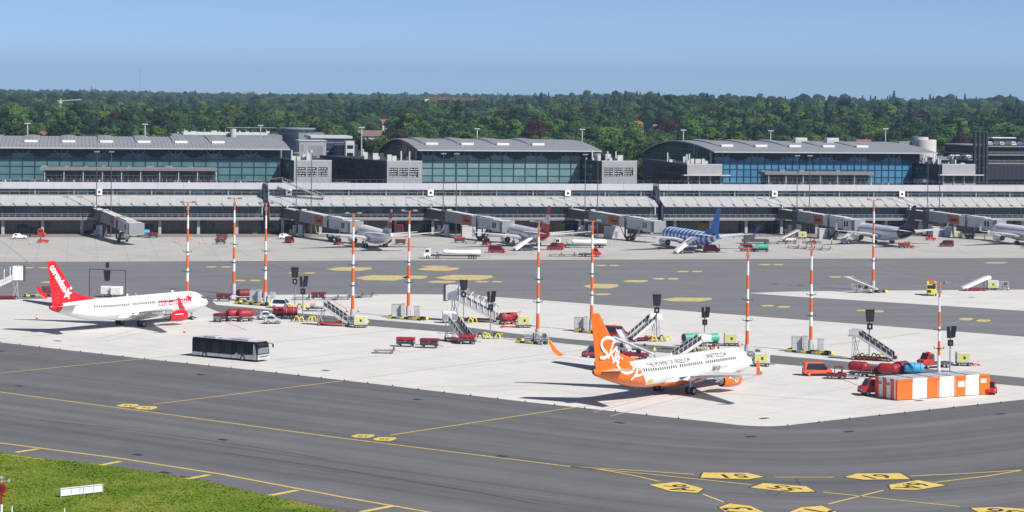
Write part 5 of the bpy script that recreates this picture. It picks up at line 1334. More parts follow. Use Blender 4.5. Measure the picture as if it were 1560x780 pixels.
# --- orange tailed airliner
body_or = livery('livery_white_orange', (0.80, 0.80, 0.79), (0.74, 0.145, 0.004), [(-.93, -.75, 10.0 - .75 * 4.6), (0, -1, -1.98), (-1, 0, 17.2)], None, None)
ac2, fin2 = aircraft('passenger_jet', (23.36, 334.2, 0), rad(51.1), 'white airliner with orange tail and belly parked nose to the tall mast in the foreground', body_or, AM_orange, AM_orange, AM_orange, stab=mat('tailplane_pale', (.55, .50, .48), .4))
def on_tail(s, z):
    if z > 5.35: return Vector((GS - s, -(fin_y(s, z) + .045), z))
    ry, zc, rz = fus(s); q = (z - ZC - zc) / rz
    if abs(q) < .97: y = (ry + .045) * math.sqrt(1 - q * q)
    else: y = .45
    return Vector((GS - s, -max(y, .34), z))
b = MB()
for pts, w in (([(34.31, 8.14), (34.42, 8.64), (35.26, 8.96), (36.25, 9.0), (37.04, 8.69), (37.23, 8.11), (36.8, 7.48), (36.09, 6.98), (35.96, 6.6), (36.58, 6.35), (37.58, 6.48)], .42), ([(34.57, 8.28), (35.15, 7.21), (35.71, 6.21)], .3),
                ([(33.65, 7.61), (34.55, 7.09), (35.09, 6.83), (34.78, 6.36), (34.52, 5.89)], .3), ([(33.59, 7.3), (34.08, 6.5), (34.1, 5.85), (33.6, 5.75), (32.99, 6.3)], .3), ([(33.2, 7.0), (33.9, 6.1), (34.75, 5.5)], .3),
                ([(33.3, 5.6), (33.9, 5.1), (33.9, 4.5), (33.0, 4.05), (31.86, 4.18), (31.11, 4.72), (31.25, 5.15)], .34), ([(30.46, 4.55), (31.1, 3.75), (31.9, 3.0)], .32), ([(30.9, 4.85), (29.9, 4.6), (29.61, 3.99), (30.19, 3.58), (31.24, 3.6)], .32)):
    stroke(b, pts, w, on_tail)
for (s, z) in ((33.25, 6.2), (32.55, 5.95)): b.poly([on_tail(s + .17 * math.cos(t), max(z, 5.4) + .17 * math.sin(t)) for t in np.linspace(0, 6.28, 10, endpoint=False)])
b.build('script_lettering', M_lw, ac2)
b = MB()
for pts in ([(30.46, 4.55), (31.1, 3.75), (31.9, 3.0)], [(30.9, 4.85), (29.9, 4.6), (29.61, 3.99), (30.19, 3.58), (31.24, 3.6)]): stroke(b, pts, .52, lambda s, z: on_tail(s, z) + Vector((0, .015, 0)))
b.build('lettering_outline', AM_orange, ac2)
fus_text('THE POWER OF FREEDOM', 28.2, 1.33, 1.05, M_black_p, ac2, bold=0, width=10.4)
fus_text('UNITED24', 14.1, 1.43, 1.1, M_black_p, ac2, bold=.008, width=5.4)
fus_text('SkyUp', 12.9, -.28, 1.05, M_black_p, ac2, bold=.012, width=2.15, shear=.25)
fus_text('Airlines', 10.5, -.25, .6, mat('lettering_faint_grey', (.55, .55, .57), .4, var=0), ac2, bold=0, width=1.9)
b = MB(); patch(b, 27.2, 28.1, -1.25, -.65, -1, .02, 2, 2); b.build('yellow_label', mat('label_yellow', (.75, .55, .03), .4), ac2)
b = MB()
b.poly([(GS - s, -17.62 + (s - 24.3) * .0 - .14, z) for s, z in ((24.45, 5.0), (24.75, 5.0), (25.0, 5.6), (24.7, 5.6))]); b.build('winglet_emblem', M_lw, ac2)
b = MB()
for k in range(14):
    t0, t1 = [2 * math.pi * q / 14 for q in (k, k + 1)]; c = [(12.6 + q * math.cos(t), 1.8 + q * math.sin(t)) for q, t in ((.42, t0), (.42, t1), (.28, t1), (.28, t0))]
    b.poly([(GS - s, -(4.83 + 1.07 * math.cos(math.asin(max(-1, min(1, (z - 1.68) / 1.06))))) - .03, z) for s, z in c])
b.build('engine_emblem', M_lw, ac2)

# --- airliners at the gates
AW = mat('gate_jet_white', (0.82, 0.82, 0.83), .32, var=.06)
fin_sw = stripes_mat('fin_red_white_bands', (0.45, 0.01, 0.04), (0.65, 0.65, 0.66), 9, .5)
def bands_z(name, stops):
    m, nt, N, L, b = nodes_mat(name); tc = N.new('ShaderNodeTexCoord'); sp = N.new('ShaderNodeSeparateXYZ'); L.new(tc.outputs['Object'], sp.inputs[0])
    f = math_(N, L, 'MULTIPLY', sp.outputs[2], 1 / 15.0); n = N.new('ShaderNodeValToRGB'); n.color_ramp.interpolation = 'CONSTANT'; L.new(f, n.inputs[0]); e = n.color_ramp.elements
    e[0].position = 0; e[0].color = lin(stops[0][1]); e[1].position = stops[1][0] / 15; e[1].color = lin(stops[1][1])
    for z, c in stops[2:]: k = e.new(z / 15); k.color = lin(c)
    L.new(n.outputs[0], b.inputs['Base Color']); b.inputs['Roughness'].default_value = .35; return m
fin_a = bands_z('fin_white_then_crimson', [(0, (.62, .64, .67)), (6.1, (.36, .01, .035)), (7.8, (.60, .58, .60)), (8.9, (.36, .01, .035)), (10.6, (.62, .64, .67))])
fin_b = bands_z('fin_red_white_red', [(0, (.50, .01, .02)), (7.2, (.62, .62, .64)), (9.7, (.42, .01, .03))])
GH = rad(106)
aircraft('passenger_jet', G(572, 377), GH, 'plain white airliner with crimson and white fin at the gate left of the centre', AW, fin_a, AW, AW, detail=False, fin_h=11.3)
body_at = livery('livery_red_tailcone', (.74, .75, .78), (.50, .01, .02), [(-1, .25, 14.0)], None, None)
a3, f3 = aircraft('passenger_jet', G(806, 375.5), GH, 'white airliner with red tail cone and red banded fin near the white passenger stairs', body_at, fin_b, AW, AM_red, detail=False, fin_h=12.2)
body_st = stripes_mat('livery_blue_stripes', (.025, .19, .62), (.78, .82, .88), 2.6, .48, lean=.3)
fin_st = bands_z('fin_blue', [(0, (.02, .12, .50)), (15, (.02, .12, .50))])
a4, f4 = aircraft('passenger_jet', G(1052, 379.5), rad(109), 'airliner striped all round in blue and white with blue fin at the gate', body_st, mat('livery_blue', (.02, .18, .62), .35), mat('engine_pale', (.55, .57, .6), .35), mat('livery_blue', (.02, .18, .62), .35), detail=False, fin_h=12.3)
b = MB(); b.poly([(GS - s, -(fin_y(s, z) + .03), z) for s, z in ((34.6, 6.2), (37.0, 6.2), (38.7, 11.9), (37.9, 11.9))]); b.build('fin_pale_panel', mat('fin_pale_blue', (.45, .55, .70), .4), f4)
body_lh = livery('livery_navy_tail', (.72, .74, .78), (.008, .012, .035), [(-1, .35, 12.6)], None, None)
a5, f5 = aircraft('passenger_jet', G(1346, 371.5), rad(108), 'white airliner with navy fin bearing a pale ring emblem at the gate', body_lh, mat('livery_navy', (.008, .012, .035), .35), AW, AW, detail=False, fin_h=12.0)
b = MB()
for k in range(20):
    t0, t1 = [2 * math.pi * q / 20 for q in (k, k + 1)]
    b.poly([(GS - s, -(fin_y(s, z) + .03), z) for s, z in [(36.3 + q * math.cos(t), 8.6 + q * math.sin(t)) for q, t in ((1.25, t0), (1.25, t1), (1.08, t1), (1.08, t0))]])
b.poly([(GS - s, -(fin_y(s, z) + .035), z) for s, z in ((35.4, 9.0), (36.2, 8.75), (37.1, 9.2), (36.3, 8.45), (36.5, 7.7), (35.9, 8.4))]); b.build('fin_emblem', M_lw, f5)
a6, f6 = aircraft('passenger_jet', G(1562, 372.5), rad(108), 'white airliner cut by the right edge at the last gate', AW, mat('livery_navy', (.008, .012, .035), .35), AW, AW, detail=False, fin_h=12.0)
# ---------------------------------------------------------------- equipment on the apron
def hdg(px0, py0, px1, py1):
    a, b_ = G(px0, py0), G(px1, py1); return math.atan2(b_.y - a.y, b_.x - a.x)
A1 = math.atan2(d1.y, d1.x); A2 = math.atan2(d2.y, d2.x)

# striped light masts
def mast(px, py, ytop, label, nb=7, cabinets=True, scale_r=1.0):
    g = G(px, py); s = (py - (HY + (px - 780) * math.tan(ROLL))) / CAMH; h = (py - ytop) / s
    r = empty('apron_light_mast', g, random.uniform(-.2, .2), label, 'light mast', 'orange and white striped light masts')
    b = MB(); z0 = h * .11; seg = (h - z0) / nb; r0, r1 = .32 * scale_r, .16 * scale_r
    rr = lambda z: r0 + (r1 - r0) * (z / h)
    b.tube((0, 0, 0), (0, 0, z0), r0 * 1.5, r0 * 1.3, n=12, m=2)
    for k in range(nb): z = z0 + k * seg; b.tube((0, 0, z), (0, 0, z + seg), rr(z), rr(z + seg), n=12, m=0 if (nb - 1 - k) % 2 == 0 else 1, caps=k in (0, nb - 1))
    b.build('pole', [M_orange, M_white, M_lgrey], r)
    b = MB(); b.bar((-1.6, 0, h - .1), (1.6, 0, h - .1), .12); b.box(-1.5, -.8, -.3, .3, h - .1, h + .22); b.box(.7, 1.5, -.3, .3, h - .1, h + .22); b.box(-.25, .25, -.2, .2, h - 1.5, h - .9); b.build('lamp_head', M_grey, r)
    for z in (h * .33, h * .52):
        b = MB(); b.bar((-.8, 0, z), (.8, 0, z), .09); b.bar((-.75, 0, z), (-.75, 0, z + .35), .09); b.bar((.75, 0, z), (.75, 0, z + .35), .09); b.tube((0, 0, z - .1), (0, 0, z + .1), rr(z) + .09, n=12); b.build('bracket', M_dgrey, r)
    if cabinets:
        for (x, y, w, d, hh) in ((-3.1, .2, 1.7, .9, 2.5), (1.1, -.6, 1.0, .8, 2.2), (-1.3, -.8, .7, .6, 2.7)):
            b = MB(); b.box(x, x + w, y - d / 2, y + d / 2, .12, hh); b.box(x - .06, x + w + .06, y - d / 2 - .06, y + d / 2 + .06, hh, hh + .07); o = b.build('cabinet', M_lgrey, r, bevel=.03)
            b = MB(); b.box(x + w / 2 - .01, x + w / 2 + .01, y - d / 2 - .012, y - d / 2 - .002, .2, hh - .1).box(x + .1, x + w - .1, y - d / 2 - .012, y - d / 2 - .002, hh * .55, hh * .56); b.build('cabinet_seam', M_grey, o)
    return r
M_bbase = mat('plinth_concrete', (.45, .44, .42), .8, var=.3)
def barrier(loc, rz, label, L_=5.5, D_=2.6):
    """low ring of yellow and black bollard barriers round a mast foot"""
    r = empty('guard_barrier', loc, rz, label, 'barrier', 'yellow and black guard barriers at mast feet')
    b = MB(); b.box(-L_ / 2, L_ / 2, -D_ / 2, D_ / 2, 0.01, .12); b.build('plinth', M_bbase, r)
    n = int(L_ / .9)
    for k in range(n):
        x = -L_ / 2 + (k + .5) * L_ / n
        for y in (-D_ / 2, D_ / 2):
            b = MB(); b.box(x - L_ / n / 2 + .02, x + L_ / n / 2 - .02, y - .14, y + .14, .12, .40 if k % 2 else .50); b.build('barrier_block', (M_yel, M_blk, M_bbase)[(k + (y > 0)) % 3], r)
    for k in range(2):
        for x in (-L_ / 2, L_ / 2): b = MB(); b.box(x - .17, x + .17, -.9 + k * .95, k * .95 - .05, .12, .58); b.build('barrier_block', M_yel if k else M_blk, r)
    return r
def hoops(loc, rz, label):
    r = empty('guard_hoops', loc, rz, label, 'barrier', 'yellow hooped guards at sign poles')
    b = MB(); b.box(-1.5, 1.5, -.7, .7, .01, .2); b.build('plinth', M_bbase, r)
    for k, (x, y) in enumerate(((-1.8, -.6), (-1.2, .6), (-.4, -.9), (.7, .8), (1.3, -.7), (1.9, .4))):
        b = MB(); p = [Vector((x + .42 * math.cos(t), y, .12 + .85 * max(0, math.sin(t)))) for t in np.linspace(0, math.pi, 7)]
        for a, c in zip(p, p[1:]): b.tube(a, c, .11, n=6)
        b.build('hoop', M_yel if k % 3 else M_blk, r)
    return r
MAST = [(285, 466, 308, 'striped mast behind the nose of the red tailed airliner'), (356, 448, 302, 'striped mast behind the dark red carts, second from left'), (404, 462, 309, 'striped mast right behind the small white car, third from left'),
        (537, 489, 325, 'striped mast beside the red based passenger stairs'), (622, 484, 321, 'striped mast left of the covered passenger stairs'), (819, 521, 337, 'striped mast right of the red hose cart, near the orange winglet'),
        (901, 505, 336, 'striped mast rising directly behind the orange tail fin'), (1138, 543, 377, 'striped mast at the nose of the orange tailed airliner'), (1235, 536, 369, 'striped mast between the orange airliner and the lone black stairs'),
        (1330, 443, 304, 'striped mast beside the white loading conveyor across the taxilane'), (1430, 580, 431, 'short striped mast rising behind the striped cabins')]
for i, (x, y, t, lb) in enumerate(MAST):
    mast(x, y, t, lb, nb=7 if i != 10 else 6, cabinets=i in (2, 4, 6, 8), scale_r=1.0 if i not in (10,) else .8)
    if i in (0, 1): continue
    wds = ['', '', 'dark red carts and white car', 'red based passenger stairs', 'covered passenger stairs', 'red hose cart', 'orange tail fin', 'nose of the orange tailed airliner', 'lone black stairs', 'white loading conveyor', 'striped cabins'][i]
    dx = (-18 if i == 2 else -6 if i == 5 else 0)
    barrier(G(x + dx, y + 2), A1 + random.uniform(-.15, .15), 'yellow and black barrier at the mast by the %s' % wds, 7.5 if i in (2, 4, 8) else 5.5)
barrier(G(62, 452), .1, 'row of yellow and black barrier blocks behind the red tail', 6.0, 1.4)

# docking guidance signs
M_panel = mat('sign_panel_black', (.012, .012, .014), .4, var=.1)
def sign_fn(face):
    def f():
        r = empty('docking_sign'); H_ = 9.0
        b = MB(); b.tube((0, 0, 0), (0, 0, H_ + .6), .13, n=8); b.build('pole', M_grey, r)
        if face == 'front':
            b = MB(); b.prism([(-.80, H_ - .9), (.80, H_ - .9), (1.0, H_ + 1.7), (-1.0, H_ + 1.7)], 'y', -.55, -.2); o = b.build('display_panel', M_panel, r)
            b = MB(); b.prism([(-.55, H_ - .6), (.55, H_ - .6), (.7, H_ + 1.25), (-.7, H_ + 1.25)], 'y', -.575, -.56); b.build('display_glass', mat('display_glass_brown', (.045, .04, .036), .25, var=.5, scale=2), o)
            b = MB()
            for x in (-.85, .85): b.bar((x, -.5, H_ + 1.7), (x * 1.05, -.5, H_ + 2.1), .08)
            b.bar((-.9, -.5, H_ + 2.0), (.9, -.5, H_ + 2.0), .05); b.build('guard_rail', M_dgrey, o)
        else:
            b = MB(); b.prism([(.12, H_ - .9), (1.0, H_ - .7), (1.25, H_ + 1.7), (.12, H_ + 1.7)], 'y', -.5, -.1); b.prism([(-.75, H_ - .9), (-.18, H_ - .9), (-.18, H_ + 1.6), (-.85, H_ + 1.6)], 'y', -.4, -.1); b.build('display_panel', M_panel, r)
        b = MB(); b.box(-.6, .6, -.45, -.14, H_ - 2.6, H_ - 1.3); o = b.build('number_box', M_panel, r)
        b = MB(); b.box(-.2, .2, -.47, -.455, H_ - 2.2, H_ - 1.7); b.build('number_plate', M_lgrey if face == 'front' else M_dgrey, o)
        return r
    return f
sgnF = Kind(sign_fn('front'), 'docking sign', 'black docking signs on poles'); sgnS = Kind(sign_fn('side'), 'docking sign', 'black docking signs on poles')
for (x, y, fr, ht, lb) in ((449, 470, 1, 64, 'black docking sign with trapezoid display right of the white car, the taller one'), (461, 489, 0, 70, 'black docking sign seen edge on behind the red tanker'),
        (706, 491, 1, 66, 'black docking sign with trapezoid display before the covered stairs'), (747, 515, 0, 73, 'black docking sign seen edge on right of the covered stairs'), (1000, 519, 1, 72, 'black docking sign above the white stairs behind the orange airliner'),
        (1073, 536, 0, 70, 'black docking sign seen edge on between the green drums'), (1324, 547, 1, 77, 'black docking sign standing before the lone black stairs'), (1447, 572, 0, 77, 'black docking sign seen edge on behind the striped cabins')):
    s = (y - (HY + (x - 780) * math.tan(ROLL))) / CAMH; k = (ht / s) / 10.9
    o = (sgnF if fr else sgnS)(G(x, y), random.uniform(-.1, .1), lb); o.scale = (k, k, k)
    if y < 560: hoops(G(x + 1, y + 1), random.uniform(-.2, .2), 'yellow hoops at the foot of the docking sign %s' % {449: 'right of the white car', 461: 'behind the red tanker', 706: 'before the covered stairs', 747: 'right of the covered stairs', 1000: 'by the white stairs', 1073: 'between the green drums', 1324: 'by the lone black stairs'}[x])
# goal-post frame with sign behind the red tailed airliner
g0, g1 = G(136, 458), G(191, 459); r = empty('docking_sign', (g0 + g1) / 2, math.atan2(g1.y - g0.y, g1.x - g0.x), 'black docking sign hung on a wide goalpost frame behind the red tailed airliner', 'docking sign', 'black docking signs on poles')
w2 = (g1 - g0).length / 2; b = MB(); b.tube((-w2, 0, 0), (-w2, 0, 6.3), .07, n=6).tube((w2, 0, 0), (w2, 0, 6.1), .07, n=6).bar((-w2, 0, 6.3), (w2, 0, 6.1), .12); b.build('frame', M_black, r)
b = MB(); b.prism([(-.5, 4.0), (.45, 4.0), (.65, 6.1), (-.75, 6.1)], 'y', -.35, -.07); b.build('display_panel', M_panel, r)
b = MB(); b.box(-.35, .3, -.3, -.05, 6.6, 7.7); b.build('number_box', M_panel, r)

# ---------- small vehicles
def car(body, label=None, Lc=3.9, Wc=1.7, Hc=1.5, style='hatch', extras=None, name='car'):
    def f():
        r = empty(name); h = Lc / 2
        if style == 'hatch': prof = [(-h, .35), (-h - .02, .75), (-h + .08, 1.0), (-h + .35, Hc - .08), (-h + .8, Hc), (h - 1.9, Hc), (h - 1.1, 1.0), (h - .35, .88), (h, .68), (h, .35)]
        elif style == 'mini': prof = [(-h, .3), (-h, .8), (-h + .25, 1.25), (-h + .7, Hc), (h - 1.3, Hc), (h - .6, 1.05), (h - .1, .85), (h, .35)]
        else: prof = [(-h, .35), (-h, 1.0), (-h + .05, Hc), (h - 1.35, Hc), (h - .7, 1.15), (h - .1, .95), (h, .7), (h, .35)]
        b = MB(); n = len(prof); w = Wc / 2
        rings = [[(x, -w * k + 0, z) for x, z in prof] for k in (1,)]
        L1 = [(x, -w, z) if z < 1.01 else (x, -w * .82, z) for x, z in prof]; R1 = [(x, w, z) if z < 1.01 else (x, w * .82, z) for x, z in prof]
        b.loft([L1, R1], 0, True, False); b.build('body', body, r, bevel=.05)
        zb, zt = 1.02, Hc - .1
        b = MB(); k = .012
        xa, xb = (-h + .42, h - 1.25) if style != 'van' else (-h + .3, h - .95)
        for sd in (-1, 1):
            y0, y1 = sd * (w + .0) * .985, sd * (w * .82 + .02)
            b.poly([(xa, sd * (w * .97), zb), (xb + .25, sd * (w * .97), zb), (xb - .35, y1, zt), (xa + .25, y1, zt)])
        b.build('side_window', M_glassd, r, fix=False)
        b = MB(); b.poly([(h - 1.08, -w * .85, 1.04), (h - 1.08, w * .85, 1.04), (h - 1.86, w * .74, Hc - .04), (h - 1.86, -w * .74, Hc - .04)] if style == 'hatch' else [(h - .60, -w * .85, 1.10), (h - .60, w * .85, 1.10), (h - 1.27, w * .74, Hc - .04), (h - 1.27, -w * .74, Hc - .04)])
        for v in range(len(b.v)): b.v[v] = (b.v[v][0] + .03, b.v[v][1], b.v[v][2] + .02)
        b.build('windscreen', M_glassd, r)
        b = MB(); b.box(-h - .03, -h + .02, -w * .7, w * .7, 1.05, Hc - .2); b.build('rear_window', M_glassd, r)
        for x in (-h + .68, h - .72):
            for sd in (-1, 1): ww = MB(); ww.wheel(x, sd * (w - .09), .31, .2, 0, 1); ww.build('wheel', [M_black, M_hub], r)
        for sd in (-1, 1):
            ww = MB(); ww.box(h - .06, h + .02, sd * w * .72 - .17, sd * w * .72 + .17, .62, .8); ww.build('headlight', M_white, r)
            ww = MB(); ww.box(-h - .03, -h + .04, sd * w * .8 - .12, sd * w * .8 + .12, .75, .98); ww.build('tail_light', M_lampred, r)
        b = MB(); b.box(-h - .05, h + .05, -w * .9, w * .9, .26, .40); b.build('sill', M_black, r)
        if extras: extras(r, h, w, Hc)
        return r
    return f
def beacon(r, h, w, Hc): b = MB(); b.box(-.3, .0, -.5, .5, Hc, Hc + .14); b.build('light_bar', M_orangev, r)
C_silver = Kind(car(M_silver, style='mini', Lc=3.0, Hc=1.5, extras=None), 'car', 'small cars on the apron'); C_white = Kind(car(M_white, style='hatch', Lc=4.0, extras=beacon), 'car', 'small cars on the apron')
C_whitev = Kind(car(M_white, style='van', Lc=3.9, Hc=1.8, name='car'), 'car', 'small cars on the apron')
V_red = Kind(car(M_red, style='van', Lc=4.4, Hc=2.0, Wc=1.85, name='van', extras=beacon), 'van', 'red vans on the apron')
V_maroon = Kind(car(M_maroon, style='van', Lc=3.9, Hc=1.9, Wc=1.8, name='van'), 'van', 'red vans on the apron')

def flatbed(cabm, bedm=M_dgrey, Lc=5.6, cargo=None, name='flatbed_truck'):
    def f():
        r = empty(name); h = Lc / 2
        b = MB(); prof = [(h - 2.0, .5), (h - 2.0, 2.35), (h - 1.15, 2.35), (h - .65, 1.45), (h - .05, 1.2), (h, .5)]
        b.prism(prof, 'y', -.95, .95); b.build('cab', cabm, r, bevel=.06)
        b = MB()
        for sd in (-1, 1): y = sd * .962; b.poly([(h - 1.8, y, 1.45), (h - .75, y, 1.45), (h - 1.22, y, 2.2), (h - 1.8, y, 2.2)])
        b.build('side_window', M_glassd, r, fix=False)
        b = MB(); b.poly([(h - .62, -.82, 1.5), (h - .62, .82, 1.5), (h - 1.1, .76, 2.3), (h - 1.1, -.76, 2.3)]); b.build('windscreen', M_glassd, r, fix=False)
        b = MB(); b.box(-h, h - 2.1, -.98, .98, .72, .86); b.bar((-h, -.9, .6), (h - .3, -.9, .6), .15).bar((-h, .9, .6), (h - .3, .9, .6), .15); b.build('load_bed', bedm, r)
        b = MB(); b.box(h - 2.12, h - 2.04, -.9, .9, .86, 2.1); b.build('headboard', bedm, r)
        for x in (-h + .95, h - .95):
            for sd in (-1, 1): ww = MB(); ww.wheel(x, sd * .82, .38, .26, 0, 1); ww.build('wheel', [M_black, M_hub], r)
        for sd in (-1, 1): ww = MB(); ww.box(h - .08, h + .02, sd * .7 - .16, sd * .7 + .16, .75, .98); ww.build('headlight', M_offw, r)
        b = MB(); b.box(h - .06, h + .05, -.85, .85, .48, .66); b.build('bumper', M_black, r)
        b = MB(); b.box(h - 1.75, h - 1.55, -.5, .5, 2.35, 2.48); b.build('light_bar', M_orangev, r)
        if cargo: cargo(r, h)
        return r
    return f
T_red = Kind(flatbed(M_redb), 'truck', 'red flatbed trucks'); T_red2 = Kind(flatbed(M_red), 'truck', 'red flatbed trucks')
def tug(m):
    def f():
        r = empty('baggage_tractor'); b = MB(); b.prism([(-1.5, .3), (-1.5, .9), (-.2, .9), (0, .75), (.3, .85), (1.45, .8), (1.5, .35)], 'y', -.72, .72); b.build('body', m, r, bevel=.05)
        b = MB()
        for x in (-.9, .25):
            for y in (-.6, .6): b.bar((x, y, .85), (x, y, 1.75), .07)
        b.box(-1.0, .35, -.68, .68, 1.75, 1.83); b.build('canopy', m, r)
        b = MB(); b.poly([(.30, -.6, .9), (.30, .6, .9), (.26, .6, 1.72), (.26, -.6, 1.72)]); b.build('windscreen', M_glassd, r, fix=False)
        b = MB(); b.box(-.75, -.25, -.35, .35, .9, 1.05).box(-.85, -.72, -.35, .35, .95, 1.45); b.build('seat', M_black, r)
        for x in (-.95, .95):
            for sd in (-1, 1): ww = MB(); ww.wheel(x, sd * .64, .31, .24, 0, 1); ww.build('wheel', [M_black, M_hub], r)
        b = MB(); b.bar((-1.5, 0, .45), (-1.85, 0, .45), .1); b.build('tow_hook', M_dgrey, r)
        return r
    return f
TUG = Kind(tug(M_redb), 'tow tractor', 'red baggage tractors'); TUGm = Kind(tug(M_maroon), 'tow tractor', 'red baggage tractors')
def chassis(r, L_, W_, zt=.62, m=M_dgrey):
    b = MB(); b.box(-L_ / 2, L_ / 2, -W_ / 2, W_ / 2, zt - .14, zt); b.bar((L_ / 2, 0, .45), (L_ / 2 + .9, 0, .32), .08); b.build('deck', m, r)
    for x in (-L_ / 2 + .45, L_ / 2 - .45):
        for sd in (-1, 1): ww = MB(); ww.wheel(x, sd * (W_ / 2 - .14), .24, .16, 0, 1, n=10); ww.build('wheel', [M_black, M_hub], r)
def domed(m):
    def f():
        r = empty('baggage_cart'); chassis(r, 3.0, 1.6)
        b = MB(); pr = [(-.9 * math.cos(t), 1.42 + .82 * math.sin(t)) for t in np.linspace(-.75, math.pi + .75, 15)]
        b.loft([[(x, y * k, 1.42 + (z - 1.42) * k) for y, z in pr] for x, k in ((-1.45, .72), (-1.25, .93), (-.9, 1), (.9, 1), (1.25, .93), (1.45, .72))], 0, True, True); b.build('cover', m, r)
        b = MB()
        for x in (-.9, 0, .9):
            q = [(x, -.93 * math.cos(t), 1.42 + .85 * math.sin(t)) for t in np.linspace(0, math.pi, 9)]
            for a, c in zip(q, q[1:]): b.bar(a, c, .05)
        b.build('hoop_frame', M_dgrey, r); return r
    return f
DOMr = Kind(domed(M_redtarp), 'baggage cart', 'baggage carts with domed covers'); DOMm = Kind(domed(M_maroon), 'baggage cart', 'baggage carts with domed covers')
M_step0 = mat('luggage_dark', (.06, .05, .05), .7, var=.5, scale=3)
def openc(m, load=None):
    def f():
        r = empty('baggage_cart'); chassis(r, 3.0, 1.5)
        b = MB(); b.box(-1.5, 1.5, -.75, .75, 1.15, 1.55); b.build('top_cover', m, r)
        b = MB()
        for x in (-1.45, 0, 1.45):
            for y in (-.7, .7): b.bar((x, y, .62), (x, y, 1.3), .06)
        b.box(-1.47, -1.43, -.7, .7, .65, 1.1).box(1.43, 1.47, -.7, .7, .65, 1.1); b.bar((-1.5, -.74, .9), (1.5, -.74, .9), .05); b.build('side_frame', M_grey, r); b = MB(); b.box(-1.3, -.1, -.6, .6, .63, 1.12).box(.1, 1.2, -.55, .5, .63, 1.05); b.build('luggage', M_step0, r); return r
    return f
OPr = Kind(openc(M_red), 'baggage cart', 'open sided baggage carts with red tops'); OPm = Kind(openc(M_maroon), 'baggage cart', 'open sided baggage carts with red tops')
def dolly():
    r = empty('flat_dolly'); chassis(r, 3.4, 1.6, .5, M_grey); b = MB()
    for k in range(6): b.tube((-1.4 + k * .55, -.7, .53), (-1.4 + k * .55, .7, .53), .05, n=6)
    b.build('roller', M_grey, r); b = MB(); b.box(1.45, 1.7, -.3, .3, .5, 1.0); b.build('end_stop', M_maroon, r); return r
DOL = Kind(dolly, 'dolly', 'flat roller dollies')
def gpu(hm=M_offw, sm_=M_ygreen, mk=M_blk):
    r = empty('ground_power_unit'); b = MB(); b.box(-1.2, 1.2, -.85, .85, .55, 2.15); b.build('housing', hm, r, bevel=.05)
    b = MB(); b.box(-1.0, .75, -.875, -.855, .7, 2.0); b.box(-1.225, -1.205, -.7, .5, .7, 2.0); b.build('side_panel', sm_, r)
    b = MB(); b.box(-.2, .15, -.89, -.877, 1.1, 1.55); b.box(-1.24, -1.227, -.15, .2, 1.1, 1.55); b.build('hazard_mark', mk, r)
    b = MB(); b.box(-1.25, 1.25, -.8, .8, .35, .55); b.bar((1.25, 0, .4), (2.1, 0, .25), .1); b.build('chassis', M_dgrey, r)
    for x in (-.8, .8):
        for sd in (-1, 1): ww = MB(); ww.wheel(x, sd * .7, .27, .2, 0, 1, n=10); ww.build('wheel', [M_black, M_hub], r)
    return r
GPU = Kind(gpu, 'power unit', 'yellow green ground power units'); GPUw = Kind(lambda: gpu(M_white, M_offw, M_lgrey), 'power unit', 'white ground power units')
def cone():
    r = empty('traffic_cone'); b = MB(); b.tube((0, 0, .05), (0, 0, .35), .22, .15, n=10).tube((0, 0, .6), (0, 0, .9), .09, .03, n=10); b.build('cone_body', M_orangev, r)
    b = MB(); b.tube((0, 0, .35), (0, 0, .6), .15, .09, n=10, caps=False); b.build('reflective_band', M_white, r)
    b = MB(); b.box(-.28, .28, -.28, .28, 0, .05); b.build('base', M_redb, r); return r
CONE = Kind(cone, 'traffic cone', 'orange traffic cones')
M_step = mat('stair_tread_dark', (.035, .037, .04), .6, var=.2)
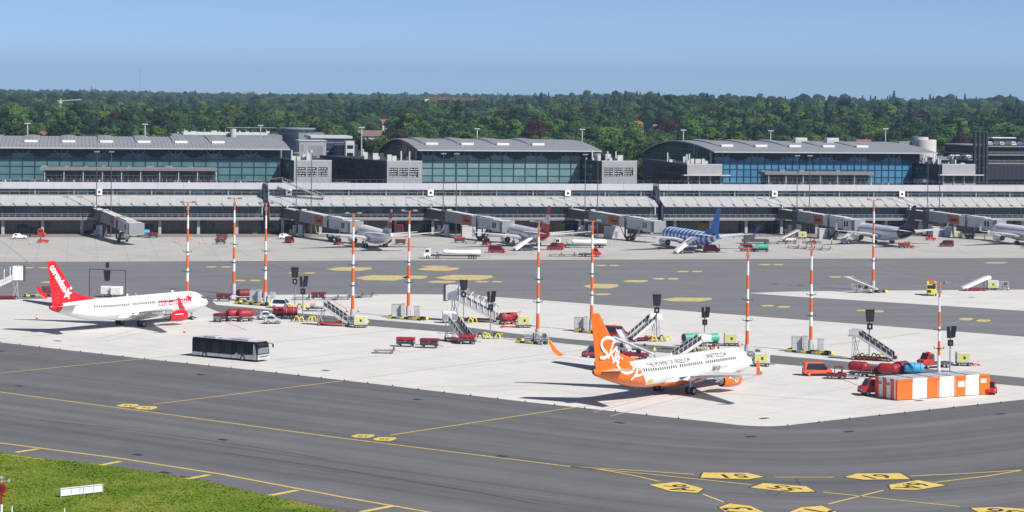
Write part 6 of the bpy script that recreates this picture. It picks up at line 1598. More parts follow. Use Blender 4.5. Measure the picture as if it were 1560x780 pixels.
def stairs(base_m, covered=False, topz=3.4, L_=6.2):
    """mobile passenger stairs, rising towards +x"""
    def f():
        r = empty('passenger_stairs'); x0, x1 = -L_ / 2, L_ / 2 - 1.6; w = .95
        b = MB(); b.box(-L_ / 2 + .2, L_ / 2 - .6, -1.0, 1.0, .35, .62); b.box(-L_ / 2 - .5, -L_ / 2 + 1.2, -.9, .2, .4, .95); b.build('chassis', base_m, r)
        b = MB(); n = 16
        for k in range(n): t = k / n; x = x0 + (x1 - x0) * t; z = .5 + (topz - .5) * t; b.box(x, x + (x1 - x0) / n + .05, -w + .1, w - .1, z, z + .12)
        b.build('steps', M_step, r)
        b = MB()
        for sd in (-1, 1): y = sd * w; b.poly([(x0, y, .35), (x1, y, topz - .15), (x1, y, topz + .25), (x0, y, .75)]); b.poly([(x0, y + sd * .05, .35), (x1, y + sd * .05, topz - .15), (x1, y + sd * .05, topz + .25), (x0, y + sd * .05, .75)]); b.bar((x0, y, .55), (x1, y, topz), .09, .5)
        b.build('stringer', M_offw, r)
        b = MB()
        for sd in (-1, 1):
            y = sd * (w + .02)
            for k in range(6):
                t0, t1 = k / 6, (k + .88) / 6; P = lambda t, dz: (x0 + (x1 - x0) * t, y, .55 + (topz - .55) * t + dz)
                b.poly([P(t0, .3), P(t1, .3), P(t1, .98), P(t0, .98)])
        b.build('side_panel', M_offw if covered else mat('smoked_side_panel', (.05, .055, .065), .3, var=.2), r)
        b = MB()
        for sd in (-1, 1):
            y = sd * w; b.bar((x0, y, 1.6), (x1, y, topz + 1.08), .07)
            for k in range(7): t = k / 6; x = x0 + (x1 - x0) * t; z = .5 + (topz - .5) * t; b.bar((x, y, z), (x, y, z + 1.1), .06)
            b.bar((x1, y, topz + 1.08), (L_ / 2, y, topz + 1.08), .07); b.bar((L_ / 2, y, topz), (L_ / 2, y, topz + 1.08), .07); b.bar((x1, y, topz + .55), (L_ / 2, y, topz + .55), .05)
        b.build('handrail', M_lgrey, r)
        b = MB(); b.box(x1, L_ / 2 + .25, -w, w, topz - .12, topz + .04); b.build('platform', M_offw, r)
        b = MB()
        for sd in (-1, 1): b.box(x1 + .15, L_ / 2, sd * w - .03, sd * w + .03, topz + .1, topz + 1.0)
        b.build('platform_panel', M_white, r)
        b = MB()
        for sd in (-1, 1):
            b.bar((L_ / 2 - .4, sd * .8, .4), (L_ / 2 - .7, sd * .8, topz - .1), .1); b.bar((L_ / 2 - 1.5, sd * .8, .5), (L_ / 2 - .5, sd * .8, topz - .3), .07); b.bar((L_ / 2 - .6, sd * .8, .6), (L_ / 2 - 1.5, sd * .8, topz - .6), .07)
        b.build('support_frame', M_lgrey, r)
        for x in (-L_ / 2 + .6, L_ / 2 - .8):
            for sd in (-1, 1): ww = MB(); ww.wheel(x, sd * .95, .32, .22, 0, 1, n=12); ww.build('wheel', [M_black, M_hub], r)
        if covered:
            pr = [(-w - .06, .0), (-w - .06, 1.9), (-.5, 2.35), (.5, 2.35), (w + .06, 1.9), (w + .06, 0)]
            for k in range(7):
                t = k / 6.4; b = MB(); q = [(x0 + (x1 - x0) * t, y, .9 + (topz - .6) * t + z) for y, z in pr]
                for a, c in zip(q, q[1:]): b.bar(a, c, .12)
                b.build('canopy_hoop', M_white, r)
            b = MB(); P = lambda x, t, y, z: (x, y, .9 + (topz - .6) * t + z)
            b.loft([[P(x0, 0, y, z) for y, z in pr[1:5]], [P(x1, 1, y, z) for y, z in pr[1:5]]], 0, False, False, closed=False); b.build('canopy_roof', mat('canopy_film_grey', (.20, .21, .22), .3, var=.2), r)
            b = MB(); b.box(x1, L_ / 2 + .5, -1.15, 1.15, topz - .1, topz + 2.6); b.build('cabin', M_white, r); b = MB(); b.box(L_ / 2 + .5, L_ / 2 + .95, -1.25, 1.25, topz - .3, topz + 2.75); b.build('bellows', M_dgrey, r)
        return r
    return f
ST_red = Kind(stairs(M_redb), 'stairs', 'mobile passenger stairs'); ST_blk = Kind(stairs(M_maroon, topz=4.2, L_=7.6), 'stairs', 'mobile passenger stairs'); ST_cov = Kind(stairs(M_maroon, True, topz=4.0, L_=9.0), 'stairs', 'mobile passenger stairs')
def belt(m):
    def f():
        r = empty('belt_loader'); b = MB(); b.box(-2.4, 1.8, -.8, .8, .4, .95); b.build('chassis', m, r, bevel=.04)
        b = MB(); b.bar((-3.6, 0, .9), (3.6, 0, 3.2), 1.0, .22); b.build('conveyor', M_offw, r)
        b = MB()
        for sd in (-1, 1): b.bar((-3.4, sd * .52, 1.3), (3.5, sd * .52, 3.55), .05); b.bar((1.2, sd * .3, .9), (2.0, sd * .3, 2.6), .08)
        b.build('side_rail', M_lgrey, r)
        b = MB(); b.box(-1.6, -.9, .45, .85, .95, 1.5); b.bar((-1.2, .7, 1.5), (-1.2, .7, 1.9), .05); b.build('driver_seat', M_black, r)
        for x in (-1.7, 1.2):
            for sd in (-1, 1): ww = MB(); ww.wheel(x, sd * .75, .33, .24, 0, 1, n=12); ww.build('wheel', [M_black, M_hub], r)
        return r
    return f
BELT = Kind(belt(M_red), 'belt loader', 'belt loaders'); BELTw = Kind(belt(M_offw), 'belt loader', 'belt loaders')
def tank(m, L_=3.4, rr=.75):
    def f():
        r = empty('tank_trailer'); chassis(r, L_, 1.6, .6, M_dgrey); b = MB(); b.tube((-L_ / 2 + .1, 0, .65 + rr), (L_ / 2 - .1, 0, .65 + rr), rr, n=20); b.build('tank', m, r)
        b = MB(); b.tube((-L_ / 2 + .02, 0, .65 + rr), (-L_ / 2 + .09, 0, .65 + rr), rr * .92, n=20); b.build('end_cap', M_dgrey, r)
        b = MB()
        for x in (-.9, .9): b.tube((x - .05, 0, .65 + rr), (x + .05, 0, .65 + rr), rr + .03, n=20, caps=False)
        b.build('strap', M_grey, r); return r
    return f
TKg = Kind(tank(M_green), 'tank trailer', 'tank trailers'); TKr = Kind(tank(M_redtarp), 'tank trailer', 'tank trailers')
def tanker_fn():
    r = empty('fuel_truck'); b = MB()
    b.prism([(6.2, .6), (6.2, 2.9), (7.6, 2.9), (8.1, 1.9), (8.15, .6)], 'y', -1.2, 1.2); b.build('cab', M_white, r, bevel=.06)
    b = MB(); b.poly([(8.0, -1.0, 2.0), (8.0, 1.0, 2.0), (7.66, 1.0, 2.85), (7.66, -1.0, 2.85)]); b.build('windscreen', M_glassd, r, fix=False)
    b = MB()
    for sd in (-1, 1): b.poly([(6.6, sd * 1.21, 1.9), (7.8, sd * 1.21, 1.9), (7.5, sd * 1.21, 2.75), (6.6, sd * 1.21, 2.75)])
    b.build('side_window', M_glassd, r, fix=False)
    b = MB(); pr = [(1.2 * math.cos(t), 1.85 + .88 * math.sin(t)) for t in np.linspace(0, 2 * math.pi, 20, endpoint=False)]
    b.loft([[(x, y * k, 1.85 + (z - 1.85) * k) for y, z in pr] for x, k in ((-7.6, .8), (-7.3, 1), (2.4, 1), (2.7, .8))], 0); o = b.build('tank', M_white, r)
    b = MB(); b.box(-5.5, 1, -.35, .35, 2.74, 2.85); b.build('walkway', M_grey, o)
    b = MB(); b.box(-7.6, 6.3, -.5, .5, .7, 1.0); b.box(2.9, 6.0, -1.15, 1.15, .8, 1.2); b.build('chassis', M_dgrey, r)
    rn = random.Random(4); b = MB()
    for k in range(16): x = rn.uniform(3.0, 5.6); y = rn.uniform(-1.1, .9); z = rn.uniform(1.2, 1.9); b.box(x, x + .4, y, y + .3, z, z + .5 + .3 * rn.random())
    b.tube((3.6, -1.1, 1.8), (3.6, 1.1, 1.8), .45, n=12).tube((5, -1.1, 1.6), (5, 1.1, 1.6), .4, n=12); b.build('pump_gear', M_lgrey, r)
    b = MB(); b.bar((-6.9, -.9, .9), (-10.4, -.9, 1.0), .08).bar((-7.4, .3, 2.2), (-10.0, .3, 1.6), .07).bar((-9.9, -.9, .3), (-9.9, .6, 2.2), .07).bar((-8.6, -.9, .3), (-8.6, .6, 2.0), .07).bar((-9.9, -.9, .4), (-8.6, .6, .4), .06); b.build('hose_frame', M_lgrey, r)
    for x in (-6.0, -4.8, 4.3, 7.0):
        for sd in (-1, 1): ww = MB(); ww.wheel(x, sd * 1.05, .5, .32, 0, 1); ww.build('wheel', [M_black, M_hub], r)
    me = text_mesh('AIR FUEL', .75) if False else None
    b = MB(); b.box(-4.2, -.2, -1.215, -1.205, 1.95, 2.2); b.build('red_band', M_red, o); return r
FUEL = Kind(tanker_fn, 'fuel truck', 'white fuel tank trucks')

# ---------- apron bus
def bus_fn():
    r = empty('apron_bus'); L_, W_, H_ = 13.4, 3.0, 3.05; h = L_ / 2; w = W_ / 2
    M_busd = mat('bus_smoked_side', (.008, .009, .012), .25, var=.15, spec=.3); M_buss = mat('bus_silver', (.52, .54, .57), .3, metal=.2, var=.1)
    b = MB(); b.loft([[(x, -w, z0), (x, w, z0), (x, w, z1), (x, w - .18, z2), (x, -w + .18, z2), (x, -w, z1)] for x, z0, z1, z2 in ((-h, .35, 2.8, H_ - .05), (-h + .15, .3, 2.85, H_), (h - .5, .3, 2.85, H_), (h - .12, .3, 2.4, H_ - .15), (h, .35, 1.3, 2.0))], 0, True, False); b.build('body', M_busd, r, bevel=.05)
    b = MB()
    for sd in (-1, 1):
        y = sd * (w + .012)
        b.poly([(-h + .05, y, .32), (h - .1, y, .32), (h - .1, y, .9), (h - 1.6, y, .95), (h - 2.5, y, 1.0), (h - 4.2, y, 1.2), (h - 4.7, y, .82), (-h + .05, y, .80)])
        b.poly([(h - 2.2, y, 1.0), (h - .12, y, .9), (h - .22, y, 1.9), (h - .55, y, 2.75), (h - .75, y, 2.75), (h - .8, y, 1.1)])
    b.build('lower_panel', M_buss, r, fix=False)
    b = MB(); b.box(-h + .1, h - .5, -w + .2, w - .2, H_, H_ + .06); b.box(-h + 2, -h + 4.5, -w + .4, w - .4, H_ + .06, H_ + .3); b.box(1.0, 4.5, -w + .5, w - .5, H_ + .06, H_ + .28); b.box(-2.5, -1.2, -.6, .6, H_ + .06, H_ + .2); b.build('roof_unit', M_lgrey, r, bevel=.04)
    b = MB(); b.poly([(h + .015, -w + .2, 1.25), (h + .015, w - .2, 1.25), (h - .03, w - .25, 2.15), (h - .03, -w + .25, 2.15)])
    for i in range(len(b.v)): b.v[i] = (b.v[i][0] + .04, b.v[i][1], b.v[i][2])
    b.build('windscreen', mat('bus_windscreen', (.16, .19, .22), .06, var=.3, scale=1.5, spec=.9), r, fix=False)
    b = MB(); b.box(h - .3, h + .0, -w + .25, w - .25, 2.45, 2.85); b.build('destination_box', M_panel, r)
    b = MB(); b.box(h - .05, h + .09, -w + .1, w - .1, .3, 1.1); b.build('front_panel', M_buss, r, bevel=.04)
    b = MB(); b.box(h + .08, h + .11, -w + .3, w - .3, .72, .86); b.build('grille', M_dgrey, r)
    for sd in (-1, 1):
        b = MB(); b.box(h + .09, h + .12, sd * (w - .42) - .22, sd * (w - .42) + .22, .52, .7); b.build('headlight', M_white, r)
        b = MB(); b.bar((h - .1, sd * (w - .1), 2.75), (h + .55, sd * (w + .15), 2.65), .08); b.bar((h + .55, sd * (w + .15), 2.7), (h + .6, sd * (w + .18), 2.1), .14, .2); b.build('mirror_arm', M_black, r)
    for i in range(4):
        x = -h + 1.7 + i * 2.6
        b = MB(); b.poly([(x, -w - .016, .95), (x + 1.2, -w - .016, .95), (x + 1.2, -w - .016, 2.55), (x, -w - .016, 2.55)]); b.build('window', mat('bus_window', (.03, .036, .04), .2, var=.6, scale=1.6, spec=.3), r, fix=False)
    b = MB()
    for x in (-h + 1.5, -h + 3.1, -h + 5.6, -h + 8.2, -h + 9.5): b.box(x - .02, x + .02, -w - .03, -w - .017, .35, 2.75)
    b.build('door_seams', M_black, r)
    for x in (-h + 2.6, h - 2.9):
        for sd in (-1, 1): ww = MB(); ww.wheel(x, sd * (w - .12), .48, .3, 0, 1); ww.build('wheel', [M_black, M_hub], r)
    return r
BUS = Kind(bus_fn, 'bus')
g = G(351, 546); BUS(g, hdg(292, 541, 398, 551) , 'long black and silver apron bus driving in front of the red tailed airliner')

# ---------- striped cabins
g0, g1, g2 = G(1367, 610.5), G(1507.5, 601), G(1334, 604.3)
ux = (g1 - g0); Lc = ux.length; ang = math.atan2(ux.y, ux.x); Wc = 5.0
r = empty('striped_cabin', g0, ang, 'long orange and white striped cabin block in front of the red carts', 'cabin')
M_co = mat('cabin_orange', (.72, .155, .015), .45, var=.08); M_cw = mat('cabin_white', (.78, .78, .78), .45, var=.06); M_cr = mat('cabin_red_orange', (.72, .08, .02), .45, var=.1)
b = MB(); b.box(.02, Lc - .02, .02, Wc - .02, .12, 2.75); b.build('core', M_cw, r)
n = 7; cuts = [0, 1.75, 3.35, 5.1, 6.95, 8.5, 10.2, 11.6]; cuts = [c * Lc / 11.6 for c in cuts]
cuts = [0] + [Lc * t for t in (.161, .312, .450, .607, .735, .878, 1.0)]
for i in range(n):
    b = MB(); b.box(cuts[i], cuts[i + 1], -.03, .01, .10, 2.62); b.build('wall_stripe', M_co if i % 2 == 0 else M_cw, r)
    b = MB(); b.box(cuts[i], cuts[i + 1], -.09, .01, 2.63, 2.95); b.build('roof_edge', M_co if i % 2 == 0 else M_cw, r)
cs = [0, .17, .35, .52, .70, .86, 1.0]
for i in range(6):
    b = MB(); b.box(-.03, .01, Wc * (1 - cs[i + 1]), Wc * (1 - cs[i]), .10, 2.62); b.box(-.09, .0, Wc * (1 - cs[i + 1]), Wc * (1 - cs[i]), 2.63, 2.95); b.build('end_stripe', M_cr if i % 2 == 0 else M_cw, r)
b = MB(); b.box(-.09, -.031, -.05, .25, .1, 2.95); b.build('corner_post', M_cr, r)
b = MB(); b.box(0, Lc, 0, Wc, 2.76, 2.86); b.build('roof', M_lgrey, r)
b = MB()
for k in range(1, 5): b.box(k * Lc / 5 - .05, k * Lc / 5 + .05, .1, Wc - .1, 2.86, 2.93)
b.box(.1, Lc - .1, Wc / 2 - .05, Wc / 2 + .05, 2.86, 2.92); b.build('roof_joints', M_grey, r)
for (t, w_, z0, z1) in ((.735 - .085, .07, 1.35, 2.15), (.90, .06, 1.75, 2.3)): b = MB(); b.box(Lc * t, Lc * (t + w_), -.05, -.031, z0, z1); b.build('notice_board', M_cw, r)
for t in (.428, .617, .73): b = MB(); b.box(Lc * t, Lc * t + .06, -.06, -.031, .12, 2.6); b.build('door_post', M_lgrey, r)
b = MB(); b.box(Lc * .50, Lc * .565, -.04, -.031, .2, 2.2); b.build('door', mat('door_white', (.68, .68, .69), .5), r)
for q in (.24, .60):
    b = MB(); b.box(-.06, -.031, Wc * (1 - q) - .35, Wc * (1 - q) + .35, 1.9, 2.3); b.build('end_vent', M_grey, r)

# ---------- people
def person_mesh(pose, seed):
    me = bpy.data.meshes.new('body'); J = {}
    s = {'stand': 0.0, 'walk': .22, 'lean': .05}[pose]
    V = [(0, 0, .95), (0, 0, 1.2), (0, 0, 1.42), (0, 0, 1.52), (0, .01, 1.66), (.09, s * .4, .90), (.10, s * .5, .50), (.10, s - .02, .08), (.11, s + .14, .03), (-.09, -s * .4, .90), (-.10, -s * .3, .50), (-.10, -s - .04, .08), (-.11, -s + .12, .03),
         (.19, 0, 1.40), (.25, -s * .5 - .02, 1.14), (.25, .08 - s * .5, .90), (-.19, 0, 1.40), (-.25, s * .5, 1.14), (-.24, .10 + s * .5, .92), (0, .01, 1.76)]
    E = [(0, 1), (1, 2), (2, 3), (3, 4), (4, 19), (0, 5), (5, 6), (6, 7), (7, 8), (0, 9), (9, 10), (10, 11), (11, 12), (2, 13), (13, 14), (14, 15), (2, 16), (16, 17), (17, 18)]
    R = [.15, .14, .15, .055, .10, .10, .07, .045, .045, .10, .07, .045, .045, .06, .045, .035, .06, .045, .035, .075]
    me.from_pydata(V, E, []); o = bpy.data.objects.new('tmp', me); COL.objects.link(o); md = o.modifiers.new('s', 'SKIN'); sv = me.skin_vertices[0].data
    for i, q in enumerate(R): sv[i].radius = (q, q * .8); sv[i].use_root = i == 0
    sb = o.modifiers.new('d', 'SUBSURF'); sb.levels = 1; sb.render_levels = 1
    dg = bpy.context.evaluated_depsgraph_get(); dg.update(); m2 = bpy.data.meshes.new_from_object(o.evaluated_get(dg)); bpy.data.objects.remove(o); return m2
PM = {p: person_mesh(p, 0) for p in ('stand', 'walk')}
def person(loc, rz, top, legs, label, pose='stand', group=None, scale=1.0):
    key = (pose, top.name, legs.name)
    if key not in PM:
        me = PM[pose].copy(); me.materials.clear()
        for m in (legs, top, M_skin, M_dgrey): me.materials.append(m)
        for p in me.polygons:
            c = p.center; z = c.z
            p.material_index = 3 if z < .12 or (z > 1.74) else 0 if z < .92 and abs(c.x) < .21 else 2 if z > 1.5 or (abs(c.x) > .2 and z < .98) else 1
            p.use_smooth = True
        PM[key] = me
    o = bpy.data.objects.new('person', PM[key]); COL.objects.link(o); o.location = loc; o.rotation_euler = (0, 0, rz); o.scale = (scale,) * 3
    tag(o, label, 'person', group); return o
M_cl = [mat('cloth_%s' % n, c, .8, var=.05) for n, c in (('dark', (.03, .03, .04)), ('denim', (.06, .09, .16)), ('white', (.6, .6, .6)), ('red', (.45, .04, .04)), ('tan', (.35, .26, .17)), ('blue', (.08, .16, .35)), ('grey', (.2, .2, .21)))]
for (x, y, pose, lb) in ((997, 544, 'walk', 'worker in yellow hi-vis walking behind the orange airliner'), (430, 373, 'stand', ''), (1035, 381, 'stand', ''), (1267, 371.5, 'stand', 'worker in hi-vis under the wing of the navy finned airliner'), (1072, 384, 'stand', 'worker in hi-vis by the tail of the blue striped airliner'), (1500, 366, 'walk', 'worker in hi-vis walking left of the last gate airliner'), (1096, 378, 'stand', 'worker in hi-vis right of the red vehicle at the striped airliner'), (663, 354, 'walk', 'person in hi-vis left of the third boarding bridge foot')):
    if lb: person(G(x, y), random.uniform(0, 6), M_hiv, M_cl[0], lb, pose)
rp = random.Random(9)
def crowd(u0, u1, n, lb, w0=7.0, w1=11.0):
    for k in range(n):
        u = u0 + (u1 - u0) * (k + rp.random()) / n; w = rp.uniform(w0, w1)
        person(T(u, w, 13.9), rp.uniform(0, 6.28), rp.choice(M_cl), rp.choice(M_cl[:2] + M_cl[-1:]), lb, rp.choice(('stand', 'walk')), lb + 's')
crowd(0, 10, 12, 'visitor on the open terrace left of the long pavilion'); crowd(12, 62, 34, 'visitor in front of the long pavilion on the left terrace', 7, 12); crowd(64, 76, 16, 'visitor on the terrace right of the long pavilion')
crowd(224, 282, 18, 'visitor on the terrace before the blue glass hall')
# parasols, tables on the terrace
def table_fn():
    r = empty('terrace_table'); b = MB(); b.tube((0, 0, .72), (0, 0, .76), .5, n=10); b.build('tabletop', M_white, r); b = MB(); b.tube((0, 0, 0), (0, 0, .72), .05, n=6); b.tube((0, 0, 0), (0, 0, .04), .25, n=8); b.build('stem', M_grey, r)
    for a in (0, 2.1, 4.2):
        c, s = math.cos(a) * .8, math.sin(a) * .8; b = MB(); b.box(c - .2, c + .2, s - .2, s + .2, .42, .48).box(c * 1.2 - .2, c * 1.2 + .2, s * 1.2 - .05, s * 1.2 + .05, .48, .95); b.bar((c, s, 0), (c, s, .42), .05); b.build('chair', M_offw, r)
    return r
TBL = Kind(table_fn, 'table', 'white tables on the roof terrace')
for u in (1, 3.4, 5.9, 8.4): TBL(T(u, 8.5, 13.9), rp.uniform(0, 3), 'white table with chairs on the open terrace at far left')
for u in (66, 69, 72, 75): TBL(T(u, 9, 13.9), rp.uniform(0, 3), 'white table with chairs on the terrace right of the pavilion')
# ---------------------------------------------------------------- boarding bridges
M_tun_a = mat('bridge_tunnel_brown_glass', (.10, .085, .08), .35, var=.3); M_tun_b = mat('bridge_tunnel_grey', (.30, .305, .315), .5, var=.15); M_tun_c = mat('bridge_tunnel_pale', (.56, .58, .59), .5, var=.15)
M_ad = mat('bridge_orange_panel', (.50, .13, .03), .5, var=.35, scale=.5)
def bridge(px0, gx1, gy1, label, zend=3.2, ztop=2.6, Lk=None):
    u, _ = FP(px0, 318, -1); p0 = T(u, -1, 0); p1 = G(gx1, gy1); d = p1 - p0; L_ = d.length; hd = math.atan2(d.y, d.x)
    r = empty('boarding_bridge', p0, hd, label, 'boarding bridge', 'boarding bridges along the concourse')
    z0, z1 = 5.0, zend; fz = lambda x: z0 + (z1 - z0) * x / L_
    def tun(b, xa, xb, w, h, m=0, off=0):
        b.loft([[(x, -w, fz(x) + off), (x, w, fz(x) + off), (x, w, fz(x) + h), (x, w * .8, fz(x) + h + .12), (x, -w * .8, fz(x) + h + .12), (x, -w, fz(x) + h)] for x in (xa, xb)], m, True, False)
    xs = [0, L_ * .27, L_ * .66, L_ * .93]
    b = MB(); tun(b, xs[0], xs[1] + 1.5, 1.25, 2.5); b.build('inner_tunnel', M_tun_a, r)
    b = MB(); tun(b, xs[1], xs[2], 1.45, 2.75); o = b.build('middle_tunnel', M_tun_b, r)
    b = MB(); tun(b, xs[2] - .5, xs[3], 1.62, 2.95); oc = b.build('outer_tunnel', M_tun_c, r)
    b = MB(); x = xs[2] + .3
    while x < xs[3]: b.bar((x, -1.65, fz(x) + .1), (x, -1.65, fz(x) + 2.9), .08); x += .9
    b.build('tunnel_ribs', M_lgrey, oc)
    b = MB(); x = xs[1] + .3
    while x < xs[2]: b.bar((x, -1.48, fz(x) + .1), (x, -1.48, fz(x) + 2.7), .05); x += 1.1
    b.build('tunnel_ribs', M_grey, o)
    # roof strips and cables
    b = MB(); b.loft([[(x, -1.3, fz(x) + 2.98), (x, 1.3, fz(x) + 2.98), (x, 1.3, fz(x) + 3.1), (x, -1.3, fz(x) + 3.1)] for x in (xs[1], xs[2])], 0, True, False); b.loft([[(x, -1.4, fz(x) + 3.2), (x, 1.4, fz(x) + 3.2), (x, 1.4, fz(x) + 3.3), (x, -1.4, fz(x) + 3.3)] for x in (xs[2], xs[3])], 0, True, False)
    b.loft([[(x, -1.1, fz(x) + 2.7), (x, 1.1, fz(x) + 2.7), (x, 1.1, fz(x) + 2.8), (x, -1.1, fz(x) + 2.8)] for x in (xs[0], xs[1])], 0, True, False); b.build('tunnel_roof', M_offw, r)
    xa, xb = xs[1] + (xs[2] - xs[1]) * .62, xs[2] - .6
    b = MB(); b.poly([(xa, -1.53, fz(xa) + .25), (xb, -1.53, fz(xb) + .25), (xb, -1.53, fz(xb) + 2.6), (xa, -1.53, fz(xa) + 2.6)]); pn = b.build('advert_panel', M_ad, r, fix=False)
    b = MB(); xm = (xa + xb) / 2; b.poly([(xm - 1.6, -1.55, fz(xm) + 1.1), (xm + 1.6, -1.55, fz(xm) + 1.0), (xm + 1.4, -1.55, fz(xm) + 1.7), (xm - 1.2, -1.55, fz(xm) + 1.75)]); b.build('advert_mark', M_step, pn, fix=False)
    # rotunda, lift column and wheels
    xr = xs[1] * .92; b = MB(); b.tube((xr, 0, fz(xr) - .4), (xr, 0, fz(xr) + 3.1), 1.9, n=18); b.tube((xr, 0, 0), (xr, 0, fz(xr) - .4), .75, n=12); b.box(xr - 1.6, xr + 1.6, -1.6, 1.6, 0.01, .3); b.build('rotunda', M_dgrey, r)
    b = MB(); b.box(xr + 1.5, xr + 3.2, -2.0, -1.4, .1, 3.6).box(xr - 2.6, xr - 1.2, -1.9, -1.3, .1, 3.2); b.build('equipment_cabinet', M_lgrey, r)
    b = MB(); b.box(xr - 3.9, xr - 2.5, -2.3, -1.2, .1, 1.9); b.build('yellow_box', M_ygreen, r)
    xl = xs[2] + (xs[3] - xs[2]) * .25
    b = MB()
    for y in (-1.85, 1.85): b.bar((xl, y, .9), (xl, y, fz(xl) + 3.3), .38)
    b.bar((xl, -1.85, fz(xl) - .25), (xl, 1.85, fz(xl) - .25), .35); b.bar((xl, -1.9, fz(xl) + 3.35), (xl, 1.9, fz(xl) + 3.35), .25); b.box(xl - .8, xl + .8, -1.5, 1.5, .6, 1.15); b.bar((xl, 0, 1.1), (xl, 0, fz(xl) - .2), .3)
    b.bar((xl - .6, -1.6, 1.0), (xl - 2.8, -1.6, fz(xl - 2.8)), .14); b.build('lift_column', M_dgrey, r)
    for y in (-1.1, 1.1): ww = MB(); ww.wheel(xl, y, .6, .5, 0, 1); ww.build('wheel', [M_black, M_hub], r)
    # service stair
    b = MB(); b.bar((xs[3] - 5.5, -2.3, .2), (xs[3] - 1.8, -2.3, fz(xs[3])), .8, .16); b.bar((xs[3] - 5.5, -2.6, 1.2), (xs[3] - 1.8, -2.6, fz(xs[3]) + 1), .05); b.bar((xs[3] - 5.5, -2.0, 1.2), (xs[3] - 1.8, -2.0, fz(xs[3]) + 1), .05); b.build('service_stair', M_dgrey, r)
    # cab and bellows
    b = MB(); b.box(xs[3], L_ + 1.2, -1.9, 1.9, z1 - .15, z1 + 3.15); b.build('cab', M_tun_c, r, bevel=.08)
    b = MB(); b.box(xs[3] + .3, xs[3] + 1.0, -1.93, -1.905, z1 + .9, z1 + 2.4); b.box(xs[3] + 1.4, xs[3] + 2.1, -1.93, -1.905, z1 + .9, z1 + 2.4); b.build('cab_window', M_glassd, r)
    b = MB(); n = 4
    for k in range(n): x = L_ + 1.2 + k * .42; e = .18 * (k % 2); b.box(x, x + .40, -1.85 - e, 1.95 + e, z1 - .05 - e, z1 + 2.9 + e)
    b.build('bellows', M_grey, r)
    b = MB(); b.bar((xs[0] + 1, -.4, fz(0) + 3.0), (xs[0] + 1, -.4, fz(0) + 3.7), .5, .5).bar((xs[1], -.8, fz(xs[1]) + 3.3), (xs[1], .8, fz(xs[1]) + 3.3), .6, .4).bar((xs[1] - 3, 0, fz(xs[1]) + 2.9), (xs[1] + 5, .3, fz(xs[1]) + 3.2), .1); b.build('roof_equipment', M_lgrey, r)
    return r
bridge(146, 204, 373, 'first boarding bridge from left, parked empty and steeply foreshortened', zend=3.0)
bridge(437, 536, 370.5, 'boarding bridge docked to the crimson finned airliner')
bridge(655, 766, 369.5, 'boarding bridge docked to the airliner with the red tail cone')
bridge(870, 996, 369.5, 'boarding bridge docked to the blue striped airliner')
bridge(1190, 1300, 366.5, 'boarding bridge docked to the navy finned airliner')
bridge(1384, 1514, 366, 'rightmost boarding bridge, docked to the airliner cut by the edge')

# ---------------------------------------------------------------- placed equipment, near stands
# left
def gate_bridge(): pass
r = ST_cov(G(-4, 456), rad(12), 'tall covered passenger stairs cut by the left edge of the picture')
GPUw(G(163, 452), .1, 'white power unit behind the fuselage of the red tailed airliner'); GPUw(G(178, 452.5), .1, 'second white power unit just right of its twin behind the airliner')
r = empty('notice_board', G(73, 452), 0, 'dark red fronted board on legs right behind the red winglet', 'board'); b = MB(); b.box(-1.3, 1.3, -.1, .1, .7, 2.1); b.build('panel', M_dgrey, r); b = MB(); b.box(-.5, .1, -.12, -.101, .9, 1.9); b.build('red_field', M_red, r); b = MB(); b.bar((-1.2, 0, 0), (-1.2, 0, .8), .1).bar((1.2, 0, 0), (1.2, 0, .8), .1); b.build('leg', M_grey, r)
OPm(G(341, 459), .05, 'dark red topped cart left of the second striped mast'); V_ = DOMm(G(371, 457.5), .4, 'large dark red covered cart between the second and third striped masts', 'baggage carts with domed covers'); OPr(G(397, 457), .05, 'red topped cart partly behind the third striped mast')
OPm(G(336, 490), 1.2, 'small dark red cart left of the two domed covers')
DOMr(G(357, 489), .55, 'left one of the two domed dark red carts before the red tailed nose'); DOMr(G(373.5, 489.5), .5, 'right one of the two domed dark red carts before the red tailed nose')
C_whitev(G(429, 469.5), rad(-10), 'small white van shaped car behind the silver ones'); C_silver(G(405, 486.5), rad(25), 'light silver small car at the back left of its twin'); C_silver(G(415, 493), rad(10), 'light silver small car nearest the camera')
r = TKr(G(429, 485), .05, 'orange red tank trailer right behind the silver cars'); TKr(G(440, 485), .1, 'orange red tank trailer joined on the right of its twin')
for i, (x, y) in enumerate(((459, 456.5), (485, 457), (503, 457), (521, 456), (541, 453.5), (556, 452.5))):
    (OPm if i in (1,) else DOL)(G(x, y), rad(3), ['flat dolly left of the dark red cart behind the docking signs', 'dark red cart in the row of flat dollies', 'flat dolly just right of the dark red cart', 'flat dolly behind the mast by the red based stairs', 'flat dolly beyond the mast by the red based stairs', 'rightmost flat dolly of the back row'][i])
CONE(G(529, 475), 0, 'orange cone left of the mast by the red based stairs'); CONE(G(546, 475), 0, 'orange cone right of the mast by the red based stairs'); CONE(G(56, 486), 0, 'orange cone under the left winglet of the red tailed airliner'); CONE(G(281, 507), 0, 'orange cone just left of the black bus roof')
r = empty('cargo_cart', G(482, 474), .05, 'low cart bearing a white and pink wrapped drum beside the stairs', 'cart'); chassis(r, 4.2, 1.6); b = MB(); b.tube((-1.2, 0, 1.45), (.2, 0, 1.45), .8, n=14); b.build('drum', mat('pink_wrap', (.60, .42, .42), .6), r); b = MB(); b.tube((.2, 0, 1.45), (1.2, 0, 1.45), .78, n=14); b.build('drum_end', M_white, r)
ST_red(G(507, 496), rad(166), 'red based passenger stairs facing left beside the mast')
GPU(G(549, 499), rad(8), 'pale yellow power unit beside the mast and red based stairs')
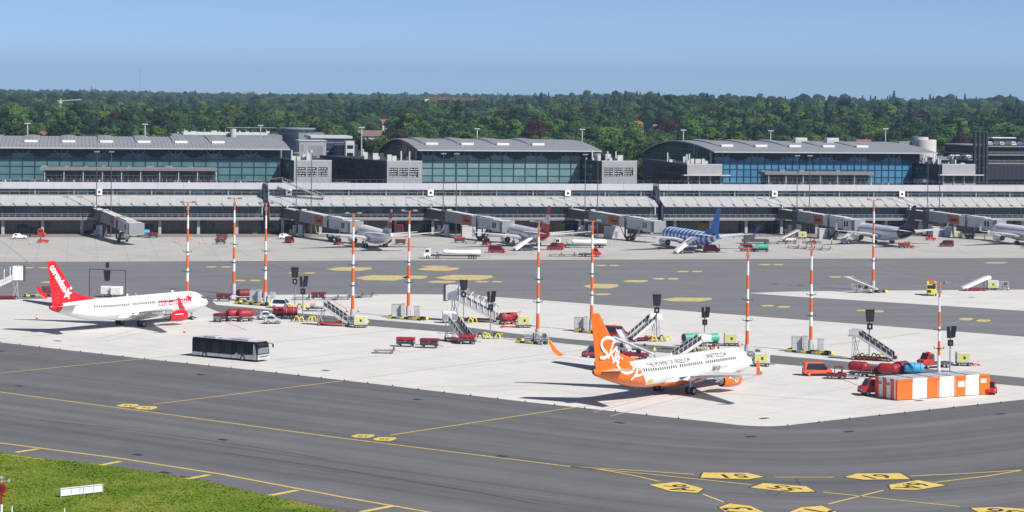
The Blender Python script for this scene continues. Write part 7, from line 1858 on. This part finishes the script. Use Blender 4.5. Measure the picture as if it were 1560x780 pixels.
def rack_fn():
    r = empty('cable_rack'); b = MB()
    for x in (-1.2, 0, 1.2):
        for y in (-.5, .5): b.bar((x, y, 0), (x, y, 1.9), .07)
    for z in (.3, 1.0, 1.85): b.bar((-1.2, -.5, z), (1.2, -.5, z), .06).bar((-1.2, .5, z), (1.2, .5, z), .06)
    b.build('frame', M_lgrey, r); b = MB(); b.box(-1.0, -.3, -.4, .4, .35, 1.5).box(.1, .9, -.4, .3, .3, 1.2); b.build('box', M_grey, r); b = MB(); b.tube((.5, -.5, 1.45), (.5, .4, 1.45), .35, n=12); b.build('reel', M_dgrey, r); return r
RACK = Kind(rack_fn, 'cable rack', 'grey racks of cable gear at mast feet')
RACK(G(531, 497), .2, 'grey rack of cable gear left of the mast by the red based stairs'); RACK(G(825, 524), .1, 'grey rack of cable gear at the mast near the orange winglet'); RACK(G(810, 523), .1, 'grey frame of cable gear left of the mast near the orange winglet'); RACK(G(1149, 549), .2, 'grey rack of cable gear at the nose of the orange airliner')
# centre
ST_cov(G(721, 490), rad(165), 'covered passenger stairs with white cabin behind the two docking signs')
ST_red(G(697, 521), rad(125), 'passenger stairs with dark red chassis in front of the covered ones'); GPUw(G(684, 492), .1, 'white unit left of the smaller docking sign pole and covered stairs')
TKr(G(774, 494), .6, 'bright red drum trailer right of the covered stairs')
r = empty('ladder_frame', G(776, 499), .2, 'red lattice ladder frame leaning before the red drum trailer', 'ladder'); b = MB()
for y in (-.5, .5): b.bar((-1.6, y, 0), (1.4, y, 2.6), .09).bar((1.6, y, 0), (-.3, y, 2.2), .09).bar((-1.6, y, .15), (1.7, y, .15), .1)
b.build('rails', M_redb, r); b = MB()
for k in range(7): b.bar((-1.5 + k * .42, -.5, .1 + k * .36), (-1.5 + k * .42, .5, .1 + k * .36), .07)
b.build('rungs', M_redb, r); b = MB(); b.bar((1.4, -.5, 2.6), (2.2, -.5, 3.0), .07).bar((1.4, .5, 2.6), (2.2, .5, 3.0), .07).bar((1.8, -.5, .15), (1.8, -.5, 2.7), .06); b.build('guard', M_orangev, r)
GPU(G(799, 499), .05, 'yellow power unit right of the red ladder frame')
DOL(G(585, 538), rad(2), 'lone flat dolly at the left end of the front cart group'); OPr(G(618, 528), rad(-8), 'red topped cart second from left in the front cart group'); OPm(G(654, 530), rad(-8), 'dark red topped cart third from left in the front cart group'); OPr(G(712, 524), rad(0), 'red topped cart at the foot of the front passenger stairs')
BELT(G(636, 519), rad(-20), 'small red belt loader behind the front cart group') if False else None
# around the orange airliner
V_red(G(937, 514), rad(-25), 'red van behind the orange fin beside the mast'); V_maroon(G(906, 545), rad(190), 'red car half hidden by the orange fin')
ST_blk(G(982, 519), rad(38), 'white sided stairs rising right behind the orange airliner, by the docking sign').scale = (.86, .86, .86)
BELT(G(965, 546), rad(150), 'red and white belt loader behind the orange airliner root')
BELTw(G(950, 536), rad(100), 'pale loader with small white poles behind the orange fin')
DOL(G(968, 533), .2, 'flat dolly between the belt loader and the service road')
TKg(G(1054, 527), rad(28), 'left one of the two green drum trailers'); TKg(G(1080, 527.5), rad(24), 'right one of the two green drum trailers')
ST_red(G(1052, 552), rad(15), 'passenger stairs docked at the far side of the orange airliner'); TUG(G(1092, 545), .1, 'red tow tractor hidden behind the roof of the orange airliner')
GPU(G(1114, 527), 0, 'yellow power unit right of the green drum trailers'); GPU(G(1160, 558), .05, 'yellow power unit at the nose of the orange airliner')
CONE(G(1126, 528), 0, 'low orange cone right of the yellow power unit')
# towards the cabins
V_o = Kind(car(M_orangev, style='van', Lc=4.3, Hc=2.0, Wc=1.85, name='van'), 'van', 'red vans on the apron'); V_o(G(1245, 572), rad(5), 'bright orange red van left of the dark red carts'); CONE(G(1233, 573), 0, 'orange cone left of the orange red van')
TUGm(G(1274, 577), rad(170), 'dark red tow tractor right of the orange van'); DOL(G(1292, 577), 0, 'flat dolly towed behind the dark red tractor')
DOMr(G(1308, 573), -.5, 'domed red cart above the dark tow tractor'); OPm(G(1326, 574), .05, 'small dark red cart right of the first domed cart')
DOMr(G(1353, 576), -.35, 'left domed red cart directly behind the striped cabins'); DOMr(G(1373, 573), .7, 'right domed red cart directly behind the striped cabins')
BC = Kind(domed(M_blue), 'baggage cart', 'baggage carts with domed covers'); BC(G(1392, 575), 0, 'cart under bright blue cover behind the striped cabins')
ST_blk(G(1328, 549), rad(158), 'lone passenger stairs with black side panels facing left').scale = (.92, .92, .92)
T_red(G(1424, 560), rad(205), 'red flatbed truck facing left behind the striped cabins'); GPU(G(1468, 557), 0, 'yellow power unit right of the red flatbed truck')
CONE(G(1491, 557), 0, 'orange cone right of the last yellow power unit'); CONE(G(1483, 557), 0, 'smaller orange cone nearest the last yellow power unit')
T_red2(G(1338, 602), rad(192), 'red truck nose showing left of the striped cabins'); TUG(G(1509, 600), rad(250), 'red vehicle tail peeping out right of the striped cabins')
# across the taxilane
BELTw(G(1313, 446), rad(150), 'white loading conveyor raised towards the left beside the mast'); RACK(G(1306, 446), 0, 'grey cable rack under the white loading conveyor')
r = empty('follow_me_truck', G(1419, 450), rad(-100), 'yellow and black checkered truck standing on the far concrete strip', 'truck')
b = MB(); b.box(-2.0, 1.2, -1.0, 1.0, .5, 2.9).box(1.2, 2.0, -1.0, 1.0, .5, 1.4); b.build('body', M_yel, r, bevel=.05)
b = MB()
for i in range(5):
    for j in range(3):
        if (i + j) % 2: b.box(-1.95 + i * .62, -1.95 + i * .62 + .6, -1.02, -1.002, .6 + j * .75, 1.32 + j * .75)
b.box(2.002, 2.02, -.9, -.1, .7, 1.3); b.box(1.202, 1.22, -.9, .9, 1.7, 2.0).box(1.202, 1.22, .2, .9, 2.3, 2.8); b.build('black_checks', M_blk, r)
b = MB(); b.box(1.21, 1.24, -.85, .85, 1.5, 2.25); b.build('windscreen', M_glassd, r); b = MB(); b.box(-1, -.6, -.7, .7, 2.9, 3.2); b.build('light_bar', M_orangev, r)
for x in (-1.3, 1.3):
    for sd in (-1, 1): ww = MB(); ww.wheel(x, sd * .9, .42, .28); ww.build('wheel', [M_black, M_hub], r)
r = empty('passenger_stairs', G(1486, 443), rad(10), 'long white boarding ramp rising right on a dark red chassis', 'stairs', 'mobile passenger stairs')
b = MB(); b.box(-4, 3.6, -1, 1, .3, .8); b.build('chassis', M_maroon, r); b = MB(); b.bar((-4.2, 0, .7), (3.6, 0, 3.9), 1.9, .9); b.bar((3.4, 0, 3.8), (4.6, 0, 3.9), 1.9, 1.0); b.build('ramp', M_white, r)
b = MB()
for sd in (-1, 1): b.bar((2.6, sd * .8, .6), (3.4, sd * .8, 3.2), .12).bar((3.9, sd * .8, .4), (2.6, sd * .8, 2.6), .1)
b.build('support_frame', M_grey, r)
for x in (-3, 2.8):
    for sd in (-1, 1): ww = MB(); ww.wheel(x, sd * .95, .34, .22); ww.build('wheel', [M_black, M_hub], r)
r.scale = (.72, .8, .75)
GPU(G(1512, 442), 0, 'yellow unit right of the long white ramp'); RACK(G(1528, 442), 0, 'grey rack with reddish boxes at the right end of the far strip'); CONE(G(1536, 442.5), 0, 'orange cone by the rack on the far strip')

# ---------------------------------------------------------------- far apron by the gates
C_white(G(30, 364), rad(10), 'white car with orange roof bar at the far left of the gates'); T_red(G(54, 361), rad(0), 'red flatbed truck by the leftmost gate'); TUG(G(66, 370), rad(10), 'red tow tractor before the leftmost red truck')
C_white(G(101, 357.6), rad(5), 'dark parked car in the shade under the concourse') if False else None
CONE(G(46, 371.5), 0, 'orange cone left of the leftmost red tow tractor')
BC(G(220, 361.5), .1, 'cart under blue cover right of the first boarding bridge'); OPm(G(233, 362.5), 0, 'dark red cart right of the blue covered cart'); C_whitev(G(206, 361), 0, 'small white van at the first boarding bridge')
OPm(G(338, 365), .3, 'dark red cart near the second striped mast, further one'); OPm(G(336, 372), .1, 'dark cart near the second striped mast, nearer one')
C_white(G(435, 364), .2, 'white car left of the second boarding bridge'); V_maroon(G(441, 370), rad(80), 'dark red van before the white car at the second boarding bridge')
OPm(G(610, 373), .1, 'brown red cart under the right wing of the crimson finned airliner')
r = empty('airport_bus', G(608, 356.8), rad(-95), 'dark red bus parked in the shade under the concourse', 'bus'); b = MB(); b.box(-5, 1.5, -1.25, 1.25, .4, 3.0); b.build('body', M_maroon, r, bevel=.08); b = MB(); b.box(1.49, 1.53, -1.1, 1.1, 1.3, 2.6); b.build('windscreen', M_glassd, r)
for x in (-3.4, .4):
    for sd in (-1, 1): ww = MB(); ww.wheel(x, sd * 1.12, .45, .3); ww.build('wheel', [M_black, M_hub], r)
g = G(700, 394); FUEL(G(690, 394), rad(182), 'white fuel tank truck parked on the terminal apron, left of the centre').scale = (.92, .9, .86)
FUEL(G(885, 377.5), rad(184), 'white fuel tank truck partly behind the mast with the orange fin')
OPr(G(700, 370), .1, 'red cart left of the red van near the third boarding bridge'); DOL(G(717, 371), .1, 'flat dolly right of the red cart near the third boarding bridge')
V_red(G(757, 385), rad(-12), 'red van with orange roof bar before the red tailed gate airliner')
def ramp_fn():
    r = empty('passenger_stairs'); b = MB(); b.bar((-3.2, 0, .5), (2.2, 0, 4.0), 1.7, .8); b.bar((2.0, 0, 3.9), (3.2, 0, 4.0), 1.7, .7); b.build('ramp', M_white, r); b = MB(); b.box(-2.2, 2.6, -.9, .9, .3, .7); b.bar((1.8, .7, .6), (2.2, .7, 3.2), .12).bar((1.8, -.7, .6), (2.2, -.7, 3.2), .12); b.build('chassis', M_dgrey, r)
    for x in (-1.6, 2.0):
        for sd in (-1, 1): ww = MB(); ww.wheel(x, sd * .85, .32, .2); ww.build('wheel', [M_black, M_hub], r)
    return r
RAMP = Kind(ramp_fn, 'stairs', 'mobile passenger stairs'); RAMP(G(800, 382), rad(28), 'white passenger ramp at the rear of the red tailed gate airliner'); RAMP(G(1044, 386), rad(30), 'white passenger ramp at the rear of the blue striped airliner')
V_red(G(846, 381), rad(170), 'red car right of the white passenger ramp'); T_red(G(899, 391), rad(5), 'bright red truck before the mast with the orange fin')
for x, lb in ((846, 'left small flat dolly before the fuel truck'), (866, 'middle small flat dolly before the fuel truck'), (884, 'right small flat dolly before the fuel truck')): DOL(G(x, 390.5), .02, lb)
V_red(G(1084, 384), rad(5), 'red car behind the tail of the blue striped airliner'); V_red(G(1140, 383), rad(0), 'red van top of the mast left of the green tank'); TKg(G(1161, 384), 0, 'small green tank trailer right of the red van')
r = empty('baggage_loader', G(1152, 371), .05, 'dark grey container loader beyond the red van and green tank', 'loader'); b = MB(); b.box(-4, 3.5, -1.4, 1.4, .5, 1.2).box(-3.5, -.6, -1.3, 1.3, 1.2, 2.9); b.build('body', M_dgrey, r); b = MB(); b.box(-.4, 3.6, -1.35, 1.35, 1.9, 2.2); b.build('platform', M_grey, r)
for x in (-3, 2.8):
    for sd in (-1, 1): ww = MB(); ww.wheel(x, sd * 1.2, .4, .3); ww.build('wheel', [M_black, M_hub], r)
for i in range(3): DOL(G(1178 + i * 13, 371.5), .02, ['left', 'middle', 'right'][i] + ' flat dolly in the back row right of the container loader')
for i in range(5): DOL(G(1208 + i * 12, 378 + i * .8), rad(-8), ['first', 'second', 'third', 'fourth', 'fifth'][i] + ' flat dolly from left in the slanting front row')
TUGm(G(1236, 372), rad(185), 'dark tow tractor behind the slanting dolly row'); V_maroon(G(1205, 362), 0, 'dark red van among equipment below the fifth boarding bridge'); GPU(G(1222, 364), 0, 'yellow unit below the fifth boarding bridge')
BELTw(G(1203, 368), rad(40), 'grey belt loader below the fifth boarding bridge')
TUG(G(1384, 378), .1, 'bright red tow tractor right of the navy finned airliner tail'); OPr(G(1377, 378), .1, 'red cart hitched left of the bright red tractor'); TUG(G(1418, 366), 0, 'red tractor under the right wing of the navy finned airliner')
V_maroon(G(1442, 376), rad(175), 'dark red van between the last two gate airliners'); GPU(G(1459, 363), 0, 'yellow box on wheels beneath the rightmost boarding bridge')
def hut(px, py, w, h, label):
    r = empty('equipment_hut', G(px, py), TANG, label, 'hut'); b = MB(); b.box(-w / 2, w / 2, 0, 2.5, 0, h); b.build('wall', M_lgrey, r); b = MB(); b.box(-w / 2 - .1, w / 2 + .1, -.1, 2.6, h, h + .12); b.build('roof', M_offw, r); b = MB(); b.box(-.5, .4, -.03, -.002, .1, 2.0); b.build('door', M_grey, r)
hut(939, 363, 6.5, 3.4, 'blank grey hut under the fourth boarding bridge'); hut(1262, 364, 5.5, 3.0, 'blank grey hut under the fifth boarding bridge'); hut(1436, 361, 6.0, 3.0, 'blank grey hut under the rightmost boarding bridge'); hut(722, 361, 7, 3.2, 'blank grey hut under the third boarding bridge')
TUGm(G(516, 373), rad(60), 'dark red tow tractor at the second boarding bridge end'); TUGm(G(742, 373), rad(60), 'dark red tow tractor at the third boarding bridge end'); BELTw(G(1290, 371), rad(60), 'grey belt loader under the left wing of the navy finned airliner')
for i, (x, y) in enumerate(((291, 364), (305, 371), (312, 371), (268, 369))): CONE(G(x, y), 0, ['left cone near the leftmost striped mast top', 'cone right of the leftmost mast, left of a pair', 'cone right of the leftmost mast, right of a pair', 'cone left of the leftmost mast top'][i])

# cars on the car park decks
CP = [Kind(car(m_, style=s_), 'car', 'cars on the car park decks') for m_, s_ in ((M_white, 'hatch'), (mat('car_grey_paint', (.10, .11, .12), .3, var=.05), 'hatch'), (mat('car_blue_paint', (.03, .10, .32), .3, var=.05), 'hatch'), (M_silver, 'hatch'))]
def on_deck(px, w, z, kind, lb):
    u, _ = FP(px, 230, w); CP[kind](T(u, w, z), TANG + rad(88) + random.uniform(-.05, .05), lb)
on_deck(1449, 93, zc2, 0, 'white car parked left on the low car park deck'); on_deck(1457, 93, zc2, 0, 'second white car from left on the low car park deck')
for i, px in enumerate((1466, 1473, 1480)): on_deck(px, 93, zc2, (1, 3, 1)[i], ['dark car right of the white cars on the low deck', 'silver car near the flue pipes on the low deck', 'dark car right beside the flue pipes'][i])
for i in range(11):
    on_deck(1506 + i * 9, 98, zc1, (3, 1, 3, 1, 0, 2, 2, 2, 2, 1, 0)[i], ordn[min(i, 19)].replace('second ', 'second ') + ('leftmost ' if i == 0 else '') + 'car from left on the top deck of the tall car park')
r = empty('car_park_canopy', T(FP(1512, 215, 105)[0], 105, zc1), TANG, 'white flat canopy on the top deck of the tall car park', 'canopy'); b = MB(); b.box(0, 9, 0, 5, 2.6, 2.9); b.build('roof', M_white, r); b = MB(); b.box(.5, 8.5, .5, 4, 0.0, 2.6); b.build('glazing', M_glassd, r)

# grass verge furniture
r = empty('marker_board', G(124, 754), hdg(93, 754, 157, 747), 'long low white marker board lying on the grass', 'board'); w2 = (G(157, 747.5) - G(93, 754.5)).length / 2
b = MB(); b.box(-w2, w2, -.06, .06, .08, .92); b.build('panel', M_white, r); b = MB()
for x in (-w2, -w2 * .5, -.2, .2, w2 * .55, w2): b.bar((x, -.1, 0), (x, -.1, .9), .06)
b.bar((-w2, -.1, .86), (w2, -.1, .86), .05); b.bar((-w2, -.1, .14), (w2, -.1, .14), .05); b.build('frame', M_lgrey, r)
r = empty('warning_light_pole', G(2, 790), 0, 'red and white pole with round red sign at the lower left corner', 'pole'); b = MB(); b.tube((0, 0, 0), (0, 0, 1.6), .12, n=10).build if False else None
b = MB(); b.tube((0, 0, 0), (0, 0, 1.4), .13, n=10, m=1).tube((0, 0, 1.4), (0, 0, 2.4), .11, n=10, m=0); b.build('pole', [M_red, M_white], r)
b = MB(); b.tube((0, -.14, 2.95), (0, -.2, 2.95), .55, n=20); o = b.build('round_sign', M_lampred, r); b = MB(); b.tube((0, -.201, 2.95), (0, -.215, 2.95), .38, n=20); b.build('sign_disc', mat('sign_dark', (.12, .02, .03), .5), o)
b = MB(); b.tube((0, 0, 3.4), (0, 0, 4.0), .04, n=6).box(-.12, .12, -.1, .1, 3.9, 4.15); b.bar((-.4, 0, 3.6), (.7, 0, 3.7), .05); b.box(.6, .8, -.1, .1, 3.6, 3.85); b.build('lamp', M_lgrey, r)
def peg():
    r = empty('marker_post'); b = MB(); b.tube((0, 0, -.05), (0, 0, 1.1), .07, n=8); b.build('post', M_white, r); b = MB(); b.tube((0, 0, 1.1), (0, 0, 1.16), .09, n=8); b.build('cap', M_lgrey, r); return r
PEG = Kind(peg, 'marker post', 'short white posts in the grass'); PEG(G(18, 789), 0, 'short white post in the grass beside the red sign'); PEG(G(98, 792), 0, 'short white post in the grass below the white marker board')
"""end"""
